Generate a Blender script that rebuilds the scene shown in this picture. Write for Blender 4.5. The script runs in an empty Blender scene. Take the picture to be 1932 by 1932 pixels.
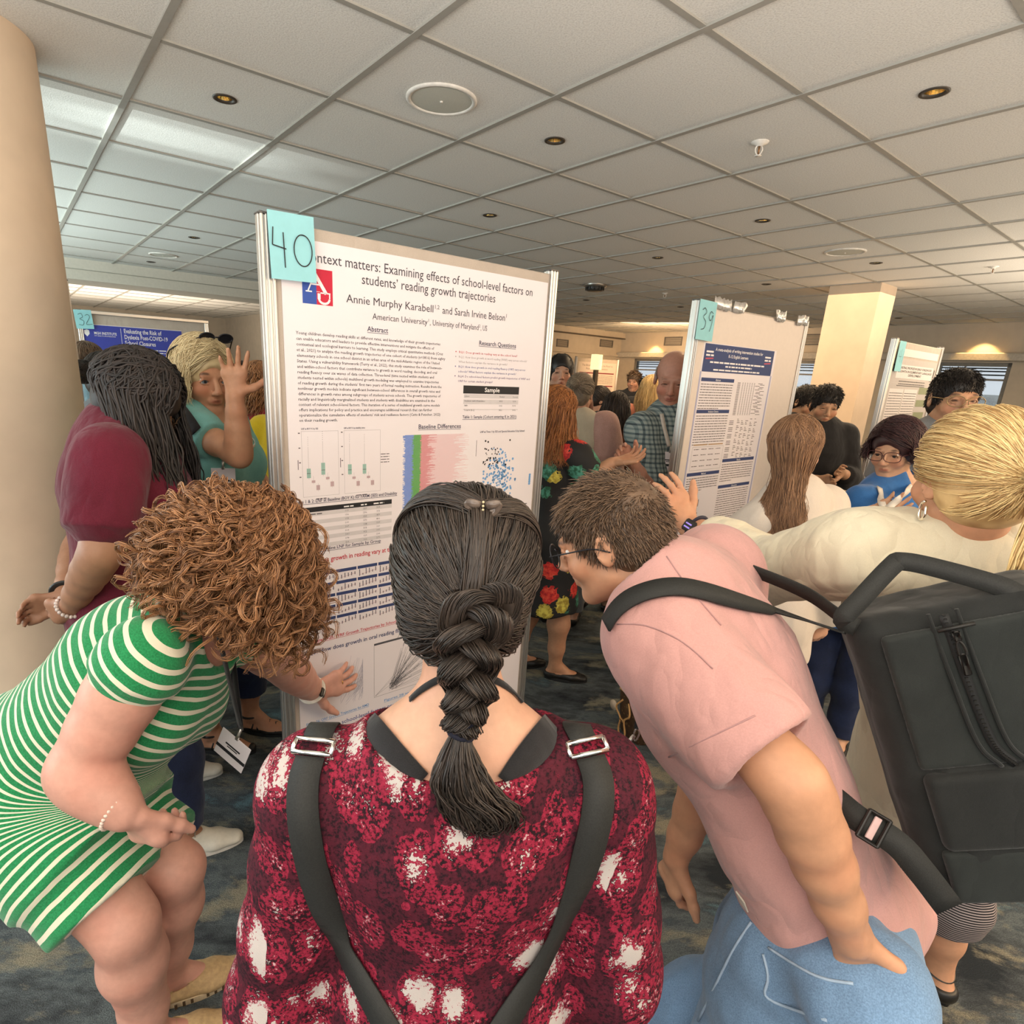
import bpy, math, random
import numpy as np
from mathutils import Vector, Matrix
random.seed(7)
RNG = np.random.default_rng(7)
SC = bpy.context.scene
COL = SC.collection

# ------------------------------------------------------------------ camera
H = 1.70                                   # height of the camera above the floor
FPX, PITCH, ROLL, CX, CY = 1109.0, math.radians(-16.5), math.radians(2.72), 889.0, 1033.0
_f = np.array([0, math.cos(PITCH), math.sin(PITCH)]); _r = np.array([1.0, 0, 0]); _u = np.cross(_r, _f)
CR = np.array([_r*math.cos(ROLL)+_u*math.sin(ROLL), -_r*math.sin(ROLL)+_u*math.cos(ROLL), _f])
CAMP = np.array([0, 0, H])
cam_data = bpy.data.cameras.new('camera'); cam = bpy.data.objects.new('camera', cam_data); COL.objects.link(cam)
cam_data.sensor_width = 36.0; cam_data.sensor_fit = 'HORIZONTAL'
cam_data.lens = FPX/1932.0*36.0
cam_data.shift_x = (966-CX)/1932.0; cam_data.shift_y = (CY-966)/1932.0
cam_data.clip_start = 0.05
M = Matrix(((CR[0][0], CR[1][0], -CR[2][0], 0), (CR[0][1], CR[1][1], -CR[2][1], 0), (CR[0][2], CR[1][2], -CR[2][2], H), (0, 0, 0, 1)))
cam.matrix_world = M
SC.camera = cam

def ray(x, y):
    return np.array([(x-CX)/FPX, -(y-CY)/FPX, 1.0]) @ CR
def at(x, y, Y):
    """the place seen at a pixel of the photograph, Y metres in front of the camera"""
    d = ray(x, y); return CAMP + d*(Y/d[1])
def atz(x, y, z):
    d = ray(x, y); return CAMP + d*((z-H)/d[2])
# the room's own grid: A runs along the poster row, B away from it
GA = np.array([.7859, .6184, 0.0]); GB = np.array([-.6184, .7859, 0.0]); GYAW = math.atan2(.6184, .7859)
def G(gx, gy, z=0.0):
    return GA*gx + GB*gy + np.array([0, 0, z])

# ------------------------------------------------------------------ world, light, exposure
SC.view_settings.view_transform = 'Standard'; SC.view_settings.look = 'None'
SC.view_settings.gamma = 1.0; SC.view_settings.use_curve_mapping = False
SC.view_settings.exposure = 0.14
SC.cycles.max_bounces = 6; SC.cycles.diffuse_bounces = 3; SC.cycles.glossy_bounces = 3; SC.cycles.transmission_bounces = 6
SC.cycles.caustics_reflective = False; SC.cycles.caustics_refractive = False
W = bpy.data.worlds.new('world'); SC.world = W; W.use_nodes = True
nt = W.node_tree; nt.nodes.clear()
o_ = nt.nodes.new('ShaderNodeOutputWorld'); b_ = nt.nodes.new('ShaderNodeBackground')
tc_ = nt.nodes.new('ShaderNodeTexCoord'); sp_ = nt.nodes.new('ShaderNodeSeparateXYZ'); rp_ = nt.nodes.new('ShaderNodeValToRGB')
nt.links.new(tc_.outputs['Generated'], sp_.inputs[0]); nt.links.new(sp_.outputs[2], rp_.inputs[0])
rp_.color_ramp.elements[0].position = 0.0; rp_.color_ramp.elements[0].color = (.62, .66, .70, 1)
rp_.color_ramp.elements[1].position = 0.5; rp_.color_ramp.elements[1].color = (.85, .93, 1.0, 1)
nt.links.new(rp_.outputs[0], b_.inputs[0]); nt.links.new(b_.outputs[0], o_.inputs[0]); b_.inputs[1].default_value = .95

CEIL = H + 1.0                             # ceiling height
def lamp(name, kind, loc, energy, color, target=None, **kw):
    d = bpy.data.lights.new(name, kind); d.energy = energy; d.color = color
    for k, v in kw.items(): setattr(d, k, v)
    o = bpy.data.objects.new(name, d); COL.objects.link(o); o.location = Vector(loc)
    if target is not None:
        o.rotation_euler = (Vector(target)-Vector(loc)).to_track_quat('-Z', 'Y').to_euler()
    o['kind'] = 'helper'
    return o
# daylight from the window wall behind the photographer and to the left, then added unseen uplights for the ceiling
lamp('daylight_back', 'AREA', (-1.2, -2.8, 2.3), 26, (1.0, .96, .92), (0.0, 1.2, 1.1), size=2.6, size_y=1.2, shape='RECTANGLE')
lamp('daylight_left', 'AREA', (-5.2, 0.2, 1.7), 80, (.86, .95, 1.0), (0, 1.6, 1.3), size=3.0, size_y=1.8, shape='RECTANGLE')
lamp('ceiling_fill', 'AREA', (0.3, -1.5, 1.45), 430, (1.0, .93, .84), (0.3, -1.45, 3.2), size=7.0, size_y=2.6, shape='RECTANGLE')  # added area lamp out of view, aimed up to brighten the ceiling
lamp('hall_ceiling_fill', 'AREA', (6.0, 3.0, 1.55), 230, (1.0, .86, .68), (6.0, 3.05, 3.2), size=3.0, size_y=4.0, shape='RECTANGLE')  # added warm uplight off to the right, no such fixture in the hall
lamp('ceiling_fill', 'AREA', (-5.6, 3.4, 1.60), 230, (.80, .97, .95), (-5.0, 3.5, 3.0), size=3.2, size_y=3.0, shape='RECTANGLE')  # second added uplight, cool, for the left part of the ceiling
# warm halogen light of the right half of the hall
lamp('hall_warm', 'AREA', (3.6, 1.0, 2.62), 125, (1.0, .68, .38), (2.2, 2.0, 1.0), size=2.4, size_y=2.4, shape='RECTANGLE')
lamp('hall_warm', 'AREA', (3.0, 6.2, 2.62), 110, (1.0, .72, .44), (3.0, 6.2, 0.0), size=3.5, size_y=3.5, shape='RECTANGLE')
lamp('hall_warm', 'AREA', tuple(G(9.3, 6.4, 2.3)), 60, (1.0, .66, .36), tuple(G(11, 7.2, 1.9)), size=2.0, size_y=1.0, shape='RECTANGLE')
lamp('far_room', 'AREA', tuple(G(0.5, 11.5, 1.4)), 150, (1.0, .84, .66), tuple(G(0.5, 11.6, 3)), size=5, size_y=3, shape='RECTANGLE')
# low sun thrown up by the water outside: streaks on the ceiling beyond the column
for gy_, e_, a_ in ((3.26, 1700, 4.2), (3.43, 2300, 3.4), (3.62, 1500, 4.6)):
    lamp('sun_glint', 'SPOT', tuple(G(-5.2, gy_, 1.25)), e_, (.88, 1.0, .98), tuple(G(.75, gy_, CEIL)), spot_size=math.radians(a_), spot_blend=.9, shadow_soft_size=.01)
# ------------------------------------------------------------------ materials
def new_mat(name):
    m = bpy.data.materials.new(name); m.use_nodes = True
    return m, m.node_tree, m.node_tree.nodes['Principled BSDF']
def N(t, kind, **kw):
    n = t.nodes.new(kind)
    for k, v in kw.items(): setattr(n, k, v)
    return n
def L(t, a, b): t.links.new(a, b)
def bump(t, bs, src, strength=.3, dist=.002):
    b = N(t, 'ShaderNodeBump'); b.inputs['Strength'].default_value = strength; b.inputs['Distance'].default_value = dist
    L(t, src, b.inputs['Height']); L(t, b.outputs[0], bs.inputs['Normal'])
def mixc(t, fac, a, b):
    m = N(t, 'ShaderNodeMix', data_type='RGBA')
    if hasattr(fac, 'links'): L(t, fac, m.inputs['Factor'])
    else: m.inputs['Factor'].default_value = fac
    for v, k in ((a, 'A'), (b, 'B')):
        i = [s for s in m.inputs if s.name == k and s.type == 'RGBA'][0]
        if hasattr(v, 'links'): L(t, v, i)
        else: i.default_value = (*v, 1) if len(v) == 3 else v
    return [s for s in m.outputs if s.type == 'RGBA'][0]
def math_(t, op, a, b=None, c=None):
    m = N(t, 'ShaderNodeMath', operation=op)
    for i, v in enumerate((a, b, c)):
        if v is None: continue
        if hasattr(v, 'links'): L(t, v, m.inputs[i])
        else: m.inputs[i].default_value = v
    return m.outputs[0]
def attr(t, name):
    return N(t, 'ShaderNodeAttribute', attribute_name=name)
def objco(t, scale=(1, 1, 1), rot=(0, 0, 0)):
    c = N(t, 'ShaderNodeTexCoord'); m = N(t, 'ShaderNodeMapping')
    m.inputs['Scale'].default_value = scale; m.inputs['Rotation'].default_value = rot
    L(t, c.outputs['Object'], m.inputs[0]); return m.outputs[0]
def noise(t, vec, scale, detail=3, rough=.55):
    n = N(t, 'ShaderNodeTexNoise'); n.inputs['Scale'].default_value = scale; n.inputs['Detail'].default_value = detail
    n.inputs['Roughness'].default_value = rough
    if vec is not None: L(t, vec, n.inputs['Vector'])
    return n.outputs[0]
def ramp(t, src, stops, interp='LINEAR'):
    r = N(t, 'ShaderNodeValToRGB'); r.color_ramp.interpolation = interp
    e = r.color_ramp.elements
    while len(e) < len(stops): e.new(1.0)
    for i, (p, c) in enumerate(stops):
        e[i].position = p; e[i].color = (*c, 1) if len(c) == 3 else c
    L(t, src, r.inputs[0]); return r.outputs[0]
def setc(bs, c): bs.inputs['Base Color'].default_value = (*c, 1)
_mc = {}
def plain(name, c, rough=.6, metal=0, var=.12, nscale=40, bst=.0, spec=.4, emit=None, es=0):
    if name in _mc: return _mc[name]
    m, t, bs = new_mat(name)
    v = objco(t); n = noise(t, v, nscale)
    d = tuple(x*(1-var) for x in c); l = tuple(min(1, x*(1+var)) for x in c)
    L(t, ramp(t, n, [(.3, d), (.7, l)]), bs.inputs['Base Color'])
    bs.inputs['Roughness'].default_value = rough; bs.inputs['Metallic'].default_value = metal
    bs.inputs['Specular IOR Level'].default_value = spec
    if bst: bump(t, bs, n, bst)
    if emit: bs.inputs['Emission Color'].default_value = (*emit, 1); bs.inputs['Emission Strength'].default_value = es
    _mc[name] = m; return m
def cloth(name, c, var=.15, weave=900, bst=.25, rough=.85, big=14, wr=7, wst=.45):
    if name in _mc: return _mc[name]
    m, t, bs = new_mat(name)
    v = objco(t); n1 = noise(t, v, weave, 2); n2 = noise(t, v, big, 4)
    mx = math_(t, 'ADD', math_(t, 'MULTIPLY', n1, .55), math_(t, 'MULTIPLY', n2, .45))
    d = tuple(x*(1-var) for x in c); l = tuple(min(1, x*(1+var)) for x in c)
    L(t, ramp(t, mx, [(.35, d), (.65, l)]), bs.inputs['Base Color'])
    bs.inputs['Roughness'].default_value = rough; bs.inputs['Specular IOR Level'].default_value = .2
    bs.inputs['Sheen Weight'].default_value = .15
    bump(t, bs, mx, bst, .0015)
    fine_b = bs.inputs['Normal'].links[0].from_node                     # creases under the weave
    st = objco(t, (1, 1, .55), (.3, .5, .2)); r1 = math_(t, 'ABSOLUTE', math_(t, 'SUBTRACT', noise(t, st, wr, 2, .5), .5)); r2 = math_(t, 'ABSOLUTE', math_(t, 'SUBTRACT', noise(t, st, wr*2.2, 2, .5), .5))
    hb = N(t, 'ShaderNodeBump'); hb.inputs['Strength'].default_value = wst; hb.inputs['Distance'].default_value = .03; L(t, math_(t, 'ADD', r1, math_(t, 'MULTIPLY', r2, .4)), hb.inputs['Height']); L(t, hb.outputs[0], fine_b.inputs['Normal'])
    _mc[name] = m; return m
def skin(name, c, lip=None, blush=None):
    if name in _mc: return _mc[name]
    m, t, bs = new_mat(name)
    lip = lip or (c[0]*.82, c[1]*.55, c[2]*.55); blush = blush or (min(1, c[0]*1.06), c[1]*.72, c[2]*.66)
    v = objco(t); n = noise(t, v, 60, 4); n2 = noise(t, v, 9, 2)
    base = ramp(t, n, [(.3, tuple(x*.93 for x in c)), (.7, tuple(min(1, x*1.05) for x in c))])
    base = mixc(t, math_(t, 'MULTIPLY', ramp(t, n2, [(.5, (0, 0, 0)), (.75, (1, 1, 1))]), .35), base, blush)
    base = mixc(t, attr(t, 'blush').outputs['Fac'], base, blush)
    base = mixc(t, attr(t, 'lip').outputs['Fac'], base, lip)
    base = mixc(t, attr(t, 'brow').outputs['Fac'], base, (.05, .03, .02))
    L(t, base, bs.inputs['Base Color'])
    bs.inputs['Roughness'].default_value = .48; bs.inputs['Specular IOR Level'].default_value = .35
    bs.inputs['Subsurface Weight'].default_value = .0; bs.inputs['Subsurface Radius'].default_value = (.012, .005, .003)
    bs.inputs['Subsurface Scale'].default_value = 1.0
    bump(t, bs, noise(t, v, 500, 2), .12, .0008)
    _mc[name] = m; return m
def hairmat(name, dark, light, rough=.42):
    if name in _mc: return _mc[name]
    m, t, bs = new_mat(name)
    a = attr(t, 'rnd').outputs['Fac']
    n = noise(t, objco(t), 30, 3)
    f = math_(t, 'ADD', math_(t, 'MULTIPLY', a, .7), math_(t, 'MULTIPLY', n, .4))
    L(t, ramp(t, f, [(.15, dark), (.85, light)]), bs.inputs['Base Color'])
    bs.inputs['Roughness'].default_value = rough; bs.inputs['Specular IOR Level'].default_value = .45
    _mc[name] = m; return m

# ------------------------------------------------------------------ objects
def tag(o, label=None, cat=None, group=None, kind=None):
    if label: o['label'] = label
    if cat: o['category'] = cat
    if group: o['group'] = group
    if kind: o['kind'] = kind
    return o
def empty(name, loc, label=None, cat=None, group=None):
    o = bpy.data.objects.new(name, None); COL.objects.link(o); o.location = Vector([float(x) for x in loc]); o.empty_display_size = .1
    return tag(o, label, cat, group)
def link(name, me, mat, parent=None, label=None):
    o = bpy.data.objects.new(name, me); COL.objects.link(o)
    for m in (mat if isinstance(mat, (list, tuple)) else [mat]): me.materials.append(m)
    if parent is not None:
        o.parent = parent
        p = Vector((0, 0, 0)); q = parent
        while q is not None: p += q.location; q = q.parent
        o.matrix_parent_inverse = Matrix.Identity(4)
        o.location = -p                      # meshes are written in room coordinates
    if label: o['label'] = label
    return o
def mesh(V, F, smooth=True, attrs=None, mats=None):
    """V (n,3); F (m,3|4) array or list of polygons"""
    me = bpy.data.meshes.new('m'); V = np.asarray(V, np.float32)
    me.vertices.add(len(V)); me.vertices.foreach_set('co', V.ravel())
    if isinstance(F, np.ndarray):
        k = F.shape[1]; me.loops.add(F.size); me.loops.foreach_set('vertex_index', F.astype(np.int32).ravel())
        me.polygons.add(len(F)); me.polygons.foreach_set('loop_start', np.arange(len(F), dtype=np.int32)*k)
        me.polygons.foreach_set('loop_total', np.full(len(F), k, np.int32))
    else:
        tot = np.array([len(f) for f in F], np.int32)
        me.loops.add(int(tot.sum())); me.loops.foreach_set('vertex_index', np.concatenate([np.asarray(f, np.int32) for f in F]))
        me.polygons.add(len(F)); me.polygons.foreach_set('loop_start', np.concatenate([[0], np.cumsum(tot)[:-1]]).astype(np.int32))
        me.polygons.foreach_set('loop_total', tot)
    me.polygons.foreach_set('use_smooth', np.full(len(F), smooth))
    if mats is not None: me.polygons.foreach_set('material_index', np.asarray(mats, np.int32))
    for k, a in (attrs or {}).items():
        a = np.asarray(a, np.float32)
        if a.ndim == 1: at_ = me.attributes.new(k, 'FLOAT', 'POINT'); at_.data.foreach_set('value', a)
        else: at_ = me.attributes.new(k, 'FLOAT_VECTOR', 'POINT'); at_.data.foreach_set('vector', a.ravel())
    me.update(calc_edges=True); me.validate()
    return me
class MB:
    """collects pieces of ONE mesh"""
    def __init__(s): s.V = []; s.F = []; s.mi = []; s.n = 0
    def add(s, V, F, mi=0):
        V = np.asarray(V, float); s.V.append(V); s.F += [[int(i)+s.n for i in f] for f in F]; s.mi += [mi]*len(F); s.n += len(V); return s
    def box(s, c, size, R=None, bev=0.0, mi=0):
        """box centred at c; R rows are its axes"""
        hx, hy, hz = [x/2 for x in size]; R = np.eye(3) if R is None else np.asarray(R, float)
        b = min(bev, hx*.9, hy*.9, hz*.9)
        if b <= 0:
            P = np.array([[sx*hx, sy*hy, sz*hz] for sx in (-1, 1) for sy in (-1, 1) for sz in (-1, 1)])
            F = [(0, 1, 3, 2), (4, 6, 7, 5), (0, 4, 5, 1), (2, 3, 7, 6), (0, 2, 6, 4), (1, 5, 7, 3)]
        else:
            P = []; F = []; idx = {}
            for sx in (-1, 1):
                for sy in (-1, 1):
                    for sz in (-1, 1):
                        for a in range(3):
                            p = [sx*(hx-b), sy*(hy-b), sz*(hz-b)]; p[a] = (sx*hx, sy*hy, sz*hz)[a]
                            idx[(sx, sy, sz, a)] = len(P); P.append(p)
            P = np.array(P); S = (-1, 1)
            for s_ in S:
                F.append([idx[(s_, y, z, 0)] for y, z in ((-1, -1), (1, -1), (1, 1), (-1, 1))][::s_])
                F.append([idx[(x, s_, z, 1)] for x, z in ((-1, -1), (-1, 1), (1, 1), (1, -1))][::s_])
                F.append([idx[(x, y, s_, 2)] for x, y in ((-1, -1), (1, -1), (1, 1), (-1, 1))][::s_])
            for a in S:
                for c_ in S:
                    F.append([idx[(a, c_, -1, 0)], idx[(a, c_, 1, 0)], idx[(a, c_, 1, 1)], idx[(a, c_, -1, 1)]][::a*c_])
                    F.append([idx[(a, -1, c_, 0)], idx[(a, -1, c_, 2)], idx[(a, 1, c_, 2)], idx[(a, 1, c_, 0)]][::a*c_])
                    F.append([idx[(-1, a, c_, 1)], idx[(1, a, c_, 1)], idx[(1, a, c_, 2)], idx[(-1, a, c_, 2)]][::a*c_])
                    for d_ in S:
                        F.append([idx[(a, c_, d_, 0)], idx[(a, c_, d_, 1)], idx[(a, c_, d_, 2)]][::a*c_*d_])
        return s.add(P @ R + np.asarray(c, float), F, mi)
    def tube(s, P, r, n=10, mi=0, flat=None, cap=True, ref=None):
        V, F = tube_arrays(P, r, n, flat, ref)
        F = [list(f) for f in F]
        if cap:
            m = len(P); F.append(list(range(n))[::-1]); F.append(list(range((m-1)*n, m*n)))
        return s.add(V, F, mi)
    def disc(s, c, nrm, r, n=32, mi=0, r2=None, axis=None):
        nrm = np.asarray(nrm, float); a, b = frame(nrm)
        if axis is not None: a = np.asarray(axis, float); b = np.cross(nrm, a)
        an = np.linspace(0, 2*np.pi, n, endpoint=False)
        return s.add(np.asarray(c, float) + np.outer(np.cos(an)*r, a) + np.outer(np.sin(an)*(r2 or r), b), [list(range(n))], mi)
    def lathe(s, c, axis, prof, n=32, mi=0):
        axis = np.asarray(axis, float)/np.linalg.norm(axis); a, b = frame(axis); an = np.linspace(0, 2*np.pi, n, endpoint=False)
        ring = np.outer(np.cos(an), a)+np.outer(np.sin(an), b)
        V = np.concatenate([np.asarray(c)+ring*r+axis*h for r, h in prof]); F = []
        for i in range(len(prof)-1):
            for j in range(n): k = (j+1) % n; F.append((i*n+j, i*n+k, (i+1)*n+k, (i+1)*n+j))
        return s.add(V, F, mi)
    def quad(s, a, b, c, d, mi=0): return s.add([a, b, c, d], [(0, 1, 2, 3)], mi)
    def build(s, name, mat, parent=None, smooth=False, label=None):
        return link(name, mesh(np.concatenate(s.V), s.F, smooth, mats=s.mi), mat, parent, label)
def frame(n):
    n = np.asarray(n, float)/np.linalg.norm(n); h = np.array([0, 0, 1.0]) if abs(n[2]) < .9 else np.array([1.0, 0, 0])
    a = np.cross(h, n); a /= np.linalg.norm(a); return a, np.cross(n, a)
def nz(v): v = np.asarray(v, float); return v/max(np.linalg.norm(v), 1e-9)
def tube_arrays(P, r, n=10, flat=None, ref=None):
    """ring swept along P; flat = (height factor) flattens across ref"""
    P = np.asarray(P, float); m = len(P); T = np.gradient(P, axis=0); T /= np.maximum(np.linalg.norm(T, axis=1), 1e-9)[:, None]
    r = np.broadcast_to(np.asarray(r, float), (m,))
    if ref is None:
        a, _ = frame(T[0]); A_ = np.zeros((m, 3))
        for i in range(m):
            a = a - T[i]*(a @ T[i]); a = nz(a); A_[i] = a
    else:
        ref = np.asarray(ref, float); ref = np.broadcast_to(ref, (m, 3)); A_ = np.cross(T, ref); A_ /= np.maximum(np.linalg.norm(A_, axis=1), 1e-9)[:, None]
    B_ = np.cross(T, A_)
    an = np.linspace(0, 2*np.pi, n, endpoint=False); q = 1.0 if flat is None else flat
    V = P[:, None, :] + r[:, None, None]*(np.cos(an)[None, :, None]*A_[:, None, :] + q*np.sin(an)[None, :, None]*B_[:, None, :])
    i = np.arange(m-1)[:, None]*n; j = np.arange(n)[None, :]; k = (j+1) % n
    F = np.stack([i+j, i+k, i+n+k, i+n+j], -1).reshape(-1, 4)
    return V.reshape(-1, 3), F
def spline(P, m=24):
    """smooth curve through the points"""
    P = np.asarray(P, float); Q = np.vstack([2*P[0]-P[1], P, 2*P[-1]-P[-2]]); k = len(P)-1
    t = np.linspace(0, k, m); i = np.minimum(t.astype(int), k-1); u = (t-i)[:, None]
    a, b, c, d = Q[i], Q[i+1], Q[i+2], Q[i+3]
    return .5*((2*b)+(c-a)*u+(2*a-5*b+4*c-d)*u**2+(3*b-a-3*c+d)*u**3)
def ribbon(P, nrm, w, th=.002):
    """flat band along P: nrm = outward normals"""
    P = np.asarray(P, float); m = len(P); T = np.gradient(P, axis=0); T /= np.linalg.norm(T, axis=1)[:, None]
    nrm = np.broadcast_to(np.asarray(nrm, float), (m, 3)); S = np.cross(T, nrm); S /= np.linalg.norm(S, axis=1)[:, None]; Nn = np.cross(S, T)
    w = np.broadcast_to(np.asarray(w, float), (m,))[:, None]/2
    V = np.stack([P-S*w, P+S*w, P+S*w+Nn*th, P-S*w+Nn*th], 1).reshape(-1, 3); F = []
    for i in range(m-1):
        for j in range(4): k = (j+1) % 4; F.append((i*4+j, i*4+k, i*4+4+k, i*4+4+j))
    F += [(3, 2, 1, 0), (m*4-4, m*4-3, m*4-2, m*4-1)]
    return V, F

# ------------------------------------------------------------------ value noise
_LAT = np.random.default_rng(3).random((32, 32, 32)).astype(np.float32)
def vnoise(P, s):
    P = np.asarray(P, float)*s; i = np.floor(P).astype(int); u = P-i; u = u*u*(3-2*u); i &= 31; j = (i+1) & 31
    x, y, z = u.T; g = lambda a, b, c: _LAT[a, b, c]
    x0, y0, z0 = i.T; x1, y1, z1 = j.T
    c = lambda yy, zz: g(x0, yy, zz)*(1-x)+g(x1, yy, zz)*x
    return ((c(y0, z0)*(1-y)+c(y1, z0)*y)*(1-z)+(c(y0, z1)*(1-y)+c(y1, z1)*y)*z)*2-1

# ------------------------------------------------------------------ blended solids -> one continuous surface
def R3(fwd, up=(0, 0, 1)):
    """rows: right, forward, up"""
    f = nz(fwd); r = nz(np.cross(f, up)); return np.array([r, f, np.cross(r, f)])
class Sdf:
    def __init__(s, h): s.h = h; s.ops = []
    def cone(s, a, b, ra, rb, k=.02, flat=None, cut=False, op='u', cuta=False):
        s.ops.append(('c', np.asarray(a, float), np.asarray(b, float), ra, rb, k, flat, cut, op, cuta)); return s
    def chain(s, P, R, k=.02, flat=None):
        for i in range(len(P)-1): s.cone(P[i], P[i+1], R[i], R[i+1], k, flat)
        return s
    def ell(s, c, r, R=None, k=.02, op='u'):
        s.ops.append(('e', np.asarray(c, float), np.asarray(r, float), np.eye(3) if R is None else np.asarray(R, float), k, op)); return s
    def box(s, c, r, R=None, k=.01, rd=.01, op='u'):
        s.ops.append(('b', np.asarray(c, float), np.asarray(r, float), np.eye(3) if R is None else np.asarray(R, float), k, rd, op)); return s
    def bounds(s, o):
        if o[0] == 'c':
            q = 1.0 if o[6] is None else 1.0
            return np.minimum(o[1]-o[3], o[2]-o[4]), np.maximum(o[1]+o[3], o[2]+o[4])
        e = np.abs(o[3]).T @ o[2] + (o[5] if o[0] == 'b' else 0); return o[1]-e, o[1]+e
    def run(s, fn=None):
        h = s.h; bs = [s.bounds(o) for o in s.ops if o[8 if o[0] == 'c' else -1] == 'u']
        lo = np.min([b[0] for b in bs], 0)-4*h; hi = np.max([b[1] for b in bs], 0)+4*h
        n = np.ceil((hi-lo)/h).astype(int)+1; f = np.full(n, 1.0, np.float32)
        ax = [lo[i]+h*np.arange(n[i]) for i in range(3)]
        for o in s.ops:
            if o[0] == 'c': k, op = o[5], o[8]
            elif o[0] == 'e': k, op = o[4], o[5]
            else: k, op = o[4], o[6]
            b0, b1 = s.bounds(o); pad = k+3*h
            i0 = np.clip(np.floor((b0-pad-lo)/h).astype(int), 0, n); i1 = np.clip(np.ceil((b1+pad-lo)/h).astype(int)+1, 0, n)
            if np.any(i1 <= i0): continue
            sl = tuple(slice(i0[j], i1[j]) for j in range(3))
            X, Y, Z = ax[0][sl[0]][:, None, None], ax[1][sl[1]][None, :, None], ax[2][sl[2]][None, None, :]
            if o[0] == 'c':
                _, a, b, ra, rb, _, flat, cut, _, cuta = o; ba = b-a; L2 = max(ba @ ba, 1e-12)
                x, y, z = X-a[0], Y-a[1], Z-a[2]
                if flat is not None:
                    nn, q = flat; nn = nz(nn); e = (1/q-1)
                    dn = x*nn[0]+y*nn[1]+z*nn[2]; x = x+dn*nn[0]*e; y = y+dn*nn[1]*e; z = z+dn*nn[2]*e
                    bb = ba+nn*(ba @ nn)*e; L2b = max(bb @ bb, 1e-12)
                else: bb = ba; L2b = L2
                tr = (x*bb[0]+y*bb[1]+z*bb[2])/L2b; t = np.clip(tr, 0, 1)
                d = np.sqrt((x-t*bb[0])**2+(y-t*bb[1])**2+(z-t*bb[2])**2)-(ra+t*(rb-ra))
                if cut: d = np.maximum(d, (tr-1)*math.sqrt(L2b))
                if cuta: d = np.maximum(d, -tr*math.sqrt(L2b))
            else:
                _, c, r, R = o[:4]; x, y, z = X-c[0], Y-c[1], Z-c[2]
                p = [x*R[i][0]+y*R[i][1]+z*R[i][2] for i in range(3)]
                if o[0] == 'e':
                    k0 = np.sqrt((p[0]/r[0])**2+(p[1]/r[1])**2+(p[2]/r[2])**2)
                    k1 = np.sqrt((p[0]/r[0]**2)**2+(p[1]/r[1]**2)**2+(p[2]/r[2]**2)**2)
                    d = k0*(k0-1)/np.maximum(k1, 1e-9)
                else:
                    q = [np.abs(p[i])-r[i]+o[5] for i in range(3)]
                    d = np.sqrt(sum(np.maximum(v, 0)**2 for v in q))+np.minimum(np.maximum(np.maximum(q[0], q[1]), q[2]), 0)-o[5]
            g = f[sl]
            if op == 'u': w = np.maximum(k-np.abs(g-d), 0)/k; f[sl] = np.minimum(g, d)-w*w*k*.25
            elif op == 'x': w = np.maximum(k-np.abs(g-d), 0)/k; f[sl] = np.maximum(g, d)+w*w*k*.25   # keep only inside, within its box
            else: d = -d; w = np.maximum(k-np.abs(g-d), 0)/k; f[sl] = np.maximum(g, d)+w*w*k*.25
        return nets(f, lo, h)
def nets(f, lo, h):
    s = f < 0; n = np.array(f.shape)
    c = np.zeros(n-1, np.uint8)
    for i in (0, 1):
        for j in (0, 1):
            for k in (0, 1): c += s[i:n[0]-1+i, j:n[1]-1+j, k:n[2]-1+k]
    I, J, K = np.nonzero((c > 0) & (c < 8)); m = len(I)
    idx = np.full(n-1, -1, np.int32); idx[I, J, K] = np.arange(m)
    acc = np.zeros((m, 3)); cnt = np.zeros(m)
    corner = {(a, b, d): f[I+a, J+b, K+d] for a in (0, 1) for b in (0, 1) for d in (0, 1)}
    for ax in range(3):
        for u in (0, 1):
            for v in (0, 1):
                p0 = [u, v]; p0.insert(ax, 0); p1 = [u, v]; p1.insert(ax, 1)
                a, b = corner[tuple(p0)], corner[tuple(p1)]; q = (a < 0) != (b < 0)
                t = np.where(q, a/np.where(q, a-b, 1), 0); pt = np.tile(np.array(p0, float), (m, 1)); pt[:, ax] = t
                acc += pt*q[:, None]; cnt += q
    V = (np.stack([I, J, K], 1)+acc/cnt[:, None])*h+lo
    Fs = []
    for ax in range(3):
        a = np.take(s, range(n[ax]-1), ax); b = np.take(s, range(1, n[ax]), ax)
        P = np.argwhere(a != b); o1, o2 = [(1, 2), (2, 0), (0, 1)][ax]
        P = P[(P[:, o1] > 0) & (P[:, o2] > 0) & (P[:, o1] < n[o1]-1) & (P[:, o2] < n[o2]-1)]
        inside = a[tuple(P.T)]
        def cell(d1, d2):
            Q = P.copy(); Q[:, o1] -= d1; Q[:, o2] -= d2; return idx[tuple(Q.T)]
        q = np.stack([cell(1, 1), cell(0, 1), cell(0, 0), cell(1, 0)], 1)
        q[~inside] = q[~inside][:, ::-1]; Fs.append(q)
    return V, np.concatenate(Fs)
def relax(V, F, it=2, lam=.5):
    e = np.concatenate([F[:, [0, 1]], F[:, [1, 2]], F[:, [2, 3]], F[:, [3, 0]]])
    for _ in range(it):
        c = np.bincount(e[:, 0], minlength=len(V))+np.bincount(e[:, 1], minlength=len(V))
        A_ = np.stack([np.bincount(e[:, 0], V[e[:, 1], i], len(V))+np.bincount(e[:, 1], V[e[:, 0], i], len(V)) for i in range(3)], 1)
        V = V*(1-lam)+lam*A_/np.maximum(c, 1)[:, None]
    return V
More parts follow.
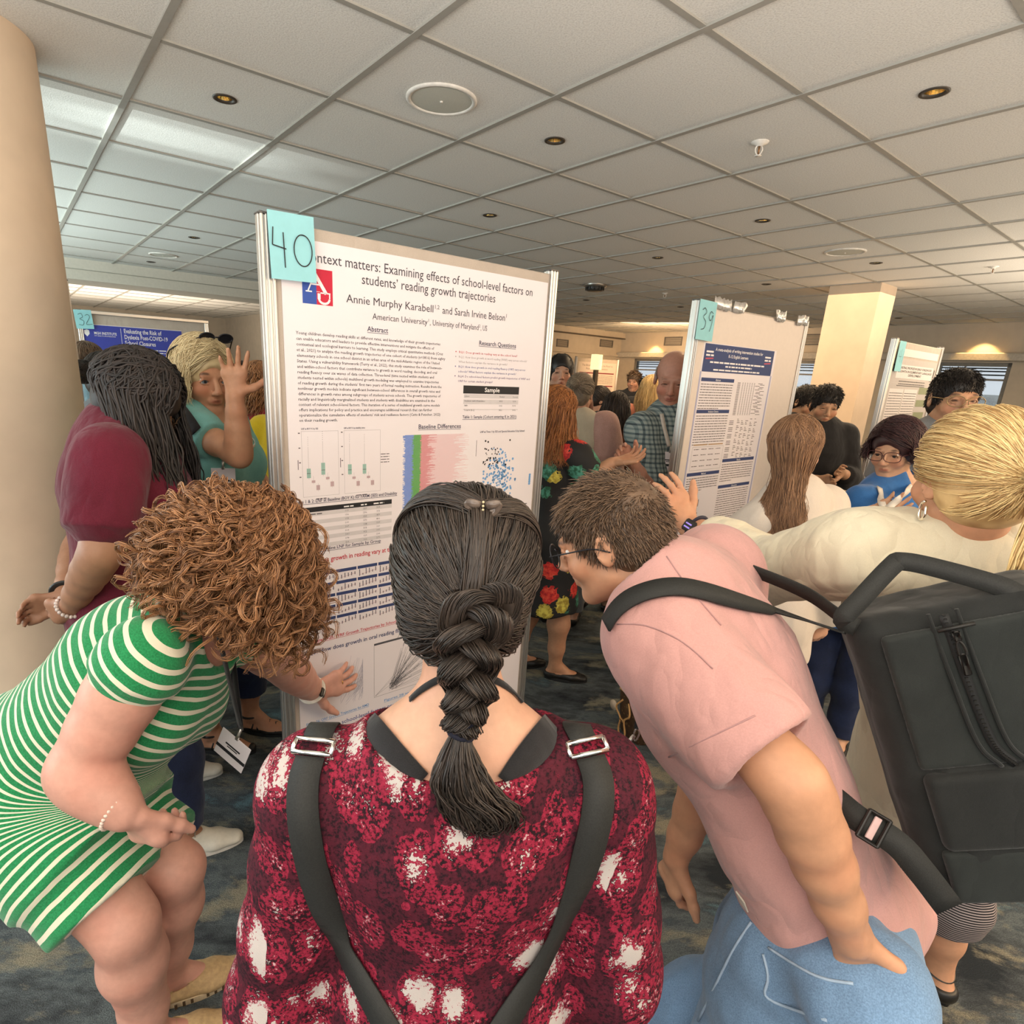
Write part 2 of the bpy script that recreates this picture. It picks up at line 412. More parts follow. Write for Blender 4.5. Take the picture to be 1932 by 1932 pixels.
def vnorm(V, F):
    fn = np.cross(V[F[:, 2]]-V[F[:, 0]], V[F[:, 3]]-V[F[:, 1]]); Nn = np.zeros_like(V)
    for i in range(3):
        for j in range(4): Nn[:, i] += np.bincount(F[:, j], fn[:, i], len(V))
    return Nn/np.maximum(np.linalg.norm(Nn, axis=1), 1e-12)[:, None]
def folds(V, F, amp, scale, stretch=(1, 1, 1), R=None):
    """cloth folds: the surface moved along its normals"""
    Nn = vnorm(V, F); P = (V if R is None else V @ np.asarray(R).T)*np.asarray(stretch)
    d = .7*vnoise(P, scale)+.9*(.55-np.abs(vnoise(P+7.3, scale*1.15)))+.45*(.5-np.abs(vnoise(P+3.1, scale*2.3)))
    return V+Nn*(amp*d)[:, None]
# ------------------------------------------------------------------ the room
def carpet():
    m, t, bs = new_mat('carpet')
    v = objco(t); w1 = N(t, 'ShaderNodeTexNoise'); w1.inputs['Scale'].default_value = .8; w1.inputs['Detail'].default_value = 2; L(t, v, w1.inputs['Vector'])
    va = N(t, 'ShaderNodeVectorMath', operation='MULTIPLY_ADD'); L(t, w1.outputs['Color'], va.inputs[0]); va.inputs[1].default_value = (.55, .55, 0); L(t, v, va.inputs[2])
    mp = N(t, 'ShaderNodeMapping'); mp.inputs['Rotation'].default_value = (0, 0, .35); mp.inputs['Scale'].default_value = (1.1, 2.0, 1); L(t, va.outputs[0], mp.inputs[0])
    n1 = noise(t, mp.outputs[0], 2.0, 6, .66); n2 = noise(t, mp.outputs[0], 2.6, 6, .68)
    c1 = ramp(t, n1, [(.36, (.030, .035, .040)), (.45, (.085, .095, .10)), (.52, (.15, .175, .18)), (.57, (.085, .10, .11)), (.66, (.16, .27, .31))])
    c2 = mixc(t, ramp(t, n2, [(.53, (0, 0, 0)), (.63, (.85, .85, .85))]), c1, (.36, .32, .225))
    f = noise(t, v, 260, 2, .7)
    c3 = mixc(t, math_(t, 'MULTIPLY', ramp(t, f, [(.35, (1, 1, 1)), (.65, (0, 0, 0))]), .55), c2, (.020, .023, .027))
    L(t, c3, bs.inputs['Base Color']); bs.inputs['Roughness'].default_value = .95; bs.inputs['Specular IOR Level'].default_value = .1
    bump(t, bs, f, .8, .006); return m
FL = MB(); FL.quad(G(-9, -9), G(14, -9), G(14, 17), G(-9, 17)); fl = FL.build('floor', carpet()); fl['kind'] = 'structure'

def tilemat():
    m, t, bs = new_mat('ceiling_tile'); v = objco(t)
    n = noise(t, v, 170, 4, .7); n2 = noise(t, v, 1.2, 2)
    c = ramp(t, n, [(.38, (.68, .655, .61)), (.55, (.84, .815, .765))]); c = mixc(t, math_(t, 'MULTIPLY', n2, .15), c, (.74, .71, .66))
    L(t, c, bs.inputs['Base Color']); bs.inputs['Roughness'].default_value = .95; bs.inputs['Specular IOR Level'].default_value = .1
    bump(t, bs, n, .5, .003); return m
TS = .6107; TX0, TY0 = .5488, 2.4821
DL = [(424, 186), (1047, 265), (1763, 174), (924, 406), (1439, 416), (1241, 486), (1653, 496), (366, 448), (285, 494), (1446, 536), (1106, 566), (1284, 579), (1095, 592), (1695, 600)]
def gxy(p): return p @ GA, p @ GB
holes = {}
DLP = []
for x, y in DL:
    p = atz(x, y, CEIL); gx, gy = gxy(p); i, j = math.floor((gx-TX0)/TS), math.floor((gy-TY0)/TS); DLP.append((gx, gy))
    holes.setdefault((i, j), (gx, gy))
DR = .037
cm = MB()
for i in range(-12, 18):
    for j in range(-16, 24):
        x0, y0 = TX0+i*TS, TY0+j*TS; x1, y1 = x0+TS, y0+TS
        if (i, j) not in holes: cm.quad(G(x0, y0, CEIL), G(x0, y1, CEIL), G(x1, y1, CEIL), G(x1, y0, CEIL)); continue
        gx, gy = holes[(i, j)]; n = 32; V = []
        for k in range(n):
            a = 2*math.pi*k/n+math.pi/4; c, s = math.cos(a), math.sin(a); V.append(G(gx+DR*c, gy+DR*s, CEIL))
            tt = min([((x1 if c > 0 else x0)-gx)/c if abs(c) > 1e-6 else 9, ((y1 if s > 0 else y0)-gy)/s if abs(s) > 1e-6 else 9]); V.append(G(gx+c*tt, gy+s*tt, CEIL))
        cor = []
        cm.add(V, [(2*k, 2*k+1, 2*((k+1) % n)+1, 2*((k+1) % n)) for k in range(n)])
        # the four corners of the tile
        for qx, qy in ((x0, y0), (x1, y0), (x1, y1), (x0, y1)):
            ang = math.atan2(qy-gy, qx-gx); k = int(math.floor(((ang-math.pi/4) % (2*math.pi))/(2*math.pi/n))) % n
            cm.add([V[2*k+1], G(qx, qy, CEIL), V[2*((k+1) % n)+1]], [(0, 1, 2)])
ce = cm.build('ceiling', tilemat()); ce['kind'] = 'structure'
tee = plain('ceiling_tee', (.36, .34, .30), .5, 0, .04)
gm = MB()
for i in range(-12, 19): gm.box(G(TX0+i*TS, 5, CEIL-.003), (.024, 24, .010), np.array([GA, GB, [0, 0, 1]]))
for j in range(-16, 25): gm.box(G(4, TY0+j*TS, CEIL-.002), (20, .022, .008), np.array([GA, GB, [0, 0, 1]]))
g_ = gm.build('trim_1', tee); g_['kind'] = 'structure'

RG = np.array([GA, GB, [0, 0, 1]])
wallm = plain('wall_paint', (.55, .47, .37), .85, 0, .05, 8, .05)
colm = plain('column_paint', (.70, .545, .40), .8, 0, .05, 6, .05)
trimm = plain('dark_trim', (.10, .08, .06), .6)
def struct(b, name, mat, smooth=False):
    o = b.build(name, mat, None, smooth); o['kind'] = 'structure'; return o
def gbox(b, x0, x1, y0, y1, z0, z1, bev=0): return b.box(G((x0+x1)/2, (y0+y1)/2, (z0+z1)/2), (x1-x0, y1-y0, z1-z0), RG, bev)
# round column at the left
cc = np.array([-1.837, 2.25]); 
struct(MB().lathe((cc[0], cc[1], 0), (0, 0, 1), [(.30, 0), (.30, CEIL)], 64), 'column_left', colm, True)
# square column behind the right-hand posters
struct(gbox(MB(), 6.72, 7.12, 2.46, 2.92, 0, CEIL), 'column_right', colm)
# dropped beam, far room and back walls
struct(gbox(gbox(MB(), -9, 4.6, 8.32, 8.95, 2.50, CEIL), -9, 4.6, 8.22, 8.36, 2.60, CEIL), 'beam_left', plain('beam_paint', (.62, .58, .50), .85, 0, .04))
struct(gbox(MB(), -9, 4.6, 15.8, 16, 0, CEIL), 'wall_back', wallm)
wa = MB(); gbox(wa, 4.6, 11.4, 8.95, 9.1, 0, 2.57); gbox(wa, 4.6, 11.4, 8.86, 9.1, 2.585, CEIL); gbox(wa, 4.6, 11.4, 8.90, 8.96, 2.20, 2.24)
struct(wa, 'wall_far', wallm)
struct(gbox(MB(), 4.6, 11.2, 8.84, 8.95, 2.565, 2.585), 'trim_2', trimm)
struct(gbox(MB(), 4.5, 4.6, 8.95, 16, 0, CEIL), 'wall_side', wallm)
# window wall on the right
WX = 11.0; wb = MB()
WIN = [(7.85, 8.55), (4.55, 5.10), (2.20, 3.05), (-1.0, 1.2)]
gbox(wb, WX, WX+.2, -6, 8.95, 2.17, CEIL); gbox(wb, WX, WX+.2, -6, 8.95, 0, .85)
ys = [-6]+[v for a, b in sorted(WIN) for v in (a, b)]+[8.95]
for k in range(0, len(ys), 2): gbox(wb, WX, WX+.2, ys[k], ys[k+1], .85, 2.17)
struct(wb, 'wall_right', wallm)
struct(gbox(MB(), WX-.13, WX, -6, 8.95, 2.19, 2.295, .01), 'trim_3', plain('ledge_paint', (.50, .45, .38), .7))
wfm = plain('window_frame', (.20, .19, .17), .5)
def glassmat():
    m, t, bs = new_mat('window_glass'); setc(bs, (.95, .98, 1)); bs.inputs['Transmission Weight'].default_value = 1; bs.inputs['Roughness'].default_value = .0; bs.inputs['IOR'].default_value = 1.1
    n = noise(t, objco(t), 3); L(t, ramp(t, n, [(0, (.93, .97, 1)), (1, (.97, .99, 1))]), bs.inputs['Base Color']); return m
gl = glassmat(); whitem = plain('white_louvre', (.75, .78, .78), .6)
for k, (a, b) in enumerate(sorted(WIN)):
    w = MB()
    gbox(w, WX+.03, WX+.09, a, a+.05, .85, 2.17); gbox(w, WX+.03, WX+.09, b-.05, b, .85, 2.17)
    gbox(w, WX+.03, WX+.09, a, b, 2.12, 2.17); gbox(w, WX+.03, WX+.09, a, b, .85, .90); gbox(w, WX+.035, WX+.085, a, b, 1.93, 1.955)
    wo = w.build('window_%d' % (k+1), wfm); wo['kind'] = 'structure'
    p = gbox(MB(), WX+.055, WX+.061, a+.05, b-.05, .9, 2.12).build('pane', gl, wo)
    q = MB()
    for z in (2.0, 2.05, 2.09): gbox(q, WX+.13, WX+.16, a+.02, b-.02, z, z+.018)
    q.build('louvre', whitem, wo)
# pale terrace outside the windows
struct(gbox(MB(), 13.6, 13.8, -6, 9, 0, 1.75), 'wall_outside', plain('terrace_wall', (.8, .8, .78), .9))

# ------------------------------------------------------------------ on the ceiling
ringm = plain('downlight_rim', (.045, .035, .025), .45); goldm = plain('gold_reflector', (.90, .68, .36), .22, 1.0, .2, 30)
def where(gx, gy):
    return 'far ' if gy > 4 else ''
DLL = ['small gold downlight in the ceiling tile near the round column', 'gold downlight in the ceiling straight above the poster numbered 40', 'largest gold downlight, in the ceiling near the right edge', 'gold downlight over the top edge of the poster numbered 40',
       'gold downlight between the sprinkler and the poster numbered 39', 'small downlight left of the top of the poster numbered 39', 'small downlight just above the square column', 'downlight left of the poster numbered 40, nearest along that row',
       'small downlight just before the dropped beam at the left', 'tiny downlight above the poster numbered 39 beside the square column', 'tiny downlight right of the poster numbered 40 below the smoke detector', 'tiny downlight left of the pole of the poster numbered 39', 'farthest tiny downlight near the far wall vents', 'tiny downlight right of the square column by the ledge']
bulbm = plain('halogen_bulb', (1, .85, .6), .3, emit=(1, .72, .38), es=1.0)
for (gx, gy), lab in zip(DLP, DLL):
    c = G(gx, gy, CEIL)
    t_ = empty('ceiling_downlight', c, lab, 'ceiling light', 'gold halogen downlights in the ceiling')
    MB().lathe(c, (0, 0, -1), [(DR+.009, -.001), (DR+.009, .003), (DR+.003, .005), (DR-.004, .004), (DR-.006, -.004)], 32).build('rim', ringm, t_, True)
    MB().lathe(c, (0, 0, -1), [(DR-.005, -.002), (DR-.008, -.03), (.022, -.06), (.010, -.085), (0.0005, -.086)], 32).build('reflector', goldm, t_, True)
    b_ = MB().lathe(c, (0, 0, -1), [(.0005, -.030), (.009, -.034), (.013, -.046), (.010, -.066), (.007, -.084)], 16).build('bulb', bulbm, t_, True)
spm = plain('speaker_grille', (.55, .54, .47), .75, 0, .12, 600); sprm = plain('white_enamel', (.72, .68, .62), .4)
for (x, y), r_, lab in [((833, 187), .118, 'large round ceiling speaker above the poster numbered 40'), ((1595, 475), .12, 'round ceiling speaker near the square column'), ((308, 481), .115, 'round ceiling speaker beyond the round column near the dropped beam')]:
    c = atz(x, y, CEIL); t_ = empty('ceiling_speaker', c, lab, 'speaker', 'round ceiling speakers')
    MB().lathe(c, (0, 0, -1), [(r_+.018, 0), (r_+.018, .005), (r_+.010, .009), (r_, .007), (r_, .0)], 48).build('rim', sprm, t_, True)
    MB().lathe(c, (0, 0, -1), [(r_, .004), (r_*.5, .0075), (.0005, .008)], 48).build('grille', spm, t_, True)
    MB().lathe(c, (0, 0, -1), [(.006, .008), (.006, .011), (.0005, .012)], 12).build('badge', sprm, t_, True)
brass = plain('dark_brass', (.25, .13, .06), .4, .8)
for (x, y), lab in [((1434, 268), 'white sprinkler head hanging from the ceiling above the poster numbered 39'), ((1875, 503), 'small sprinkler head in the ceiling right of the square column'), ((1255, 553), 'small sprinkler head beside the smoke detector'), ((266, 506), 'white sprinkler head next to the dropped beam')]:
    c = atz(x, y, CEIL); t_ = empty('sprinkler_head', c, lab, 'sprinkler', 'ceiling sprinkler heads')
    MB().lathe(c, (0, 0, -1), [(.036, 0), (.034, .005), (.016, .010), (.014, .016), (.0005, .016)], 24).build('escutcheon', sprm, t_, True)
    f_ = MB()
    for s in (-1, 1): f_.tube(spline([c+[s*.008, 0, -.012], c+[s*.015, 0, -.026], c+[s*.010, 0, -.042], c+[0, 0, -.05]], 10), .0028, 6)
    f_.build('yoke', sprm, t_, True)
    MB().lathe(c, (0, 0, -1), [(.0005, .049), (.014, .050), (.014, .052), (.0005, .053)], 16).build('deflector', sprm, t_, True)
    MB().tube([c+[0, 0, -.012], c+[0, 0, -.045]], .004, 8).build('bulb', brass, t_, True)
c = atz(1123, 537, CEIL); t_ = empty('smoke_detector', c, 'dark round smoke detector in the ceiling right of the poster numbered 40', 'smoke detector')
dk = plain('dark_plastic', (.03, .028, .025), .35)
MB().lathe(c, (0, 0, -1), [(.125, 0), (.125, .02), (.11, .03), (.10, .03)], 40).build('base', plain('chrome_band', (.3, .28, .25), .3, .8), t_, True)
v_ = MB()
for k in range(16):
    a = 2*math.pi*k/16; v_.box(c+np.array([.098*math.cos(a), .098*math.sin(a), -.045]), (.012, .022, .03), np.array([[math.cos(a), math.sin(a), 0], [-math.sin(a), math.cos(a), 0], [0, 0, 1]]))
v_.build('vent_ring', dk, t_)
MB().lathe(c, (0, 0, -1), [(.095, .03), (.095, .06), (.08, .068), (.0005, .07)], 40).build('dome', dk, t_, True)

# wall vents
gr = plain('vent_grey', (.17, .15, .13), .6)
def vent(c, ax, n_, w, h, lab):
    t_ = empty('wall_vent', c, lab, 'vent', 'grey louvred wall vents'); R_ = np.array([ax, n_, [0, 0, 1]])
    f = MB()
    for s in (-1, 1): f.box(c+np.array(ax)*s*(w/2-.01)+np.array(n_)*.008, (.02, .016, h), R_); f.box(c+np.array([0, 0, s*(h/2-.01)])+np.array(n_)*.008, (w, .016, .02), R_)
    f.build('frame', gr, t_)
    s_ = MB()
    for k in range(7): s_.box(c+np.array([0, 0, -h/2+.02+k*(h-.04)/6])+np.array(n_)*.005, (w-.03, .010, .010), R_)
    s_.build('slats', plain('vent_dark', (.09, .08, .07), .6), t_)
vent(G(WX-.001, 7.62, 2.515), GB, -GA, .42, .17, 'grey wall vent right of the light scallop and left of the poster numbered 39')
vent(G(WX-.001, 4.88, 2.51), GB, -GA, .36, .18, 'grey wall vent between the poster numbered 39 and the square column')
vent(G(9.15, 8.949, 2.37), GA, -GB, .34, .15, 'grey vent on the far wall next to the pole of the poster numbered 40')
vent(G(10.5, 8.949, 2.45), GA, -GB, .42, .15, 'grey vent on the far wall nearest its right corner')
# the downlights that graze the window wall
def spot(gx, gy, energy, ang, col=(1, .62, .22), blend=.25, tgt=None):
    return lamp('halogen', 'SPOT', G(gx, gy, CEIL-.03), energy, col, tgt if tgt is not None else G(gx, gy, 0), spot_size=math.radians(ang), spot_blend=blend, shadow_soft_size=.02)
spot(WX-.19, 8.02, 60, 76); spot(WX-.19, 2.55, 60, 76)
for k in (4, 5, 6, 9, 10, 11, 13):
    spot(DLP[k][0], DLP[k][1], 16, 130, (1, .70, .38), .8)
# ------------------------------------------------------------------ poster boards
alum = plain('aluminium', (.60, .57, .53), .32, .85, .06, 5); alud = plain('aluminium_groove', (.16, .15, .14), .4, .7)
feltm = cloth('board_felt', (.50, .42, .35), .08, 500, .15)
paperm = plain('poster_paper', (.80, .74, .76), .55, 0, .015, 3, spec=.35); bluep = plain('blue_paper', (.30, .62, .66), .7, 0, .03, 30)
black = plain('black_ink', (.012, .012, .015), .6, 0, .0)
def ink(c, n): return plain('ink_'+n, c, .6, 0, .03)
navy = ink((.035, .055, .16), 'navy'); blue = ink((.10, .22, .62), 'blue'); red = ink((.55, .03, .05), 'red'); green = ink((.08, .34, .06), 'green'); grey = ink((.40, .37, .38), 'grey'); lgrey = ink((.62, .58, .59), 'pale_grey')
sky = ink((.16, .36, .66), 'sky'); mint = ink((.30, .48, .42), 'mint'); maroon = ink((.20, .015, .03), 'maroon'); white = ink((.85, .82, .82), 'white'); violet = ink((.12, .14, .33), 'violet'); pinkr = ink((.72, .30, .32), 'pale_red'); tan = ink((.45, .28, .14), 'tan'); olive = ink((.28, .29, .17), 'olive')

class Plane_:
    """places flat print on a board: u along the board, z up"""
    def __init__(s, gx, gy): s.o = G(gx, gy); s.b = -GB
    def P(s, u, z, d=0): return s.o+GA*u+np.array([0, 0, z])+s.b*d
class Print:
    def __init__(s, pl, d=.0012): s.pl = pl; s.V = []; s.F = []; s.n = 0; s.d = d
    def poly(s, pts, d=None):
        s.V += [s.pl.P(u, z, s.d if d is None else d) for u, z in pts]; s.F.append(list(range(s.n, s.n+len(pts)))); s.n += len(pts)
    def rect(s, u0, z0, u1, z1, d=None): s.poly([(u0, z0), (u1, z0), (u1, z1), (u0, z1)], d)
    def line(s, a, b, w, d=None):
        a = np.array(a, float); b = np.array(b, float); t = b-a; t = t/max(np.hypot(*t), 1e-9); n_ = np.array([-t[1], t[0]])*w/2
        s.poly([a-n_, b-n_, b+n_, a+n_], d)
    def frame(s, u0, z0, u1, z1, w): s.rect(u0, z0, u1, z0+w); s.rect(u0, z1-w, u1, z1); s.rect(u0, z0, u0+w, z1); s.rect(u1-w, z0, u1, z1)
    def dot(s, u, z, r, n=10): s.poly([(u+r*math.cos(2*math.pi*k/n), z+r*math.sin(2*math.pi*k/n)) for k in range(n)])
    def text(s, txt, u, z, size, width=None, align='L', res=2, bold=0):
        V, F = glyphs(txt, res, bold); V = V*size
        if len(V) == 0: return
        w = V[:, 0].max()
        if width: V[:, 0] *= width/w; w = width
        if align == 'C': V[:, 0] -= w/2
        s.V += [s.pl.P(u+x, z+y, s.d) for x, y in V]; s.F += [[i+s.n for i in f] for f in F]; s.n += len(V)
    def words(s, u0, u1, z, h, seed=0, short=False):
        """a line of print too small to read"""
        r = random.Random(seed); u = u0; end = u1 if not short else u0+(u1-u0)*r.uniform(.3, .8)
        while u < end:
            w = min(r.uniform(1.2, 5.5)*h, end-u); s.rect(u, z, u+w, z+h*.62); u += w+h*.55
    def build(s, name, mat, parent, label=None):
        if s.n: return link(name, mesh(np.array(s.V), s.F, False), mat, parent, label)
_gc = {}
def glyphs(txt, res, bold):
    k = (txt, res, bold)
    if k not in _gc:
        c = bpy.data.curves.new('t', 'FONT'); c.body = txt; c.resolution_u = res; c.offset = bold; c.fill_mode = 'FRONT'
        o = bpy.data.objects.new('t', c); COL.objects.link(o); bpy.context.view_layer.update()
        me = bpy.data.meshes.new_from_object(o.evaluated_get(bpy.context.evaluated_depsgraph_get()))
        V = np.zeros(len(me.vertices)*3); me.vertices.foreach_get('co', V); V = V.reshape(-1, 3)[:, :2]
        F = [list(p.vertices) for p in me.polygons]
        bpy.data.objects.remove(o); bpy.data.curves.remove(c); bpy.data.meshes.remove(me); _gc[k] = (V, F)
    return _gc[k][0].copy(), _gc[k][1]

def board(gx, gy, w, top, label, group='grey poster boards on aluminium poles'):
    """free-standing board: two grooved poles, felt panel, feet"""
    b = empty('display_board', G(gx+w/2, gy), label, 'display board', group)
    for u in (0.022, w-.022):
        m = MB(); p = G(gx+u, gy, top/2)
        m.box(p, (.034, .034, top), RG, .003)
        for du in (-.014, 0, .014):
            for s in (-1, 1): m.box(p+GA*du+GB*s*.0175, (.008, .009, top), RG, .002)
        for s in (-1, 1): m.box(p+GA*s*.0185, (.006, .018, top), RG, .002)
        o = m.build('pole', alum, b)
        MB().box(G(gx+u, gy, top+.002), (.042, .042, .006), RG, .002).build('cap', alud, o)
        MB().box(G(gx+u, gy, .008), (.05, .42, .012), RG, .004).build('foot', alum, b)
    MB().box(G(gx+w/2, gy, (top-.012+.10)/2), (w-.07, .026, top-.012-.10), RG, .004).build('panel', feltm, b)
    r_ = MB()
    r_.box(G(gx+w/2, gy, .10), (w-.07, .030, .03), RG, .003); r_.build('bottom_rail', alum, b)
    return b
def number_card(pl, u0, z0, u1, z1, strokes, label, tilt=0.0, d=.024, lift=.003, w=.003):
    t_ = empty('number_card', pl.P((u0+u1)/2, z0, d), label, 'card', 'pale blue number cards on the boards')
    m = MB(); n = 6
    c = np.array([(u0+u1)/2, z1]); ro = lambda u, z: (c[0]+(u-c[0])*math.cos(tilt)-(z-c[1])*math.sin(tilt), c[1]+(u-c[0])*math.sin(tilt)+(z-c[1])*math.cos(tilt))
    for k in range(n):
        a, b = z0+(z1-z0)*k/n, z0+(z1-z0)*(k+1)/n; la, lb = lift*(1-k/n)**2, lift*(1-(k+1)/n)**2
        for dd, fl in ((0, 1), (-.0006, -1)):
            m.add([pl.P(*ro(u0, a), d+la+dd), pl.P(*ro(u1, a), d+la+dd), pl.P(*ro(u1, b), d+lb+dd), pl.P(*ro(u0, b), d+lb+dd)], [(0, 1, 2, 3)[::fl]])
    m.build('card', bluep, t_)
    s = Print(pl, d+lift+.0012)
    for st in strokes:
        P = spline(np.array([[ro(u0+(u1-u0)*x, z0+(z1-z0)*y)[0], ro(u0+(u1-u0)*x, z0+(z1-z0)*y)[1], 0] for x, y in st]), 8*len(st)) if len(st) > 2 else np.array([[*ro(u0+(u1-u0)*x, z0+(z1-z0)*y), 0] for x, y in st])
        for a, b in zip(P[:-1], P[1:]): s.line(a[:2], b[:2], w)
    s.build('handwriting', black, t_)
    return t_
_o = [(.72-.20*math.sin(a), .47+.235*math.cos(a)) for a in np.linspace(-.2, 2*math.pi+.05, 14)]
D4 = [[(.09, .76), (.06, .50)], [(.06, .50), (.35, .46)], [(.30, .70), (.31, .18)]]

# ---- board and poster 40
GY = 1.765
b40 = board(-.0+.6, GY, 1.135, 2.085, 'tall poster board in the middle carrying the card numbered 40')
P40 = Plane_(.6, GY-.0135)
po = empty('poster', P40.P(.57, .2), 'large white research poster about school-level reading growth on the middle board', 'poster', 'research posters')
sh = MB(); sh.box(P40.P(.572, 1.14, .0006), (1.03, .0012, 1.80), RG); sh.build('sheet', paperm, po)
K = Print(P40, .0018)
K.text("Context matters: Examining effects of school-level factors on", .118, 1.985, .040, .892)
K.text("students\u2019 reading growth trajectories", .305, 1.945, .040, .528)
K.text("Annie Murphy Karabell", .254, 1.888, .033, .315); K.text("1,2", .572, 1.9, .018); K.text("and Sarah Irvine Belson", .605, 1.888, .033, .278); K.text("1", .885, 1.9, .018)
K.text("American University", .342, 1.8475, .026, .205); K.text("1", .548, 1.857, .014); K.text(", University of Maryland", .556, 1.8475, .026, .207); K.text("2", .764, 1.857, .014); K.text(", US", .772, 1.8475, .026, .030)
K.build('title_text', ink((.05, .045, .06), 'title'), po)
K = Print(P40, .0018)
for t_, u, z, w in (("Abstract", .324, 1.811, .074), ("Research Questions", .768, 1.798, .177), ("Baseline Differences", .519, 1.507, .183), ("Table 1: Sample (Cohort entering K in 2021)", .708, 1.541, .262), ("Figures 1 & 2: LNF at Baseline (BOY K) for FARM (SES) and Disability", .060, 1.283, .377), ("Table 2: Baseline LNF for Sample by Group", .095, 1.12, .278)):
    K.text(t_, u, z, .0215 if w/len(t_) > .0075 else .015, w, bold=.012); K.rect(u, z-.0045, u+w, z-.003)
K.text("LNF at Time 1 by SES and Special Education % by School", .793, 1.487, .0105, .225, bold=.01)
for u, t_ in ((.098, "LNF at BOY K by SES"), (.239, "LNF at BOY K by disability status")): K.text(t_, u, 1.512, .0075, .055 if u < .2 else .075, bold=.01)
K.build('heading_text', ink((.05, .045, .09), 'heading'), po)
ABS = """Young children develop reading skills at different rates, and knowledge of their growth trajectories
can enable educators and leaders to provide effective interventions and mitigate the effects of
contextual and ecological barriers to learning. This study employs critical quantitative methods (Cruz
et al., 2021) to analyze the reading growth trajectories of one cohort of students (n=3816) from eighty
elementary schools in one school district in an urban area of the mid-Atlantic region of the United
States. Using a vulnerability framework (Terry et al., 2022), this study examines the role of between-
and within-school factors that contribute variance to growth in word reading, decoding, and oral
reading fluency over six waves of data collection. Three-level (time nested within students and
students nested within schools) multilevel growth modeling was employed to examine trajectories
of reading growth during the students\u2019 first two years of formal reading instruction. Results from the
nonlinear growth models indicate significant between-school differences in overall growth rates and
differences in growth rates among subgroups of students across schools. The growth trajectories of
racially and linguistically marginalized students and students with disabilities are examined in the
context of relevant school-level factors. This iteration of a series of multilevel growth curve models
offers implications for policy and practice and encourages additional research that can further
operationalize the cumulative effects of students\u2019 risk and resilience factors (Catts & Petscher, 2022)
on their reading growth.""".split('\n')
K = Print(P40, .0018)
gw = glyphs(ABS[0], 1, .006)[0][:, 0].max()*.0125
for k, t_ in enumerate(ABS): 
    V = glyphs(t_, 1, .006)[0]; K.text(t_, .093, 1.786-k*.01565, .0125, V[:, 0].max()*.0125*.508/gw, res=1, bold=.006)
K.build('abstract_text', ink((.06, .055, .07), 'body'), po)
rq = [(red, ["RQ1: Does growth in reading vary at the school level?"]), (grey, ["RQ2: How does growth in word reading (WRF) vary across schools?", "What factors explain the variance in growth?"]), (violet, ["RQ3: How does growth in oral reading fluency (ORF) vary across", "schools? What factors explain the variance in growth?"]), (ink((.14, .08, .22), 'plum'), ["RQ4: Do school-level factors predict growth trajectories of WRF and", "ORF for certain student groups?"])]
z = 1.766
for mt, ls in rq:
    K = Print(P40, .0018); K.dot(.668, z+.004, .0022, 8)
    for t_ in ls: K.text(t_, .681, z, .0108, len(t_)*.00515, res=1); z -= .0163
    K.build('question_text', mt, po)
# sample table, baseline table
K = Print(P40, .0014); K.rect(.707, 1.629, .975, 1.657); K.rect(.10, 1.252, .416, 1.268); K.build('table_header', black, po)
K = Print(P40, .0014); K.rect(.709, 1.590+.002, .975, 1.608); K.rect(.709, 1.572-.001, .975, 1.574); K.rect(.711, 1.613, .975, 1.628)
for k in range(5): K.rect(.10, 1.252-.0135*(2*k+1), .416, 1.252-.0135*2*k-.0)
K.build('table_band', lgrey, po)
K = Print(P40, .002); K.text("Sample", .805, 1.636, .022, .072, bold=.015)
for u, w in ((.235, .035), (.297, .022), (.345, .04)): K.words(u, u+w, 1.257, .007, int(u*999))
K.build('table_header_text', white, po)
K = Print(P40, .002)
for k, t_ in enumerate(("Cohort", "Students with Disabilities", "FARM", "Total N (K-2)")):
    z = 1.617-k*.0165; K.text(t_, .713, z, .008, len(t_)*.0037, res=1); K.text(("Number", "493", "2062", "3816")[k], .878, z, .008, .026 if k == 0 else .016, res=1); K.text(("Percent", "12.9%", "54.0%", "100%")[k], .945, z, .008, .026 if k == 0 else .018, res=1)
for k in range(9):
    for u in (.238, .305, .355): K.text(str((k*37+int(u*300)*7) % 389+11), u, 1.243-k*.0135, .008, .014, res=1)
    if k < 4: K.words(.11, .18, 1.243-k*.0135*2, .006, k, True)
K.build('table_text', ink((.12, .11, .12), 'table'), po)
# box plots
K = Print(P40, .0014)
for (u0, u1, z0, z1) in ((.098, .22, 1.302, 1.507), (.239, .371, 1.302, 1.507)): K.frame(u0, z0, u1, z1, .0008)
KK = Print(P40, .0016); K3 = Print(P40, .0014); K4 = Print(P40, .0014)
for u0, hh in ((.112, 0), (.160, .008), (.252, .003), (.305, .002)):
    z = 1.358+hh; K.rect(u0+.006, z, u0+.0068, 1.46+hh*2); K3.rect(u0, z+.004, u0+.013, z+.034+hh); KK.rect(u0, z+.018, u0+.013, z+.0195)
    for q, dz in ((1, -.012), (2, -.036)): K4.rect(u0+.015*q, z+dz, u0+.015*q+.012, z+dz+.008*q); K.rect(u0+.015*q+.006, z+dz-.004, u0+.015*q+.0066, z+dz+.022)
    for q in range(5): KK.dot(u0+.0064, 1.465+hh*2+q*.006, .0009, 6)
for q in range(4): KK.words(.372, .405, 1.425-q*.009, .004, q)
for u in (.088, .229): 
    for q in range(4): KK.rect(u, 1.50-q*.045, u+.006, 1.503-q*.045)
    KK.rect(u-.004, 1.39, u-.002, 1.42)
KK.words(.14, .175, 1.292, .005, 4); KK.words(.28, .32, 1.292, .005, 5)
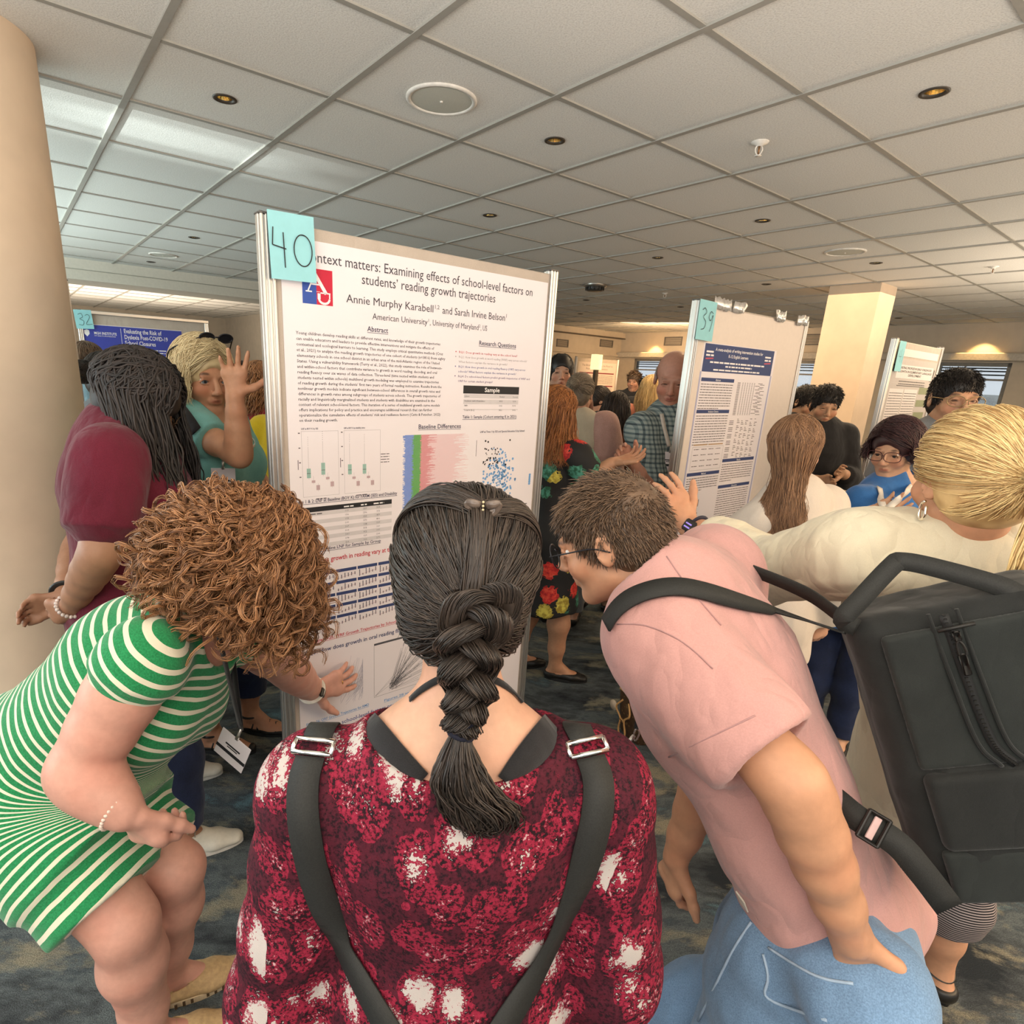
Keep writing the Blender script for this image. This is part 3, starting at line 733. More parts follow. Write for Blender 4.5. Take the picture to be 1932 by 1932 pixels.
K.build('chart_frame', grey, po); KK.build('chart_mark', ink((.1, .08, .09), 'mark'), po); K3.build('chart_box', mint, po); K4.build('chart_small_box', ink((.50, .36, .38), 'rosy'), po)
# long stack of thin bars
r = random.Random(5); Kb, Kg, Kr, Kl = (Print(P40, .0014) for _ in range(4))
for k in range(170):
    z = 1.485-k*.0017; a = .498+r.uniform(-.006, .006); Kb.rect(.457+r.uniform(0, .012), z, a, z+.0014)
    b = .531+r.uniform(-.004, .004); Kg.rect(a, z, b, z+.0015); c_ = .575+r.uniform(-.02, .025); Kr.rect(b, z, c_, z+.0012); Kl.rect(c_, z, .70+r.uniform(-.03, .045), z+.0006)
Kb.build('blue_bars', blue, po); Kg.build('green_bars', green, po); Kr.build('red_bars', ink((.62, .14, .16), 'crimson'), po); Kl.build('pale_bars', pinkr, po)
# bubble scatter
Kb, Kk = Print(P40, .0016), Print(P40, .0018)
for k in range(170):
    u = min(max(r.gauss(.90, .04), .82), .985); z = 1.36-abs(r.gauss(0, .065))+r.uniform(-.03, .03); Kb.dot(u, max(1.20, z), r.uniform(.003, .0058))
for k in range(22): Kb.dot(r.uniform(.84, .96), r.uniform(1.37, 1.43), r.uniform(.003, .005))
for k in range(5): Kb.dot(1.065, 1.275+k*.009, .006)
for k in range(40): u = r.uniform(.815, .89); Kk.dot(u, r.choice((1.375, 1.385, 1.41, 1.425, 1.37))+r.uniform(-.006, .006)-(.02 if r.random() < .3 else 0), r.uniform(.002, .004), 8)
for u, z in ((.945, 1.456), (.822, 1.456), (.835, 1.452), (.93, 1.36)): Kk.dot(u, z, .004, 8)
Kk.rect(.778, 1.40, .7795, 1.46); Kk.words(1.02, 1.06, 1.19, .005, 8)
Kb.build('scatter_bubbles', sky, po); Kk.build('scatter_dots', black, po)
# coloured headings below
for txt, u, z, s, w, mt in (("RQ1: Does growth in reading vary at the school level?", .085, 1.079, .024, .45, red), ("Figures 6-25: WRF Growth Trajectories by School", .107, .797, .016, .33, red), ("RQ3: How does growth in oral reading fluency vary across schools?", .082, .755, .0225, .60, navy), ("Figure 26: ORF Growth Trajectories for RMD", .078, .485, .015, .246, sky), ("Figures 28 and 29: ORF", .388, .480, .014, .20, sky), ("RQ4: Do school-level factors predict growth trajectories?", .118, .446, .023, .55, violet)):
    K = Print(P40, .0018); K.text(txt, u, z, s, w, bold=.012)
    if mt in (sky, violet) and s < .02 or 'Figures 6' in txt: K.rect(u, z-.004, u+w, z-.0028)
    K.build('section_text', mt, po)
Kn, Kk, Kr = Print(P40, .0014), Print(P40, .0014), Print(P40, .0016)
for i in range(6):
    for j in range(5):
        u0 = .122+i*.0805; z1 = 1.045-j*.0415; Kn.rect(u0, z1-.011, u0+.076, z1)
        for q in range(6):
            h_ = r.uniform(.006, .026); zb = z1-.037+q*.0018; Kk.rect(u0+.006+q*.0125, zb, u0+.009+q*.0125, min(zb+h_, z1-.012))
        Kr.line((u0+.004, z1-.034), (u0+.074, z1-.022), .0007)
Kn.build('plot_header', navy, po); Kk.build('plot_whisker', ink((.07, .07, .1), 'whisker'), po); Kr.build('plot_trend', ink((.35, .1, .12), 'trend'), po)
Kk = Print(P40, .0014); Kk.rect(.346, .725, .60, .733); Kk.frame(.346, .511, .60, .726, .0009); Kk.frame(.19, .26, .60, .432, .001)
for k in range(60):
    a = (.41+r.uniform(0, .03), .52+r.uniform(0, .03)); b = (a[0]+r.uniform(.03, .16), a[1]+r.uniform(.0, .17)); Kk.line(a, b, .0008)
for k in range(3): Kk.line((.35, .515), (.45+k*.04, .56+k*.05), .0007)
Kk.build('line_plot', ink((.08, .08, .09), 'line'), po)
Kk = Print(P40, .0014)
for k in range(70):
    a = (r.uniform(.20, .30), r.uniform(.52, .60)); b = (min(a[0]+r.uniform(.01, .09), .30), min(a[1]+r.uniform(.01, .13), .72)); Kk.line(a, b, .0007)
Kk.build('faded_plot', ink((.42, .40, .48), 'faded'), po)
for k in range(5):
    Kk.words(.2, .5, .41-k*.02, .006, k)
# the square logo
K = Print(P40, .0014); K.rect(.117, 1.872, .160, 1.966); K.build('logo_blue', ink((.03, .08, .36), 'logo_blue'), po)
K = Print(P40, .0014); K.rect(.160, 1.872, .2105, 1.968); K.build('logo_red', ink((.55, .01, .04), 'logo_red'), po)
K = Print(P40, .0018)
K.line((.157, 1.957), (.134, 1.907), .004); K.line((.152, 1.96), (.190, 1.903), .0105); K.line((.143, 1.926), (.171, 1.926), .004); K.rect(.127, 1.904, .146, 1.9075); K.rect(.172, 1.903, .203, 1.9065)
K.rect(.160, 1.9065, .1645+.006, 1.9065+.001)
K.rect(.163, 1.887, .172, 1.903); K.rect(.1985, 1.890, .2025, 1.905)
for k in range(10):
    a0, a1 = math.pi+math.pi*k/10, math.pi+math.pi*(k+1)/10; K.line((.1835+.0165*math.cos(a0), 1.889+.013*math.sin(a0)), (.1835+.0165*math.cos(a1), 1.889+.013*math.sin(a1)), .0065)
K.build('logo_letters', white, po)
number_card(P40, .018, 1.925, .148, 2.094, D4+[_o], 'pale blue card with handwritten 40 at the top of the middle board', .02, .022)
tp = MB()
for u, z, w in ((.20, 2.05, .06), (1.02, 2.03, .06)): tp.box(P40.P(u, z, .0022), (w, .0006, .03), RG)

# ---- board 39
b39 = board(2.68, GY, 1.16, 2.085, 'poster board carrying the card numbered 39 with loose clear tape along its top')
P39 = Plane_(2.68, GY-.0135)
po = empty('poster', P39.P(.47, .2), 'white poster with a navy header on the board numbered 39', 'poster', 'research posters')
MB().box(P39.P(.58, 1.07, .0003), (1.08, .0006, 1.99), RG).build('backing_sheet', plain('cream_paper', (.74, .64, .56), .6, 0, .02), po)
MB().box(P39.P(.475, 1.10, .001), (.74, .0012, 1.60), RG).build('sheet', paperm, po)
K = Print(P39, .0022); K.rect(.117, 1.762, .82, 1.897); K.build('header', navy, po)
K = Print(P39, .0019); K.rect(.105, .3, .117, 1.762); K.rect(.82, .3, .835, 1.762); K.build('border', ink((.40, .40, .56), 'lilac'), po)
K = Print(P39, .0026); K.text("A meta-analysis of writing intervention studies for", .215, 1.866, .022, .48, bold=.012); K.text("K-12 English Learners", .345, 1.838, .022, .20, bold=.012)
K.words(.18, .73, 1.806, .013, 3); K.words(.33, .60, 1.789, .012, 4); K.words(.22, .69, 1.770, .012, 5)
for u in (.155, .745): K.words(u-.02, u+.05, 1.855, .014, 6); K.words(u-.02, u+.055, 1.838, .014, 7)
K.build('header_text', white, po)
K = Print(P39, .0026)
for u in (.135, .725): K.line((u, 1.825), (u+.07, 1.829), .006)
K.build('logo_stroke', ink((.55, .08, .12), 'logo_red2'), po)
K, Kk = Print(P39, .0022), Print(P39, .0022); KT = Print(P39, .0026)
def section(u0, u1, z, title, n, seed, lh=.0135):
    K.rect(u0, z, u1, z+.018); KT.text(title, (u0+u1)/2, z+.004, .014, align='C', bold=.01)
    for q in range(n): Kk.words(u0+.004, u1-.004, z-.016-q*lh, .0065, seed+q, q == n-1)
section(.125, .44, 1.715, "Abstract", 10, 10); section(.125, .44, 1.555, "Inclusion Criteria", 12, 30); section(.125, .44, 1.225, "Method", 6, 60); section(.455, .80, 1.285, "Results", 8, 80); section(.455, .80, 1.135, "Discussion", 20, 100); section(.455, .80, .83, "References", 14, 130, .011)
for q in range(26):
    z = 1.715-q*.0068
    for u in (.48, .53, .555, .58, .605, .63, .655): Kk.rect(u, z, u+(.03 if u < .5 else .010), z+.003)
    u = .70+.03*math.sin(q*2.3); Kk.rect(u, z, u+.05, z+.003)
for q in range(24):
    z = 1.52-q*.0092
    for u in (.46, .54, .585, .63, .68, .73): Kk.rect(u, z, u+(.045 if u < .5 else .014+.008*((q*7+int(u*50)) % 3)), z+.0035) if (q*5+int(u*70)) % 4 else None
Kk.frame(.14, 1.255, .44, 1.38, .001); 
for q in range(4):
    for u in (.155, .225, .295, .365): Kk.words(u, u+.05, 1.365-q*.03, .006, q*9+int(u*90))
for q in range(9): Kk.rect(.16+q*.014, 1.03+.01*(q % 3), .166+q*.014, 1.09)
for q in range(7): Kk.words(.14, .28, 1.01-q*.018, .010, 200+q)
K.build('section_header', navy, po); Kk.build('small_print', ink((.14, .12, .12), 'print'), po); KT.build('section_title', white, po)
K = Print(P39, .0024); K.rect(.145, 1.388, .275, 1.394); K.rect(.285, 1.388, .43, 1.394); K.build('table_rule', tan, po)
D3 = [(.18, .74), (.30, .80), (.42, .70), (.28, .58), (.45, .46), (.40, .30), (.22, .26)]
number_card(P39, -.012, 1.905, .135, 2.085, [D3, [(.82, .70), (.68, .74), (.60, .60), (.72, .52), (.82, .66), (.80, .40), (.74, .24)]], 'pale blue card with handwritten 39 on the right-hand board', -.02, .022)
tm, t_t, tb = new_mat('clear_tape'); tb.inputs['Roughness'].default_value = .25; tb.inputs['Transmission Weight'].default_value = .55; setc(tb, (.62, .58, .54)); L(t_t, ramp(t_t, noise(t_t, objco(t_t), 60), [(.3, (.5, .47, .44)), (.7, (.8, .77, .73))]), tb.inputs['Base Color'])
for u, w, lab in ((.20, .15, 'torn piece of clear tape beside the card numbered 39'), (.36, .11, 'square of clear tape second from the card numbered 39'), (.80, .12, 'clear tape strip on the board top toward the right pole'), (1.06, .13, 'crumpled clear tape wrapped on the right pole top of board 39')):
    m = MB(); nn = 8; base = P39.P(u, 2.085, .004)
    V, F = ribbon([base+GA*(w*(q/nn-.5))+np.array([0, 0, -.004+.012*vnoise(np.array([[u*9+q*.7, 1.3, 0]]), 1)[0]])-GB*(.004+.010*abs(vnoise(np.array([[u*5+q*.9, 3.1, 2]]), 1)[0])) for q in range(nn+1)], -GB, [.052+.008*math.sin(q*3.1+u*9) for q in range(nn+1)], .0008)
    m.add(V, F); o = m.build('tape_strip', tm, None, True); tag(o, lab, 'tape', 'tape strips on the board top')

# ---- board 41
b41 = board(5.27, GY, 1.10, 2.09, 'narrow-looking poster board near the square column at the right')
P41 = Plane_(5.27, GY-.0135)
po = empty('poster', P41.P(.5, .2), 'grey poster with green blocks on the rightmost board', 'poster', 'research posters')
MB().box(P41.P(.55, 1.04, .0006), (1.0, .0012, 1.84), RG).build('sheet', plain('grey_poster', (.52, .46, .42), .6, 0, .02), po)
K = Print(P41, .0016); K.rect(.12, 1.975, 1.02, 2.03); K.rect(.16, 1.815, .98, 1.915); K.rect(.10, 1.1, .40, 1.735); K.rect(.42, 1.1, .72, 1.735); K.build('white_panel', plain('poster_panel', (.74, .66, .62), .6, 0, .02), po)
K = Print(P41, .0022); K.text("WRITING PROFILES IN EARLY CHILDHOOD", .20, 1.885, .024, .74, bold=.02); K.text("GROWTH IN ELEMENTARY LANGUAGE", .18, 1.858, .024, .78, bold=.02); K.text("DEVELOPMENT", .42, 1.832, .024, .30, bold=.02)
for q in range(2): K.words(.25, .85, 1.79-q*.02, .009, 300+q)
K.rect(.22, 1.757, .86, 1.762)
for q in range(28): K.words(.11, .39, 1.70-q*.02, .008, 310+q); K.words(.43, .71, 1.70-q*.02, .008, 350+q)
K.rect(.06, 1.90, .12, 1.915); K.rect(.085, 1.86, .10, 1.90); K.rect(1.0, 1.84, 1.02, 1.90)
K.build('print', ink((.10, .09, .08), 'print2'), po)
K = Print(P41, .0018)
for q in range(6): K.rect(.75, 1.70-q*.10, 1.0, 1.755-q*.10)
K.build('green_block', olive, po)
number_card(P41, .03, 1.86, .16, 2.075, [[(.3, .7), (.2, .5), (.6, .5)], [(.5, .75), (.5, .3)], [(.8, .7), (.8, .3)]], 'pale blue number card in shade on the rightmost board', 0, .022, w=.002)

# ---- board 32 beyond the round column
b32 = board(.60, 6.64, 1.12, 2.085, 'poster board beyond the round column carrying the card numbered 32')
MB().box(G(1.16, 6.622, 2.07), (1.12, .03, .03), RG, .004).build('top_rail', alum, b32)
P32 = Plane_(.60, 6.64-.0135)
po = empty('poster', P32.P(.5, .3), 'poster with a royal blue header on the board numbered 32', 'poster', 'research posters')
MB().box(P32.P(.43, 1.22, .0006), (.86, .0012, 1.50), RG).build('sheet', paperm, po)
K = Print(P32, .0016); K.rect(.005, 1.715, .86, 1.965); K.build('header', ink((.045, .06, .36), 'royal'), po)
K = Print(P32, .0022)
for k, t_ in enumerate(("Evaluating the Risk of", "Dyslexia Post-COVID-19", "School Closures")): K.text(t_, .36, 1.912-k*.052, .054, (.32, .37, .26)[k], bold=.012)
K.text("MGH INSTITUTE", .12, 1.885, .032, .18, bold=.014); K.text("OF HEALTH PROFESSIONS", .12, 1.868, .014, .17); K.rect(.335, 1.73, .338, 1.95); K.words(.36, .80, 1.765, .014, 5); K.words(.36, .70, 1.742, .014, 6)
K.poly([(.06, 1.92), (.045, 1.915), (.045, 1.885), (.065, 1.862), (.085, 1.885), (.085, 1.915), (.065, 1.924)][::-1])
K.build('header_text', white, po)
K = Print(P32, .0016)
for q in range(22): K.words(.04, .40, 1.67-q*.03, .013, 400+q); K.words(.46, .82, 1.67-q*.03, .013, 440+q)
K.build('small_print', ink((.12, .12, .16), 'print3'), po)
number_card(P32, -.02, 1.925, .115, 2.085, [[(.2, .75), (.4, .8), (.45, .62), (.28, .52), (.48, .40), (.40, .2), (.18, .22)], [(.60, .70), (.75, .76), (.85, .62), (.60, .25), (.95, .25)]], 'pale blue card with handwritten 32 at the left', .06, .022)
bl = board(-.70, 4.15, 1.06, 2.085, 'poster board mostly hidden behind the round column, only its pole edge showing')

# ---- posters at the far end
for gx, gy, w, name in ((8.62, 8.05, 1.25, 'poster board with dark red rules in front of the far wall'), (6.9, 8.05, 1.2, 'far poster board half hidden by the middle board')):
    bb = board(gx, gy, w, 2.09, name); pl = Plane_(gx, gy-.0135)
    po = empty('poster', pl.P(.5, .3), 'white poster with dark red rules on the far board' if gx > 8 else 'pale poster on the far board beside the middle board', 'poster', 'research posters')
    MB().box(pl.P(w/2, 1.2, .0006), (w-.14, .0012, 1.62), RG).build('sheet', plain('far_paper', (.66, .55, .47), .6, 0, .02), po)
    K = Print(pl, .002)
    for z in (1.80, 1.56, 1.28, 1.0): K.rect(.12, z, w-.12, z+.022)
    K.build('rule', maroon, po)
    K = Print(pl, .002)
    K.text("The Brief Texts: Finding the Road to", .18, 1.935, .05, w-.36); K.text("Reading Comprehension", .30, 1.875, .05, w-.62)
    for b0 in (1.76, 1.52, 1.24):
        for q in range(6): K.words(.14, w-.14, b0-q*.028, .012, int(b0*77)+q)
    K.build('small_print', ink((.2, .15, .13), 'print4'), po)
# tall yellow-white lit column of light beside the far poster: a lit floor banner
lb = empty('light_box', G(8.70, 7.6, 0), 'small glowing pale yellow light box on a dark post by the far poster', 'light box')
MB().box(G(8.70, 7.6, 2.0), (.22, .10, .27), RG, .01).build('lit_panel', plain('lit_panel', (.9, .85, .5), .5, emit=(1, .92, .5), es=.8), lb)
gbox(MB(), 8.67, 8.75, 7.57, 7.63, 0, 1.87).build('post', trimm, lb)
# maroon-headed poster at the far right
bb = board(8.2, .55, 1.1, 2.06, 'display board at the far right edge behind the blonde woman'); pl = Plane_(8.2, .55-.0135)
po = empty('poster', pl.P(.5, .3), 'poster with a dark red header at the right edge', 'poster', 'research posters')
MB().box(pl.P(.55, 1.2, .0006), (1.0, .0012, 1.6), RG).build('sheet', plain('far_paper', (.66, .55, .47)), po)
K = Print(pl, .002); K.rect(.06, 1.75, 1.04, 1.86); K.build('header', maroon, po)
K = Print(pl, .002)
for q in range(16): K.words(.1, 1.0, 1.70-q*.03, .012, 700+q)
K.build('small_print', ink((.2, .15, .13), 'print4'), po)
# ------------------------------------------------------------------ people: tools
EZ = np.array([0, 0, 1.0])
from mathutils.bvhtree import BVHTree
class Cast:
    """finds the visible surface of finished meshes, to lay straps and seams on it"""
    def __init__(s, *objs):
        V = []; F = []; n = 0
        for o in objs:
            me = o.data; v = np.zeros(len(me.vertices)*3, np.float32); me.vertices.foreach_get('co', v); v = v.reshape(-1, 3)
            f = np.zeros(len(me.loops), np.int32); me.loops.foreach_get('vertex_index', f); V.append(v); F.append(f.reshape(-1, 4)+n); n += len(v)
        s.t = BVHTree.FromPolygons(np.concatenate(V).tolist(), np.concatenate(F).tolist())
    def at(s, x, y, off=.003):
        d = nz(ray(x, y)); h = s.t.ray_cast(Vector(CAMP), Vector(d))
        if h[0] is None: return None, None
        n = np.array(h[1]); n = n if n @ d < 0 else -n; return np.array(h[0])+n*off, n
    def path(s, pts, m=24, off=.003, wid=None):
        C = []; Nn = []
        P = spline(np.array([[a, b, 0] for a, b in pts], float), m)
        for q in P:
            c, n = s.at(q[0], q[1], off)
            if c is not None: C.append(c); Nn.append(n)
        C = np.array(C); Nn = np.array(Nn)
        for _ in range(3): C[1:-1] = .5*C[1:-1]+.25*(C[:-2]+C[2:]); Nn[1:-1] = .5*Nn[1:-1]+.25*(Nn[:-2]+Nn[2:])
        return C, Nn
def lerp(a, b, t): return np.asarray(a)*(1-t)+np.asarray(b)*t
def smask(x): return np.clip(1.5-1.5*x, 0, 1)
class Person:
    def __init__(s, label, J, sc=1.0, h=.006, skn=None, fem=True, wide=1.0, deep=1.0, arm=1.0, leg=1.0, face=True, group=None, headsc=1.0):
        s.J = {k: np.asarray(v, float) for k, v in J.items()}; J = s.J; s.sc = sc; s.h = h; s.fem = fem; s.arm_k = arm; s.leg_k = leg; s.face = face
        s.lat = nz(J['shR']-J['shL']); s.up = nz(J['neck']-J['pelvis']); s.fwd = nz(np.cross(s.up, s.lat)); s.lat = np.cross(s.fwd, s.up)
        s.plat = nz(J['hipR']-J['hipL']); s.pf = nz(np.cross(s.up*.5+EZ*.5, s.plat))
        L_ = np.linalg.norm(J['neck']-J['pelvis'])
        J.setdefault('waist', lerp(J['pelvis'], J['neck'], .36)); J.setdefault('chest', lerp(J['pelvis'], J['neck'], .70))
        s.hw, s.ww, s.cw = ((.165, .132, .145) if fem else (.155, .145, .165)); s.hw *= sc*wide; s.ww *= sc*wide; s.cw *= sc*wide
        s.q = (.72 if fem else .70)*deep
        s.HR = R3(J['hfwd'], J.get('hup', EZ)); s.hs = sc*headsc; s.hands = {}; s.feet = {}
        base = (J['ankL']+J['ankR'])/2; base[2] = 0
        s.root = empty('person', base, label, 'person', group); s.skin = skn
    def hp(s, x, y, z): return s.J['head']+(np.array([x, y, z])*s.hs) @ s.HR
    def torso(s, S, d=0, chest=True, k=.05):
        J = s.J; q = s.q; a = lambda r: r+d
        qd = lambda r: (r*q+d)/(r+d)
        S.cone(J['pelvis'], J['waist'], a(s.hw), a(s.ww), k, (s.pf, qd(s.hw)))
        S.cone(J['waist'], J['chest'], a(s.ww), a(s.cw), k, (s.fwd, qd(s.ww)))
        S.cone(J['chest'], lerp(J['chest'], J['neck'], .62), a(s.cw), a(s.cw*.74), k, (s.fwd, qd(s.cw)))
        ny = lerp(J['chest'], J['neck'], .80)
        for X in 'LR':
            S.cone(ny, J['sh'+X]-s.up*.004, .058*s.sc+d, .050*s.sc*s.arm_k+d, k)
        if s.fem and chest:
            for e in (-1, 1): S.ell(J['chest']+s.lat*e*.072*s.sc+s.fwd*(s.cw*q*.72)-s.up*.035*s.sc, np.array([.075, .070, .078])*s.sc+d, np.array([s.lat, s.fwd, s.up]), k)
        for e in (-1, 1): S.ell(J['pelvis']+s.plat*e*.07*s.sc-s.pf*.045*s.sc-EZ*.04*s.sc, np.array([.09, .09, .10])*s.sc+d, np.array([s.plat, s.pf, EZ]), k)
        return S
    AT = [(0, .053), (.3, .0505), (.6, .046), (.9, .0412), (1, .0405), (1.12, .0415), (1.3, .0410), (1.5, .0370), (1.75, .0310), (2, .0262)]
    LT = [(0, .090), (.3, .084), (.8, .062), (1, .057), (1.3, .060), (1.7, .044), (2, .036)]
    def limb(s, X, kind, t0, t1):
        J = s.J; a, b, c = (J['sh'+X], J['el'+X], J['wr'+X]) if kind == 'arm' else (J['hip'+X], J['kn'+X], J['ank'+X])
        tab = s.AT if kind == 'arm' else s.LT; kk = s.arm_k if kind == 'arm' else s.leg_k
        ts = sorted({t0, t1} | {t for t, _ in tab if t0 < t < t1})
        P = [lerp(a, b, t) if t <= 1 else lerp(b, c, t-1) for t in ts]
        return P, [np.interp(t, [x for x, _ in tab], [y for _, y in tab])*s.sc*kk for t in ts]
    def arm(s, S, X, t0=0, t1=2, d=0, k=.02, d1=None, cut=True):
        P, R_ = s.limb(X, 'arm', t0, t1); n = len(P); d1 = d if d1 is None else d1
        for i in range(n-1): S.cone(P[i], P[i+1], R_[i]+d+(d1-d)*i/(n-1), R_[i+1]+d+(d1-d)*(i+1)/(n-1), k, None, cut and i == n-2 and d > 0)
        return S
    def legs(s, S, X, t0=0, t1=2, d=0, k=.03, d1=None):
        P, R_ = s.limb(X, 'leg', t0, t1); n = len(P); d1 = d if d1 is None else d1
        for i in range(n-1): S.cone(P[i], P[i+1], R_[i]+d+(d1-d)*i/(n-1), R_[i+1]+d+(d1-d)*(i+1)/(n-1), k, None, i == n-2 and d > 0)
        return S
    def neckhead(s, S):
        J = s.J; hs = s.hs; R_ = s.HR; p = s.hp
        S.cone(lerp(J['chest'], J['neck'], .85), p(0, -.028, -.07), (.060 if s.fem else .068)*s.sc, (.050 if s.fem else .058)*hs, .03)
        S.ell(p(0, -.012, .036), np.array([.074, .094, .083])*hs, R_, .02)
        S.ell(p(0, .028, -.030), np.array([.060, .062, .085])*hs, R_, .02)
        for e in (-1, 1): S.cone(p(e*.046, .0, -.060), p(e*.012, .066, -.098), .020*hs, .018*hs, .02)
        S.ell(p(0, .068, -.099), np.array([.021, .017, .016])*hs, R_, .012)
        if s.face:
            S.cone(p(-.034, .080, .020), p(.034, .080, .020), .0125*hs, .0125*hs, .012)
            for e in (-1, 1):
                S.ell(p(e*.041, .060, -.030), np.array([.024, .022, .024])*hs, R_, .018)
                S.ell(p(e*.032, .0985, .001), np.array([.017, .014, .011])*hs, R_, .010, 's')
            for e in (-1, 1):
                S.chain([p(e*.032+u, y_, z_) for u, y_, z_ in ((-.0165, .079, .000), (-.008, .0862, .0068), (.008, .0862, .0068), (.0165, .079, .000))], [.0036*hs]*4, .003)
                S.chain([p(e*.032+u, y_, z_) for u, y_, z_ in ((-.0165, .079, -.001), (-.008, .0850, -.0072), (.008, .0850, -.0072), (.0165, .079, -.001))], [.0030*hs]*4, .003)
            S.cone(p(0, .089, .010), p(0, .112, -.030), .0075*hs, .0115*hs, .008)
            for e in (-1, 1): S.ell(p(e*.011, .100, -.035), np.array([.0085, .011, .008])*hs, R_, .006)
            S.cone(p(-.021, .084, -.061), p(0, .0955, -.0565), .0036*hs, .0050*hs, .006); S.cone(p(.021, .084, -.061), p(0, .0945, -.0565), .0036*hs, .0050*hs, .006)
            S.cone(p(-.017, .085, -.068), p(.017, .085, -.068), .0046*hs, .0046*hs, .007); S.ell(p(0, .087, -.0685), np.array([.016, .0065, .0055])*hs, R_, .006)
            S.cone(p(-.020, .0945, -.0632), p(.020, .0945, -.0632), .0022*hs, .0022*hs, .003, None, False, 's')
        for e in (-1, 1):
            er = np.array([nz(R_[0]-.35*e*R_[1]), nz(R_[1]+.35*e*R_[0]), R_[2]])
            S.ell(p(e*.078, -.012, -.004), np.array([.0085, .019, .032])*hs, er, .008)
            S.ell(p(e*.086, -.006, .000), np.array([.0055, .010, .018])*hs, er, .004, 's')
    def hand(s, S, X, d=None, n=None, curl=(.35, .4, .45, .5), spread=.08, thumb=(.75, .65, .25), sc=None):
        J = s.J; w = J['wr'+X]; hs = sc or s.sc*.98; d = nz(d if d is not None else w-J['el'+X]); n = nz(np.asarray(n, float)-d*(np.asarray(n, float) @ d)); t = nz(np.cross(d, n))*(1 if X == 'R' else -1)
        flat = (n, .60)
        S.cone(J['wr'+X]-d*.01, w+d*.078*hs+t*.018*hs, .026*hs, .023*hs, .015, flat); S.cone(w, w+d*.074*hs-t*.022*hs, .024*hs, .020*hs, .015, flat)
        S.cone(w+d*.074*hs+t*.026*hs, w+d*.070*hs-t*.030*hs, .0135*hs, .0115*hs, .012)
        ln = (.070, .079, .073, .057); rr = (.0092, .0095, .0090, .0080); s.tips = []
        for j in range(4):
            b = w+d*(.080, .083, .080, .072)[j]*hs+t*(.029, .0095, -.0105, -.029)[j]*hs
            a0 = spread*(1.4, .4, -.6, -1.7)[j]; dd = nz(d+t*a0); ang = 0; P = [b-dd*.012*hs]; P.append(b)
            for f_, c_ in ((.44, .75), (.31, 1.1), (.25, .75)):
                ang += curl[j]*c_; b = b+(dd*math.cos(ang)+n*math.sin(ang))*ln[j]*f_*hs; P.append(b)
            S.chain(P, [rr[j]*hs, rr[j]*hs, rr[j]*.95*hs, rr[j]*.86*hs, rr[j]*.72*hs], .004); s.tips.append(b)
        tb = w+d*.020*hs+t*.024*hs+n*.004*hs; td = nz(d*thumb[0]+t*thumb[1]+n*thumb[2])
        m1 = tb+td*.040*hs; td2 = nz(td+d*.3); m2 = m1+td2*.032*hs; m3 = m2+nz(td2+d*.2)*.026*hs
        S.chain([tb, m1, m2, m3], [.016*hs, .0125*hs, .0108*hs, .0085*hs], .010)
    def footdir(s, X):
        d = s.feet.get(X, s.pf); d = np.array([d[0], d[1], 0.0]); return nz(d)
    def foot(s, S, X, d=0, k=.015, top=None):
        a = s.J['ank'+X]; f_ = s.footdir(X); sc = s.sc; g = np.array([a[0], a[1], 0.0])
        S.cone(a, g-f_*.028*sc+EZ*(.034*sc), .034*sc+d, .030*sc+d, k)
        S.cone(g-f_*.028*sc+EZ*(.032*sc), g+f_*.105*sc+EZ*.030*sc, .030*sc+d, .040*sc+d, k, (EZ, .72))
        S.cone(g+f_*.105*sc+EZ*.028*sc, g+f_*.165*sc+EZ*.022*sc, .040*sc+d, .028*sc+d, k, (EZ, .62))
        S.cone(a+f_*.015*sc, g+f_*.09*sc+EZ*.035*sc, .034*sc+d, .026*sc+d, k)
    def body(s, hands='LR', feet=True):
        S = Sdf(s.h); s.torso(S); s.neckhead(S)
        for X in 'LR':
            s.arm(S, X); s.legs(S, X)
            if X in s.hands or X in hands: s.hand(S, X, **{**dict(n=s.fwd), **s.hands.get(X, {})})
            s.foot(S, X)
        S.box(np.array([*s.root.location[:2], -.2]), (1, 1, .2), None, .004, .0, 's')
        V, F = S.run(); V = relax(V, F, 1, .4)
        q = (V-s.J['head']) @ s.HR.T/s.hs; x, y, z = np.abs(q[:, 0]), q[:, 1], q[:, 2]; at_ = {}
        if s.face:
            fr = (y > .04)*(np.linalg.norm(q, axis=1) < .15)
            at_['lip'] = fr*smask((x/.023)**2+((z+.0625)/.0090)**2)*(y > .08)
            at_['brow'] = fr*smask(((x-.034)/.018)**2+((z-.026+.25*np.maximum(x-.036, 0))/.0055)**2)*getattr(s, 'browk', .8)
            if s.h > .0048: at_['brow'] = np.maximum(at_['brow'], fr*smask(((x-.032)/.0155)**2+((z-.001)/.0048)**2)*.85)
            at_['blush'] = fr*smask(((x-.042)/.026)**2+((z+.032)/.026)**2)*.5+smask(((q[:, 0])/.012)**2+((z+.03)/.014)**2)*(y > .1)*.4
        s.bodyo = link('body', mesh(V, F, True, at_), s.skin, s.root)
        return s.bodyo
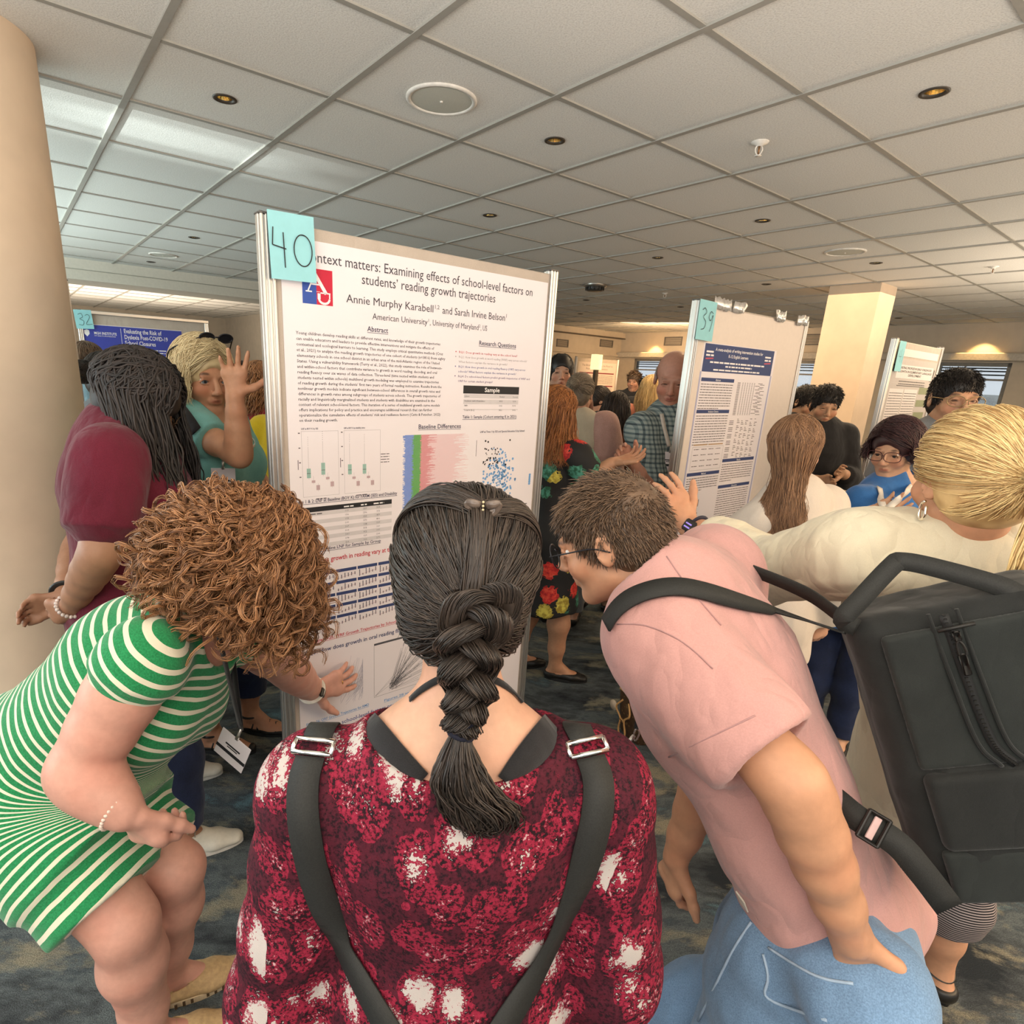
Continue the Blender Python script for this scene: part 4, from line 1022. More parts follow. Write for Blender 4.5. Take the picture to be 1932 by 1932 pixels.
    def eyes(s, iris=(.12, .07, .04), look=(0, 0)):
        for e in (-1, 1):
            c = s.hp(e*.032, .0738, .000); m = MB(); f_ = nz(s.HR[1]+look[0]*s.HR[0]+look[1]*s.HR[2])
            m.lathe(c, f_, [(max(.0004, .0128*math.sin(a)), .0128*math.cos(a)) for a in np.linspace(0, math.pi, 17)], 20)
            for i in range(len(m.F)): m.mi[i] = 2 if i < 20*2 else (1 if i < 20*4 else 0)
            m.V = [(v-c)*s.hs+c for v in m.V]
            m.build('eye', [plain('eye_white', (.72, .68, .64), .2, 0, .02), plain('iris_%d' % int(iris[0]*99), iris, .15, 0, .1), black], s.root, True)
    def cloth(s, name, S, mat, amp=.004, fscale=9, stretch=(1, 1, .5), R=None, attrs=None, it=2, label=None, parent=None):
        V, F = S.run(); V = relax(V, F, it)
        if amp: V = folds(V, F, amp, fscale, stretch, R); V = relax(V, F, 1)
        o = link(name, mesh(V, F, True, attrs(V) if attrs else None), mat, parent or s.root, label); return o
    def top(s, name, mat, d=.014, hem=.10, sleeve=.75, flare=.0, neck=(.072, .06, .055), neckoff=(0, .02, .02), amp=.004, sd=None, sd1=None, label=None, attrs=None, collar=False, down=None, fscale=9, sleeves='LR', h=None, hook=None, hollow=False):
        S = Sdf(h or s.h); s.torso(S, d); J = s.J; dn = nz(down if down is not None else lerp(-s.up, -EZ, .6))
        if hem > 0: S.cone(J['pelvis'], J['pelvis']+dn*hem, s.hw+d, s.hw+d+flare, .03, (s.pf, s.q+.08), True)
        sd = d+.004 if sd is None else sd
        for X in sleeves:
            if sleeve > 0: s.arm(S, X, -.05, sleeve, sd, .03, sd1)
            if hollow:
                P_, R_ = s.limb(X, 'arm', sleeve-.22, sleeve+.06); S.cone(P_[0], P_[-1], R_[0]+.006, R_[-1]+(sd if sd1 is None else sd1)-.009, .004, None, False, 's')
        if hook: hook(S)
        nb = J['neck']+np.array(neckoff)*s.sc @ np.array([s.lat, s.fwd, s.up])
        S.ell(nb, np.array(neck)*s.sc, np.array([s.lat, s.fwd, s.up]), .008, 's')
        o = s.cloth(name, S, mat, amp, fscale, attrs=attrs, label=label)
        if collar:
            m = MB(); c = J['neck']+s.up*.012+s.fwd*.004; an = np.linspace(.35, 2*math.pi-.35, 30); r1 = .070*s.sc
            P = np.array([c+s.fwd*(math.cos(a)*r1*1.02)+s.lat*math.sin(a)*r1-s.up*.030*(math.cos(a)*.5+.5) for a in an])
            nr = np.array([nz(p-c) for p in P]); V, F = ribbon(P, nz(np.array([0, 0, 1.0]))*0+nr, .036*s.sc, .004); m.add(V, F)
            m.build('collar', mat, s.root if o is None else o, True)
        return o
    def trousers(s, name, mat, d=.012, t1=1.95, d1=.03, amp=.005, label=None, pel=True, hook=None):
        S = Sdf(s.h); J = s.J
        S.cone(J['pelvis'], lerp(J['pelvis'], J['waist'], .35), s.hw+d, s.hw*.93+d, .03, (s.pf, s.q+.06), True)
        for e in (-1, 1): S.ell(J['pelvis']+s.plat*e*.07*s.sc-s.pf*.045*s.sc-EZ*.04*s.sc, np.array([.09, .09, .10])*s.sc+d, np.array([s.plat, s.pf, EZ]), .05)
        for X in 'LR': s.legs(S, X, 0, t1, d, .03, d1)
        if hook: hook(S)
        return s.cloth(name, S, mat, amp, 11, label=label)
    def skirt(s, name, mat, length, r1, d=.012, amp=.008, attrs=None, label=None, down=None):
        S = Sdf(s.h); J = s.J; dn = nz(down if down is not None else lerp(J['knL'], J['knR'], .5)-J['pelvis'])
        S.cone(lerp(J['pelvis'], J['waist'], .5), J['pelvis'], s.ww+d+.02, s.hw+d, .03, (s.pf, s.q+.06))
        S.cone(J['pelvis'], J['pelvis']+dn*length, s.hw+d, r1, .03, (s.pf, s.q+.1), True)
        return s.cloth(name, S, mat, amp, 8, stretch=(1, 1, .15), attrs=attrs, label=label)
    def shoe(s, X, mat, kind='flat', sole=None, name='shoe', label=None):
        S = Sdf(min(s.h, .006)); s.foot(S, X, .006); a = s.J['ank'+X]; f_ = s.footdir(X); sc = s.sc; g = np.array([a[0], a[1], 0.0]); r_ = np.cross(f_, EZ)
        Rf = np.array([r_, f_, EZ]); zc = {'flat': .052, 'sneaker': .082, 'sandal': .03, 'loafer': .068, 'boot': .14}[kind]*sc
        S.box(g+EZ*(zc+.15)-f_*.02*sc, (.2, .2+.0, .15), Rf, .003, .0, 's')
        if kind in ('flat', 'loafer'): S.ell(g+EZ*(.075*sc)+f_*(.035 if kind == 'flat' else .02)*sc, np.array([.038, .088 if kind == 'flat' else .065, .058 if kind == 'flat' else .035])*sc, Rf, .003, 's')
        S.box(np.array([*g[:2], -.2]), (1, 1, .2), None, .002, .0, 's')
        V, F = S.run(); o = link(name, mesh(relax(V, F, 1), F), mat, s.root, label)
        if sole is not None:
            m = MB(); an = np.linspace(0, 2*math.pi, 40, endpoint=False); pr = []
            for t in an:
                yy = math.cos(t); w_ = (.044-.008*(yy < 0)*abs(yy)-.004*max(yy, 0)); pr.append(g+f_*(.07+.128*yy)*sc+r_*math.sin(t)*w_*sc)
            pr = np.array(pr); n = len(pr); tz = .02*sc
            m.add(np.concatenate([pr+EZ*.001, pr+EZ*tz]), [(i, (i+1) % n, n+(i+1) % n, n+i) for i in range(n)]+[tuple(range(n))[::-1], tuple(range(n, 2*n))]); m.build('sole', sole, o)
        return o, Rf, g
    def glasses(s, mat, w=.030, hgt=.021, label=None, rnd=False, lens=True):
        m = MB(); p = s.hp; hs = s.hs
        for e in (-1, 1):
            an = np.linspace(0, 2*math.pi, 28)
            P = [p(e*.034+w*math.copysign(abs(math.cos(a))**(.75 if not rnd else 1), math.cos(a)), .112-.010*abs(e*.034+w*math.cos(a))/.06, .0+hgt*math.copysign(abs(math.sin(a))**(.75 if not rnd else 1), math.sin(a))) for a in an]
            m.tube(P, .0016*hs, 6, cap=False)
            m.tube(spline([p(e*.063, .104, .006), p(e*.079, .06, .008), p(e*.083, .01, .006), p(e*.082, -.022, -.008)], 12), .0016*hs, 6)
        m.tube(spline([p(-.006, .113, .004), p(0, .117, .008), p(.006, .113, .004)], 6), .0016*hs, 6)
        return m.build('glasses', mat, s.root, True, label)
    def lanyard(s, mat, badge_at, back=True, w=.014, badge=True, bf=None, pts=None):
        m = MB(); J = s.J; b = np.asarray(badge_at, float)
        for e in (-1, 1):
            P = spline(pts(e) if pts else [J['neck']-s.fwd*.065*s.sc+s.up*.02, J['neck']+s.lat*e*.075*s.sc+s.up*.012, J['chest']+s.lat*e*.06*s.sc+s.fwd*(s.cw*s.q+.035)+s.up*.06, b+EZ*.02], 26)
            nn = P-(lerp(J['chest'], J['neck'], .6)); V, F = ribbon(P, nn, w*s.sc, .002); m.add(V, F)
        o = m.build('lanyard', mat, s.root, True)
        if badge: name_badge(o, b, bf if bf is not None else s.fwd)
        return o
def name_badge(parent, top, n, w=.085, hgt=.115, up=EZ, dark=True):
    n = nz(n); up = nz(np.asarray(up)-n*(np.asarray(up) @ n)); r_ = np.cross(up, n); R_ = np.array([r_, n, up]); c = top-up*(hgt/2+.03)
    MB().tube([top, top-up*.03], .004, 8).box(top-up*.03, (.012, .006, .012), R_, .002).build('clip', alum, parent, True)
    o = MB().box(c, (w, .0025, hgt), R_, .001).build('name_badge', plain('badge_paper', (.74, .68, .70), .35, 0, .02), parent)
    m = MB(); m.box(c-up*hgt*.16+n*.0015, (w, .0012, hgt*.11), R_); m.box(c+up*hgt*.10+n*.0015, (w*.5, .0012, hgt*.05), R_); m.box(c+up*hgt*.02+n*.0015, (w*.35, .0012, hgt*.03), R_); m.build('badge_print', black, o)
    return o

# ------------------------------------------------------------------ hair
def strand_mesh(P, r, k=3, seed=0):
    """P (n,m,3) polylines -> thin tapered tubes"""
    P = np.asarray(P, float); n, m, _ = P.shape; g = np.random.default_rng(seed)
    T = np.gradient(P, axis=1); T /= np.maximum(np.linalg.norm(T, axis=2, keepdims=True), 1e-9)
    ref = g.normal(size=(n, 1, 3)); A_ = np.cross(T, ref); A_ /= np.maximum(np.linalg.norm(A_, axis=2, keepdims=True), 1e-9); B_ = np.cross(T, A_)
    an = np.arange(k)*2*np.pi/k; r = np.broadcast_to(np.asarray(r, float), (n, m))
    V = P[:, :, None, :]+r[:, :, None, None]*(np.cos(an)[None, None, :, None]*A_[:, :, None, :]+np.sin(an)[None, None, :, None]*B_[:, :, None, :])
    base = (np.arange(n)*m*k)[:, None, None]+(np.arange(m-1)*k)[None, :, None]; j = np.arange(k)[None, None, :]; j2 = (j+1) % k
    F = np.stack([base+j, base+j2, base+k+j2, base+k+j], -1).reshape(-1, 4)
    rnd = np.repeat(g.random(n), m*k)
    return V.reshape(-1, 3), F, rnd
def taper(m, r0, tip=.25, start=.8):
    t = np.linspace(0, 1, m); return r0*np.where(t < .08, .6+5*t, np.where(t < start, 1, 1-(1-tip)*(t-start)/(1-start)))
def nspline(C, m):
    """C (n,c,3) control polylines -> (n,m,3)"""
    C = np.asarray(C, float); Q = np.concatenate([2*C[:, :1]-C[:, 1:2], C, 2*C[:, -1:]-C[:, -2:-1]], 1); k = C.shape[1]-1
    t = np.linspace(0, k, m); i = np.minimum(t.astype(int), k-1); u = (t-i)[None, :, None]
    a, b, c, d = Q[:, i], Q[:, i+1], Q[:, i+2], Q[:, i+3]
    return .5*((2*b)+(c-a)*u+(2*a-5*b+4*c-d)*u**2+(3*b-a-3*c+d)*u**3)
def hair(p, P, r, mat, name='hair', k=3, seed=1, base=None, parent=None):
    """strands, with the soft mass under them as the same mesh"""
    V, F, rnd = strand_mesh(P, r, k, seed)
    if base is not None:
        Vb, Fb = base; nb = vnoise(Vb, 60)*.25+.3
        F = np.concatenate([F, Fb+len(V)]); V = np.concatenate([V, Vb]); rnd = np.concatenate([rnd, nb])
    return link(name, mesh(V, F, True, {'rnd': rnd}), mat, parent or p.root)
def cap_base(p, i=.012, face=(.0, .118, -.045), fr=(.066, .070, .092), low=-.075, h=None, extra=None):
    S = Sdf(h or p.h); hs = p.hs
    S.ell(p.hp(0, -.016, .036), (np.array([.074, .094, .083])+i)*hs, p.HR, .01)
    S.ell(p.hp(0, -.050, -.025), np.array([.068+i*.6, .055+i*.6, .062])*hs, p.HR, .03)
    if extra: extra(S)
    S.ell(p.hp(*face), np.array(fr)*hs, p.HR, .012, 's')
    V, F = S.run(); return relax(V, F, 1), F
def edir(az, el):
    """direction in the head's own frame; az 0 = back, +-pi = front, positive to the right"""
    return np.stack([np.sin(az)*np.cos(el), -np.cos(az)*np.cos(el), np.sin(el)], -1)
def on_skull(p, D, i=.014):
    D = D/np.linalg.norm(D, axis=-1, keepdims=True); r = np.array([.074, .094, .083])+i
    t = 1/np.sqrt(((D/r)**2).sum(-1, keepdims=True)); X = D*t+np.array([0, -.016, .036])
    return p.J['head']+(X*p.hs) @ p.HR
def drape(p, U, base, lift, miss=.09):
    """points over the hair mass itself, U (n,m,3) directions in the head frame"""
    t = BVHTree.FromPolygons(base[0].tolist(), base[1].tolist()); c = p.J['head']+(np.array([0, -.020, .020])*p.hs) @ p.HR
    W_ = U @ p.HR; n, m, _ = W_.shape; r = np.full((n, m), miss*p.hs); cv = Vector(c)
    for i in range(n):
        for j in range(m):
            d = W_[i, j]; h = t.ray_cast(cv+Vector(d)*.3, -Vector(d))
            if h[0] is not None: r[i, j] = .3-h[3]
    return c+W_*(r[..., None]+lift*p.hs)
def slerp_path(a, b, m):
    a = a/np.linalg.norm(a, axis=-1, keepdims=True); b = b/np.linalg.norm(b, axis=-1, keepdims=True)
    w = np.arccos(np.clip((a*b).sum(-1), -.999, .999))[:, None, None]; t = np.linspace(0, 1, m)[None, :, None]
    return (np.sin((1-t)*w)*a[:, None]+np.sin(t*w)*b[:, None])/np.sin(w)
def short_hair(p, mat, n=1500, length=.035, i=.008, seed=1, r=.0011, top=.03, lowz=-.35, base_i=.010, frontcut=.62, extra=None):
    g = np.random.default_rng(seed); base = cap_base(p, base_i, (0, .125, -.04), (.072, .072, .088), extra=extra)
    D = edir(g.uniform(-np.pi, np.pi, n*3), np.arcsin(g.uniform(-.75, 1, n*3))); a = drape(p, D[:, None, :], base, 0, .02)[:, 0]; rr = np.linalg.norm((a-on_skull(p, D, 0)), axis=1)
    ref = on_skull(p, D, 0); ctr = p.J['head']; ok = (np.linalg.norm(a-ctr, axis=1) > np.linalg.norm(ref-ctr, axis=1)*.93) & (D[:, 2] > lowz-.15*(D[:, 1] < -.3)) & ~((D[:, 1] > .74) & (D[:, 2] < .15))
    D = D[ok][:n]; a = a[ok][:n]; n = len(D); up_ = np.clip((D[:, 2:3]-.25)/.4, 0, 1); lift = (top*up_+.005*(1-up_))*p.hs
    side = np.stack([0*D[:, 0], .15-.4*(D[:, 1] < 0), -np.ones(n)], -1); fw = np.stack([.35*np.sign(D[:, 0]+.25), .9*np.ones(n), -.25-.9*np.clip(D[:, 1], 0, 1)], -1)
    sw = (side*(1-up_)+fw*up_+g.normal(0, .32, (n, 3))) @ p.HR; nrm = D @ p.HR; ll = length*(.55+.45*up_)
    b = a+nrm*lift*.45+sw*ll*.5*p.hs; c = a+nrm*lift*.55+sw*ll*1.05*p.hs
    return hair(p, nspline(np.stack([a-nrm*.002, b, c], 1), 6), taper(6, r*p.hs), mat, base=base)
def fringe(p, mat, part=-.1, low=.12, n=260, seed=4, r=.0013, i=.016):
    g = np.random.default_rng(seed); D0 = np.stack([part+.1*g.normal(size=n), .45+.4*g.random(n), .85*np.ones(n)], -1); sgn = np.where(g.random(n) < .5, 1, -1); D1 = np.stack([sgn*(.55+.3*g.random(n)), .72+.1*g.normal(size=n), low+.25*g.random(n)], -1); U = slerp_path(D0, D1, 10); P = on_skull(p, U, 0)+(U @ p.HR)*(i+.008*g.random((n, 1, 1)))*p.hs
    return hair(p, P, taper(10, r, .4), mat, 'fringe', 3, seed)
def long_hair(p, mat, n=900, length=.35, seed=1, i=.016, r=.0016, gap=.9, out=.02, curl=0, body=.12, part=0.0, m=14, lenvar=.12, azr=None, base=True, drift=(0, 0, 0), freq=9, back_push=0):
    """parted hair that runs over the skull and then hangs"""
    g = np.random.default_rng(seed); lim = np.pi-gap; az = g.uniform(*(azr or (-lim, lim)), n); y0 = g.uniform(-.75, .92, n)
    A_ = np.stack([part+.12*np.sign(az-.0001)*g.random(n)+.03*g.normal(size=n), y0, np.sqrt(np.maximum(.05, 1-y0**2))], -1)
    elv = g.uniform(-.28, .05, n); E_ = edir(az, elv); U = slerp_path(A_, E_, 6); ii = i+.012*g.random((n, 1, 1))*np.ones((1, 6, 1))
    sk = on_skull(p, U, 0); nr = U @ p.HR; sk = sk+nr*ii*p.hs
    e = sk[:, -1]; ctr = p.J['head']; o_ = e-ctr; o_[:, 2] = 0; o_ /= np.maximum(np.linalg.norm(o_, axis=1, keepdims=True), 1e-6)
    ln = length*(1-lenvar*g.random((n, 1))); pts = []
    for f_ in (.25, .5, .75, 1.0): pts.append(e-EZ*ln*f_+o_*(out*math.sin(f_*2.2))+np.array(drift)*f_+g.normal(0, .007*f_+.002, (n, 3)))
    C = np.concatenate([sk, np.stack(pts, 1)], 1); P = nspline(C, m*2 if curl else m)
    if curl:
        mm = P.shape[1]; t = np.linspace(0, 1, mm)[None, :, None]; ph = g.uniform(0, 6.28, (n, 1, 1)); amp = curl*np.clip((t-.25)*2, 0, 1)
        T = np.gradient(P, axis=1); T /= np.linalg.norm(T, axis=2, keepdims=True); a_ = np.cross(T, EZ+.01); a_ = np.cross(T, np.array([.3, .9, .1])); a_ /= np.linalg.norm(a_, axis=2, keepdims=True); b_ = np.cross(T, a_)
        P = P+amp*(np.cos(freq*2*np.pi*t+ph)*a_+np.sin(freq*2*np.pi*t+ph)*b_)
    if back_push: P = push_out(p, P, back_push)
    return hair(p, P, taper(P.shape[1], r*p.hs, .3, .75), mat, seed=seed, base=cap_base(p, i*.8, (.0, .124, -.045), (.072, .078, .108)) if base else None)
def push_out(p, P, d):
    """keep hanging hair outside the shoulders"""
    a, b = p.J['pelvis'], p.J['neck']; ba = b-a; t = np.clip(((P-a) @ ba)/(ba @ ba), 0, 1.0); c = a+t[..., None]*ba; v = P-c
    x = v @ p.lat; y = v @ p.fwd; rx = p.cw+d+.03; ry = p.cw*p.q+d
    k = np.sqrt((x/rx)**2+(y/ry)**2); w = np.clip((1.06-t)/.25, 0, 1)*((P-b) @ p.up < .02)
    f_ = np.where((k < 1), 1/np.maximum(k, .25), 1); f_ = 1+(f_-1)*w
    return c+v*f_[..., None]
def stand(top, fwd, height=None, lean=(0, 0), hdir=None, hup=None, wid=1.0):
    """joints of a person standing under the given top of the head"""
    top = np.asarray(top, float); s_ = (height or top[2])/1.68; f_ = nz([fwd[0], fwd[1], 0]); r_ = np.array([f_[1], -f_[0], 0]); o = np.array([top[0], top[1], 0]); lx = np.array([lean[0], lean[1], 0])
    P = lambda x, y, z: o+(r_*x+f_*y)*s_+EZ*z*s_-lx*(1-z/1.5)
    J = dict(pelvis=P(0, -.01, .92), neck=P(0, -.015, 1.42), head=P(0, .012, 1.562), shL=P(-.172*wid, -.015, 1.365), shR=P(.172*wid, -.015, 1.365), elL=P(-.225*wid, -.03, 1.09), elR=P(.225*wid, -.03, 1.09), wrL=P(-.225*wid, .06, .86), wrR=P(.225*wid, .06, .86),
             hipL=P(-.085, 0, .89), hipR=P(.085, 0, .89), knL=P(-.09, .02, .48), knR=P(.09, .02, .48), ankL=P(-.095, 0, .085), ankR=P(.095, 0, .085), hfwd=np.asarray(hdir if hdir is not None else f_, float))
    if hup is not None: J['hup'] = np.asarray(hup, float)
    return J, s_
# ------------------------------------------------------------------ the five people in front
sk_fair = skin('skin_fair', (.62, .35, .235)); sk_pink = skin('skin_pink', (.62, .32, .24)); sk_warm = skin('skin_warm', (.56, .285, .165)); sk_brown = skin('skin_brown', (.34, .17, .10)); sk_tan = skin('skin_tan', (.52, .27, .17)); sk_oliv = skin('skin_olive', (.56, .32, .20))
h_dark = hairmat('hair_dark', (.008, .006, .005), (.060, .042, .032)); h_curl = hairmat('hair_auburn', (.11, .042, .018), (.55, .27, .12)); h_brown = hairmat('hair_brown', (.05, .028, .016), (.22, .13, .075)); h_blond = hairmat('hair_blonde', (.34, .17, .055), (.95, .70, .33)); h_pale = hairmat('hair_pale', (.50, .36, .18), (.90, .75, .45)); h_black = hairmat('hair_black', (.006, .005, .005), (.03, .024, .022)); h_red = hairmat('hair_red', (.12, .035, .01), (.55, .22, .07)); h_long = hairmat('hair_long_brown', (.10, .045, .022), (.42, .23, .12)); h_grey = hairmat('hair_grey', (.25, .22, .19), (.6, .55, .48))
blk = plain('black_strap', (.020, .020, .018), .7, 0, .25, 500, .2); blkf = cloth('black_fabric', (.018, .017, .018), .3, 700); chrome = plain('chrome', (.75, .72, .68), .15, 1.0, .05); denim = cloth('denim_light', (.16, .26, .40), .28, 420, .35, .9, 7); navyd = cloth('denim_dark', (.02, .03, .075), .3, 420); whitec = cloth('white_cloth', (.80, .73, .60), .06, 500, .2); cream_shoe = plain('white_shoe', (.72, .68, .58), .6, 0, .06, 60); rubber = plain('rubber_sole', (.60, .50, .36), .7); tanl = plain('tan_suede', (.50, .34, .17), .85, 0, .15, 90, .1); blackl = plain('black_leather', (.016, .014, .012), .4, 0, .2)

# ---- 1 the woman in the middle, seen from behind
def snake():
    m, t, bs = new_mat('snake_print'); v = objco(t)
    c = N(t, 'ShaderNodeTexCoord'); mp = N(t, 'ShaderNodeMapping'); mp.inputs['Scale'].default_value = (1, .25, .62); L(t, c.outputs['Object'], mp.inputs[0])
    wn = N(t, 'ShaderNodeTexNoise'); wn.inputs['Scale'].default_value = 22; wn.inputs['Detail'].default_value = 3; L(t, mp.outputs[0], wn.inputs['Vector'])
    va = N(t, 'ShaderNodeVectorMath', operation='MULTIPLY_ADD'); L(t, wn.outputs['Color'], va.inputs[0]); va.inputs[1].default_value = (.045, .01, .035); L(t, mp.outputs[0], va.inputs[2])
    vo = N(t, 'ShaderNodeTexVoronoi'); vo.inputs['Scale'].default_value = 22; vo.inputs['Randomness'].default_value = .85; L(t, va.outputs[0], vo.inputs['Vector'])
    sep = N(t, 'ShaderNodeSeparateColor'); L(t, vo.outputs['Color'], sep.inputs[0])
    # small scales, finer than the blotches
    vs = N(t, 'ShaderNodeTexVoronoi', feature='DISTANCE_TO_EDGE'); vs.inputs['Scale'].default_value = 230; L(t, v, vs.inputs['Vector'])
    fine = noise(t, v, 190, 3, .7); mid = noise(t, v, 45, 4, .7)
    base = ramp(t, math_(t, 'ADD', math_(t, 'MULTIPLY', fine, .85), math_(t, 'MULTIPLY', mid, .25)), [(.46, (.014, .005, .008)), (.515, (.055, .006, .012)), (.55, (.20, .011, .030)), (.70, (.31, .020, .050))], 'LINEAR')
    lim = math_(t, 'MULTIPLY', math_(t, 'SUBTRACT', sep.outputs[0], .10), .47)
    blot = math_(t, 'LESS_THAN', math_(t, 'ADD', vo.outputs['Distance'], math_(t, 'ADD', math_(t, 'MULTIPLY', math_(t, 'SUBTRACT', fine, .5), .95), math_(t, 'MULTIPLY', math_(t, 'SUBTRACT', mid, .5), .55))), lim)
    c1 = mixc(t, math_(t, 'MULTIPLY', blot, .95), base, (.50, .45, .42))
    # flecked lozenge rims
    rim = math_(t, 'MULTIPLY', math_(t, 'LESS_THAN', math_(t, 'ABSOLUTE', math_(t, 'SUBTRACT', vo.outputs['Distance'], .36)), .05), math_(t, 'GREATER_THAN', fine, .60))
    c2 = mixc(t, math_(t, 'MULTIPLY', rim, .75), c1, (.55, .40, .40))
    dk_ = math_(t, 'MULTIPLY', math_(t, 'GREATER_THAN', vo.outputs['Distance'], .60), math_(t, 'GREATER_THAN', fine, .46)); c3 = mixc(t, math_(t, 'MULTIPLY', dk_, .8), c2, (.028, .008, .014))
    L(t, c3, bs.inputs['Base Color']); bs.inputs['Roughness'].default_value = .8; bs.inputs['Specular IOR Level'].default_value = .2; bump(t, bs, noise(t, v, 600, 2), .3, .001); return m
def centre_woman():
    J = dict(head=(-.006, .738, 1.422), hfwd=(.02, .93, -.34), neck=(.0, .665, 1.258), chest=(-.002, .680, 1.10), waist=(-.005, .69, .96), pelvis=(-.005, .70, .82), shL=at(598, 1497, .672), shR=at(1118, 1497, .680), elL=at(530, 1880, .660), elR=at(1152, 1835, .668), wrL=(-.19, .84, .86), wrR=(.19, .85, .88),
             hipL=(-.085, .71, .80), hipR=(.075, .71, .80), knL=(-.09, .74, .43), knR=(.09, .74, .43), ankL=(-.10, .72, .08), ankR=(.10, .72, .08))
    p = Person('person seen from behind in a burgundy snake-print top with a dark braid', J, .96, .0042, sk_fair, True, 1.16, 1.0, 1.12)
    p.hands = {'L': dict(n=(1, 0, 0), d=(.3, 1, .1)), 'R': dict(n=(-1, 0, 0), d=(-.3, 1, .1))}
    p.body()
    bl = p.top('blouse', snake(), .012, .16, 1.75, .03, (.150, .16, .070), (0, .03, .030), .006, .013, .034, fscale=8); cb = Cast(p.bodyo, bl)
    p.trousers('trousers', blkf)
    for X in 'LR': p.shoe(X, blackl, 'flat', blackl)
    # tank-top straps on the bare shoulders
    bo = Cast(p.bodyo)
    for P in ([(686, 1366), (712, 1392), (745, 1430), (790, 1480)], [(1052, 1364), (1026, 1392), (992, 1432), (960, 1480)]):
        C, nn = bo.path(P, 16, .003); V, F = ribbon(C, nn, .040, .003); MB().add(V, F).build('tank_strap', blkf, p.root, True)
    # wide dark straps crossing the back, with metal loops on the shoulders
    for P in ([(588, 1432), (574, 1480), (576, 1560), (604, 1680), (660, 1800), (715, 1900), (770, 2000)], [(1112, 1432), (1128, 1480), (1120, 1560), (1082, 1680), (1024, 1800), (966, 1900), (905, 2000)]):
        C, nn = cb.path(P, 34, .004); V, F = ribbon(C, nn, .0385, .003); o = MB().add(V, F).build('shoulder_strap', blk, p.root, True)
        a = C[0]; T_ = nz(C[0]-C[2]); r_ = nz(np.cross(T_, nn[0])); nv = nn[0]; m = MB()
        for q in (.004, .022): m.tube([a+r_*-.026+T_*q+nv*.003, a+r_*.026+T_*q+nv*.003], .0034, 10)
        for e in (-1, 1): m.tube([a+r_*.026*e+T_*.004+nv*.003, a+r_*.026*e+T_*.022+nv*.003], .0034, 8)
        m.build('buckle', chrome, o, True)
        fr = spline([a+T_*.02, a+T_*.045-nv*.004, a+np.array([0, .09, -.02]), a+np.array([0, .13, -.12])], 10); V, F = ribbon(fr, np.array([nz(np.array([0, .9*k/9-.2, 1.])) for k in range(10)]), .037, .003); MB().add(V, F).build('strap_front', blk, o, True)
    Sx = at
    # thin lanyard cord round the neck
    C, nn = bo.path([(776, 1322), (800, 1300), (840, 1276), (880, 1270), (925, 1280), (960, 1302), (984, 1328)], 26, .002)
    V, F = ribbon(C, nn, .0085, .002); MB().add(V, F).build('lanyard', blkf, p.root, True)
    # hair: swept to the nape, then plaited
    i0 = .028; g = np.random.default_rng(11)
    base = cap_base(p, i0-.006, (.0, .128, -.06), (.070, .072, .10), h=.005, extra=lambda S: [S.ell(p.hp(.0, -.062, -.035), np.array([.068, .052, .058])*p.hs, p.HR, .03)]+[S.ell(p.hp(e*.103, -.018, -.034), np.array([.031, .070, .046])*p.hs, p.HR, .015, 's') for e in (-1, 1)])
    gat = np.array([.10, -.93, -.44]); clip_d = np.array([.16, -.80, .66])
    n = 5200; az = g.uniform(-np.pi+.55, np.pi-.55, n); el = g.uniform(-.60, 1.35, n); D0 = edir(az, el)
    D0[:, 1] = np.where(D0[:, 2] > .75, np.abs(D0[:, 1])*.7+.1, D0[:, 1]); D0 = D0[(D0[:, 2] > -.50) & ~((np.abs(D0[:, 0]) > .62) & (D0[:, 1] > -.45) & (D0[:, 2] < -.12))]; n = len(D0)
    D1 = gat+g.normal(0, .085, (n, 3)); U = slerp_path(D0, D1, 14)
    lift = (-.002+.008*g.random((n, 1, 1)))*np.ones((1, 14, 1)); lift = lift+.004*np.sin(np.linspace(0, 9, 14)[None, :, None]+6*g.random((n, 1, 1)))*g.random((n, 1, 1))
    ear = (np.abs(U[..., 0:1]) > .80)*(U[..., 2:3] < -.05); P = drape(p, U, base, lift)
    P2 = []
    n2 = 420; sgn = np.where(g.random(n2) < .5, -1, 1); D0 = np.stack([sgn*(.80+.15*g.random(n2)), .1+.5*g.random(n2), .25+.35*g.random(n2)], -1); D1 = clip_d+g.normal(0, .05, (n2, 3)); U = slerp_path(D0, D1, 14)
    P2 = drape(p, U, base, .006+.008*g.random((n2, 1, 1))*np.sin(np.linspace(.2, 2.9, 14))[None, :, None])
    n3 = 260; D0 = clip_d+g.normal(0, .05, (n3, 3)); D1 = gat+g.normal(0, .05, (n3, 3)); U = slerp_path(D0, D1, 14); P3 = drape(p, U, base, .004+.008*g.random((n3, 1, 1)))
    # loose wisps at the nape
    n4 = 150; s4 = np.where(g.random(n4) < .5, -1, 1); c0 = on_skull(p, np.stack([s4*g.uniform(.25, .85, n4), -.75*np.ones(n4), -g.uniform(.35, .62, n4)], -1), .012); P4 = nspline(np.stack([c0, c0+np.stack([s4*.006+g.normal(0, .006, n4), g.normal(-.004, .008, n4), -g.uniform(.01, .03, n4)], -1), c0+np.stack([s4*.002+g.normal(0, .012, n4), g.normal(-.004, .010, n4), -g.uniform(.03, .065, n4)], -1)], 1), 14)
    R_ = np.concatenate([np.tile(taper(14, .0011, .8), (n, 1)), np.tile(taper(14, .0012, .8), (n2, 1)), np.tile(taper(14, .0013, .8), (n3, 1)), np.tile(taper(14, .0005, .4), (n4, 1))])
    hairo = hair(p, np.concatenate([P, P2, P3, P4]), R_, h_dark, 'hair', 3, 3, base)
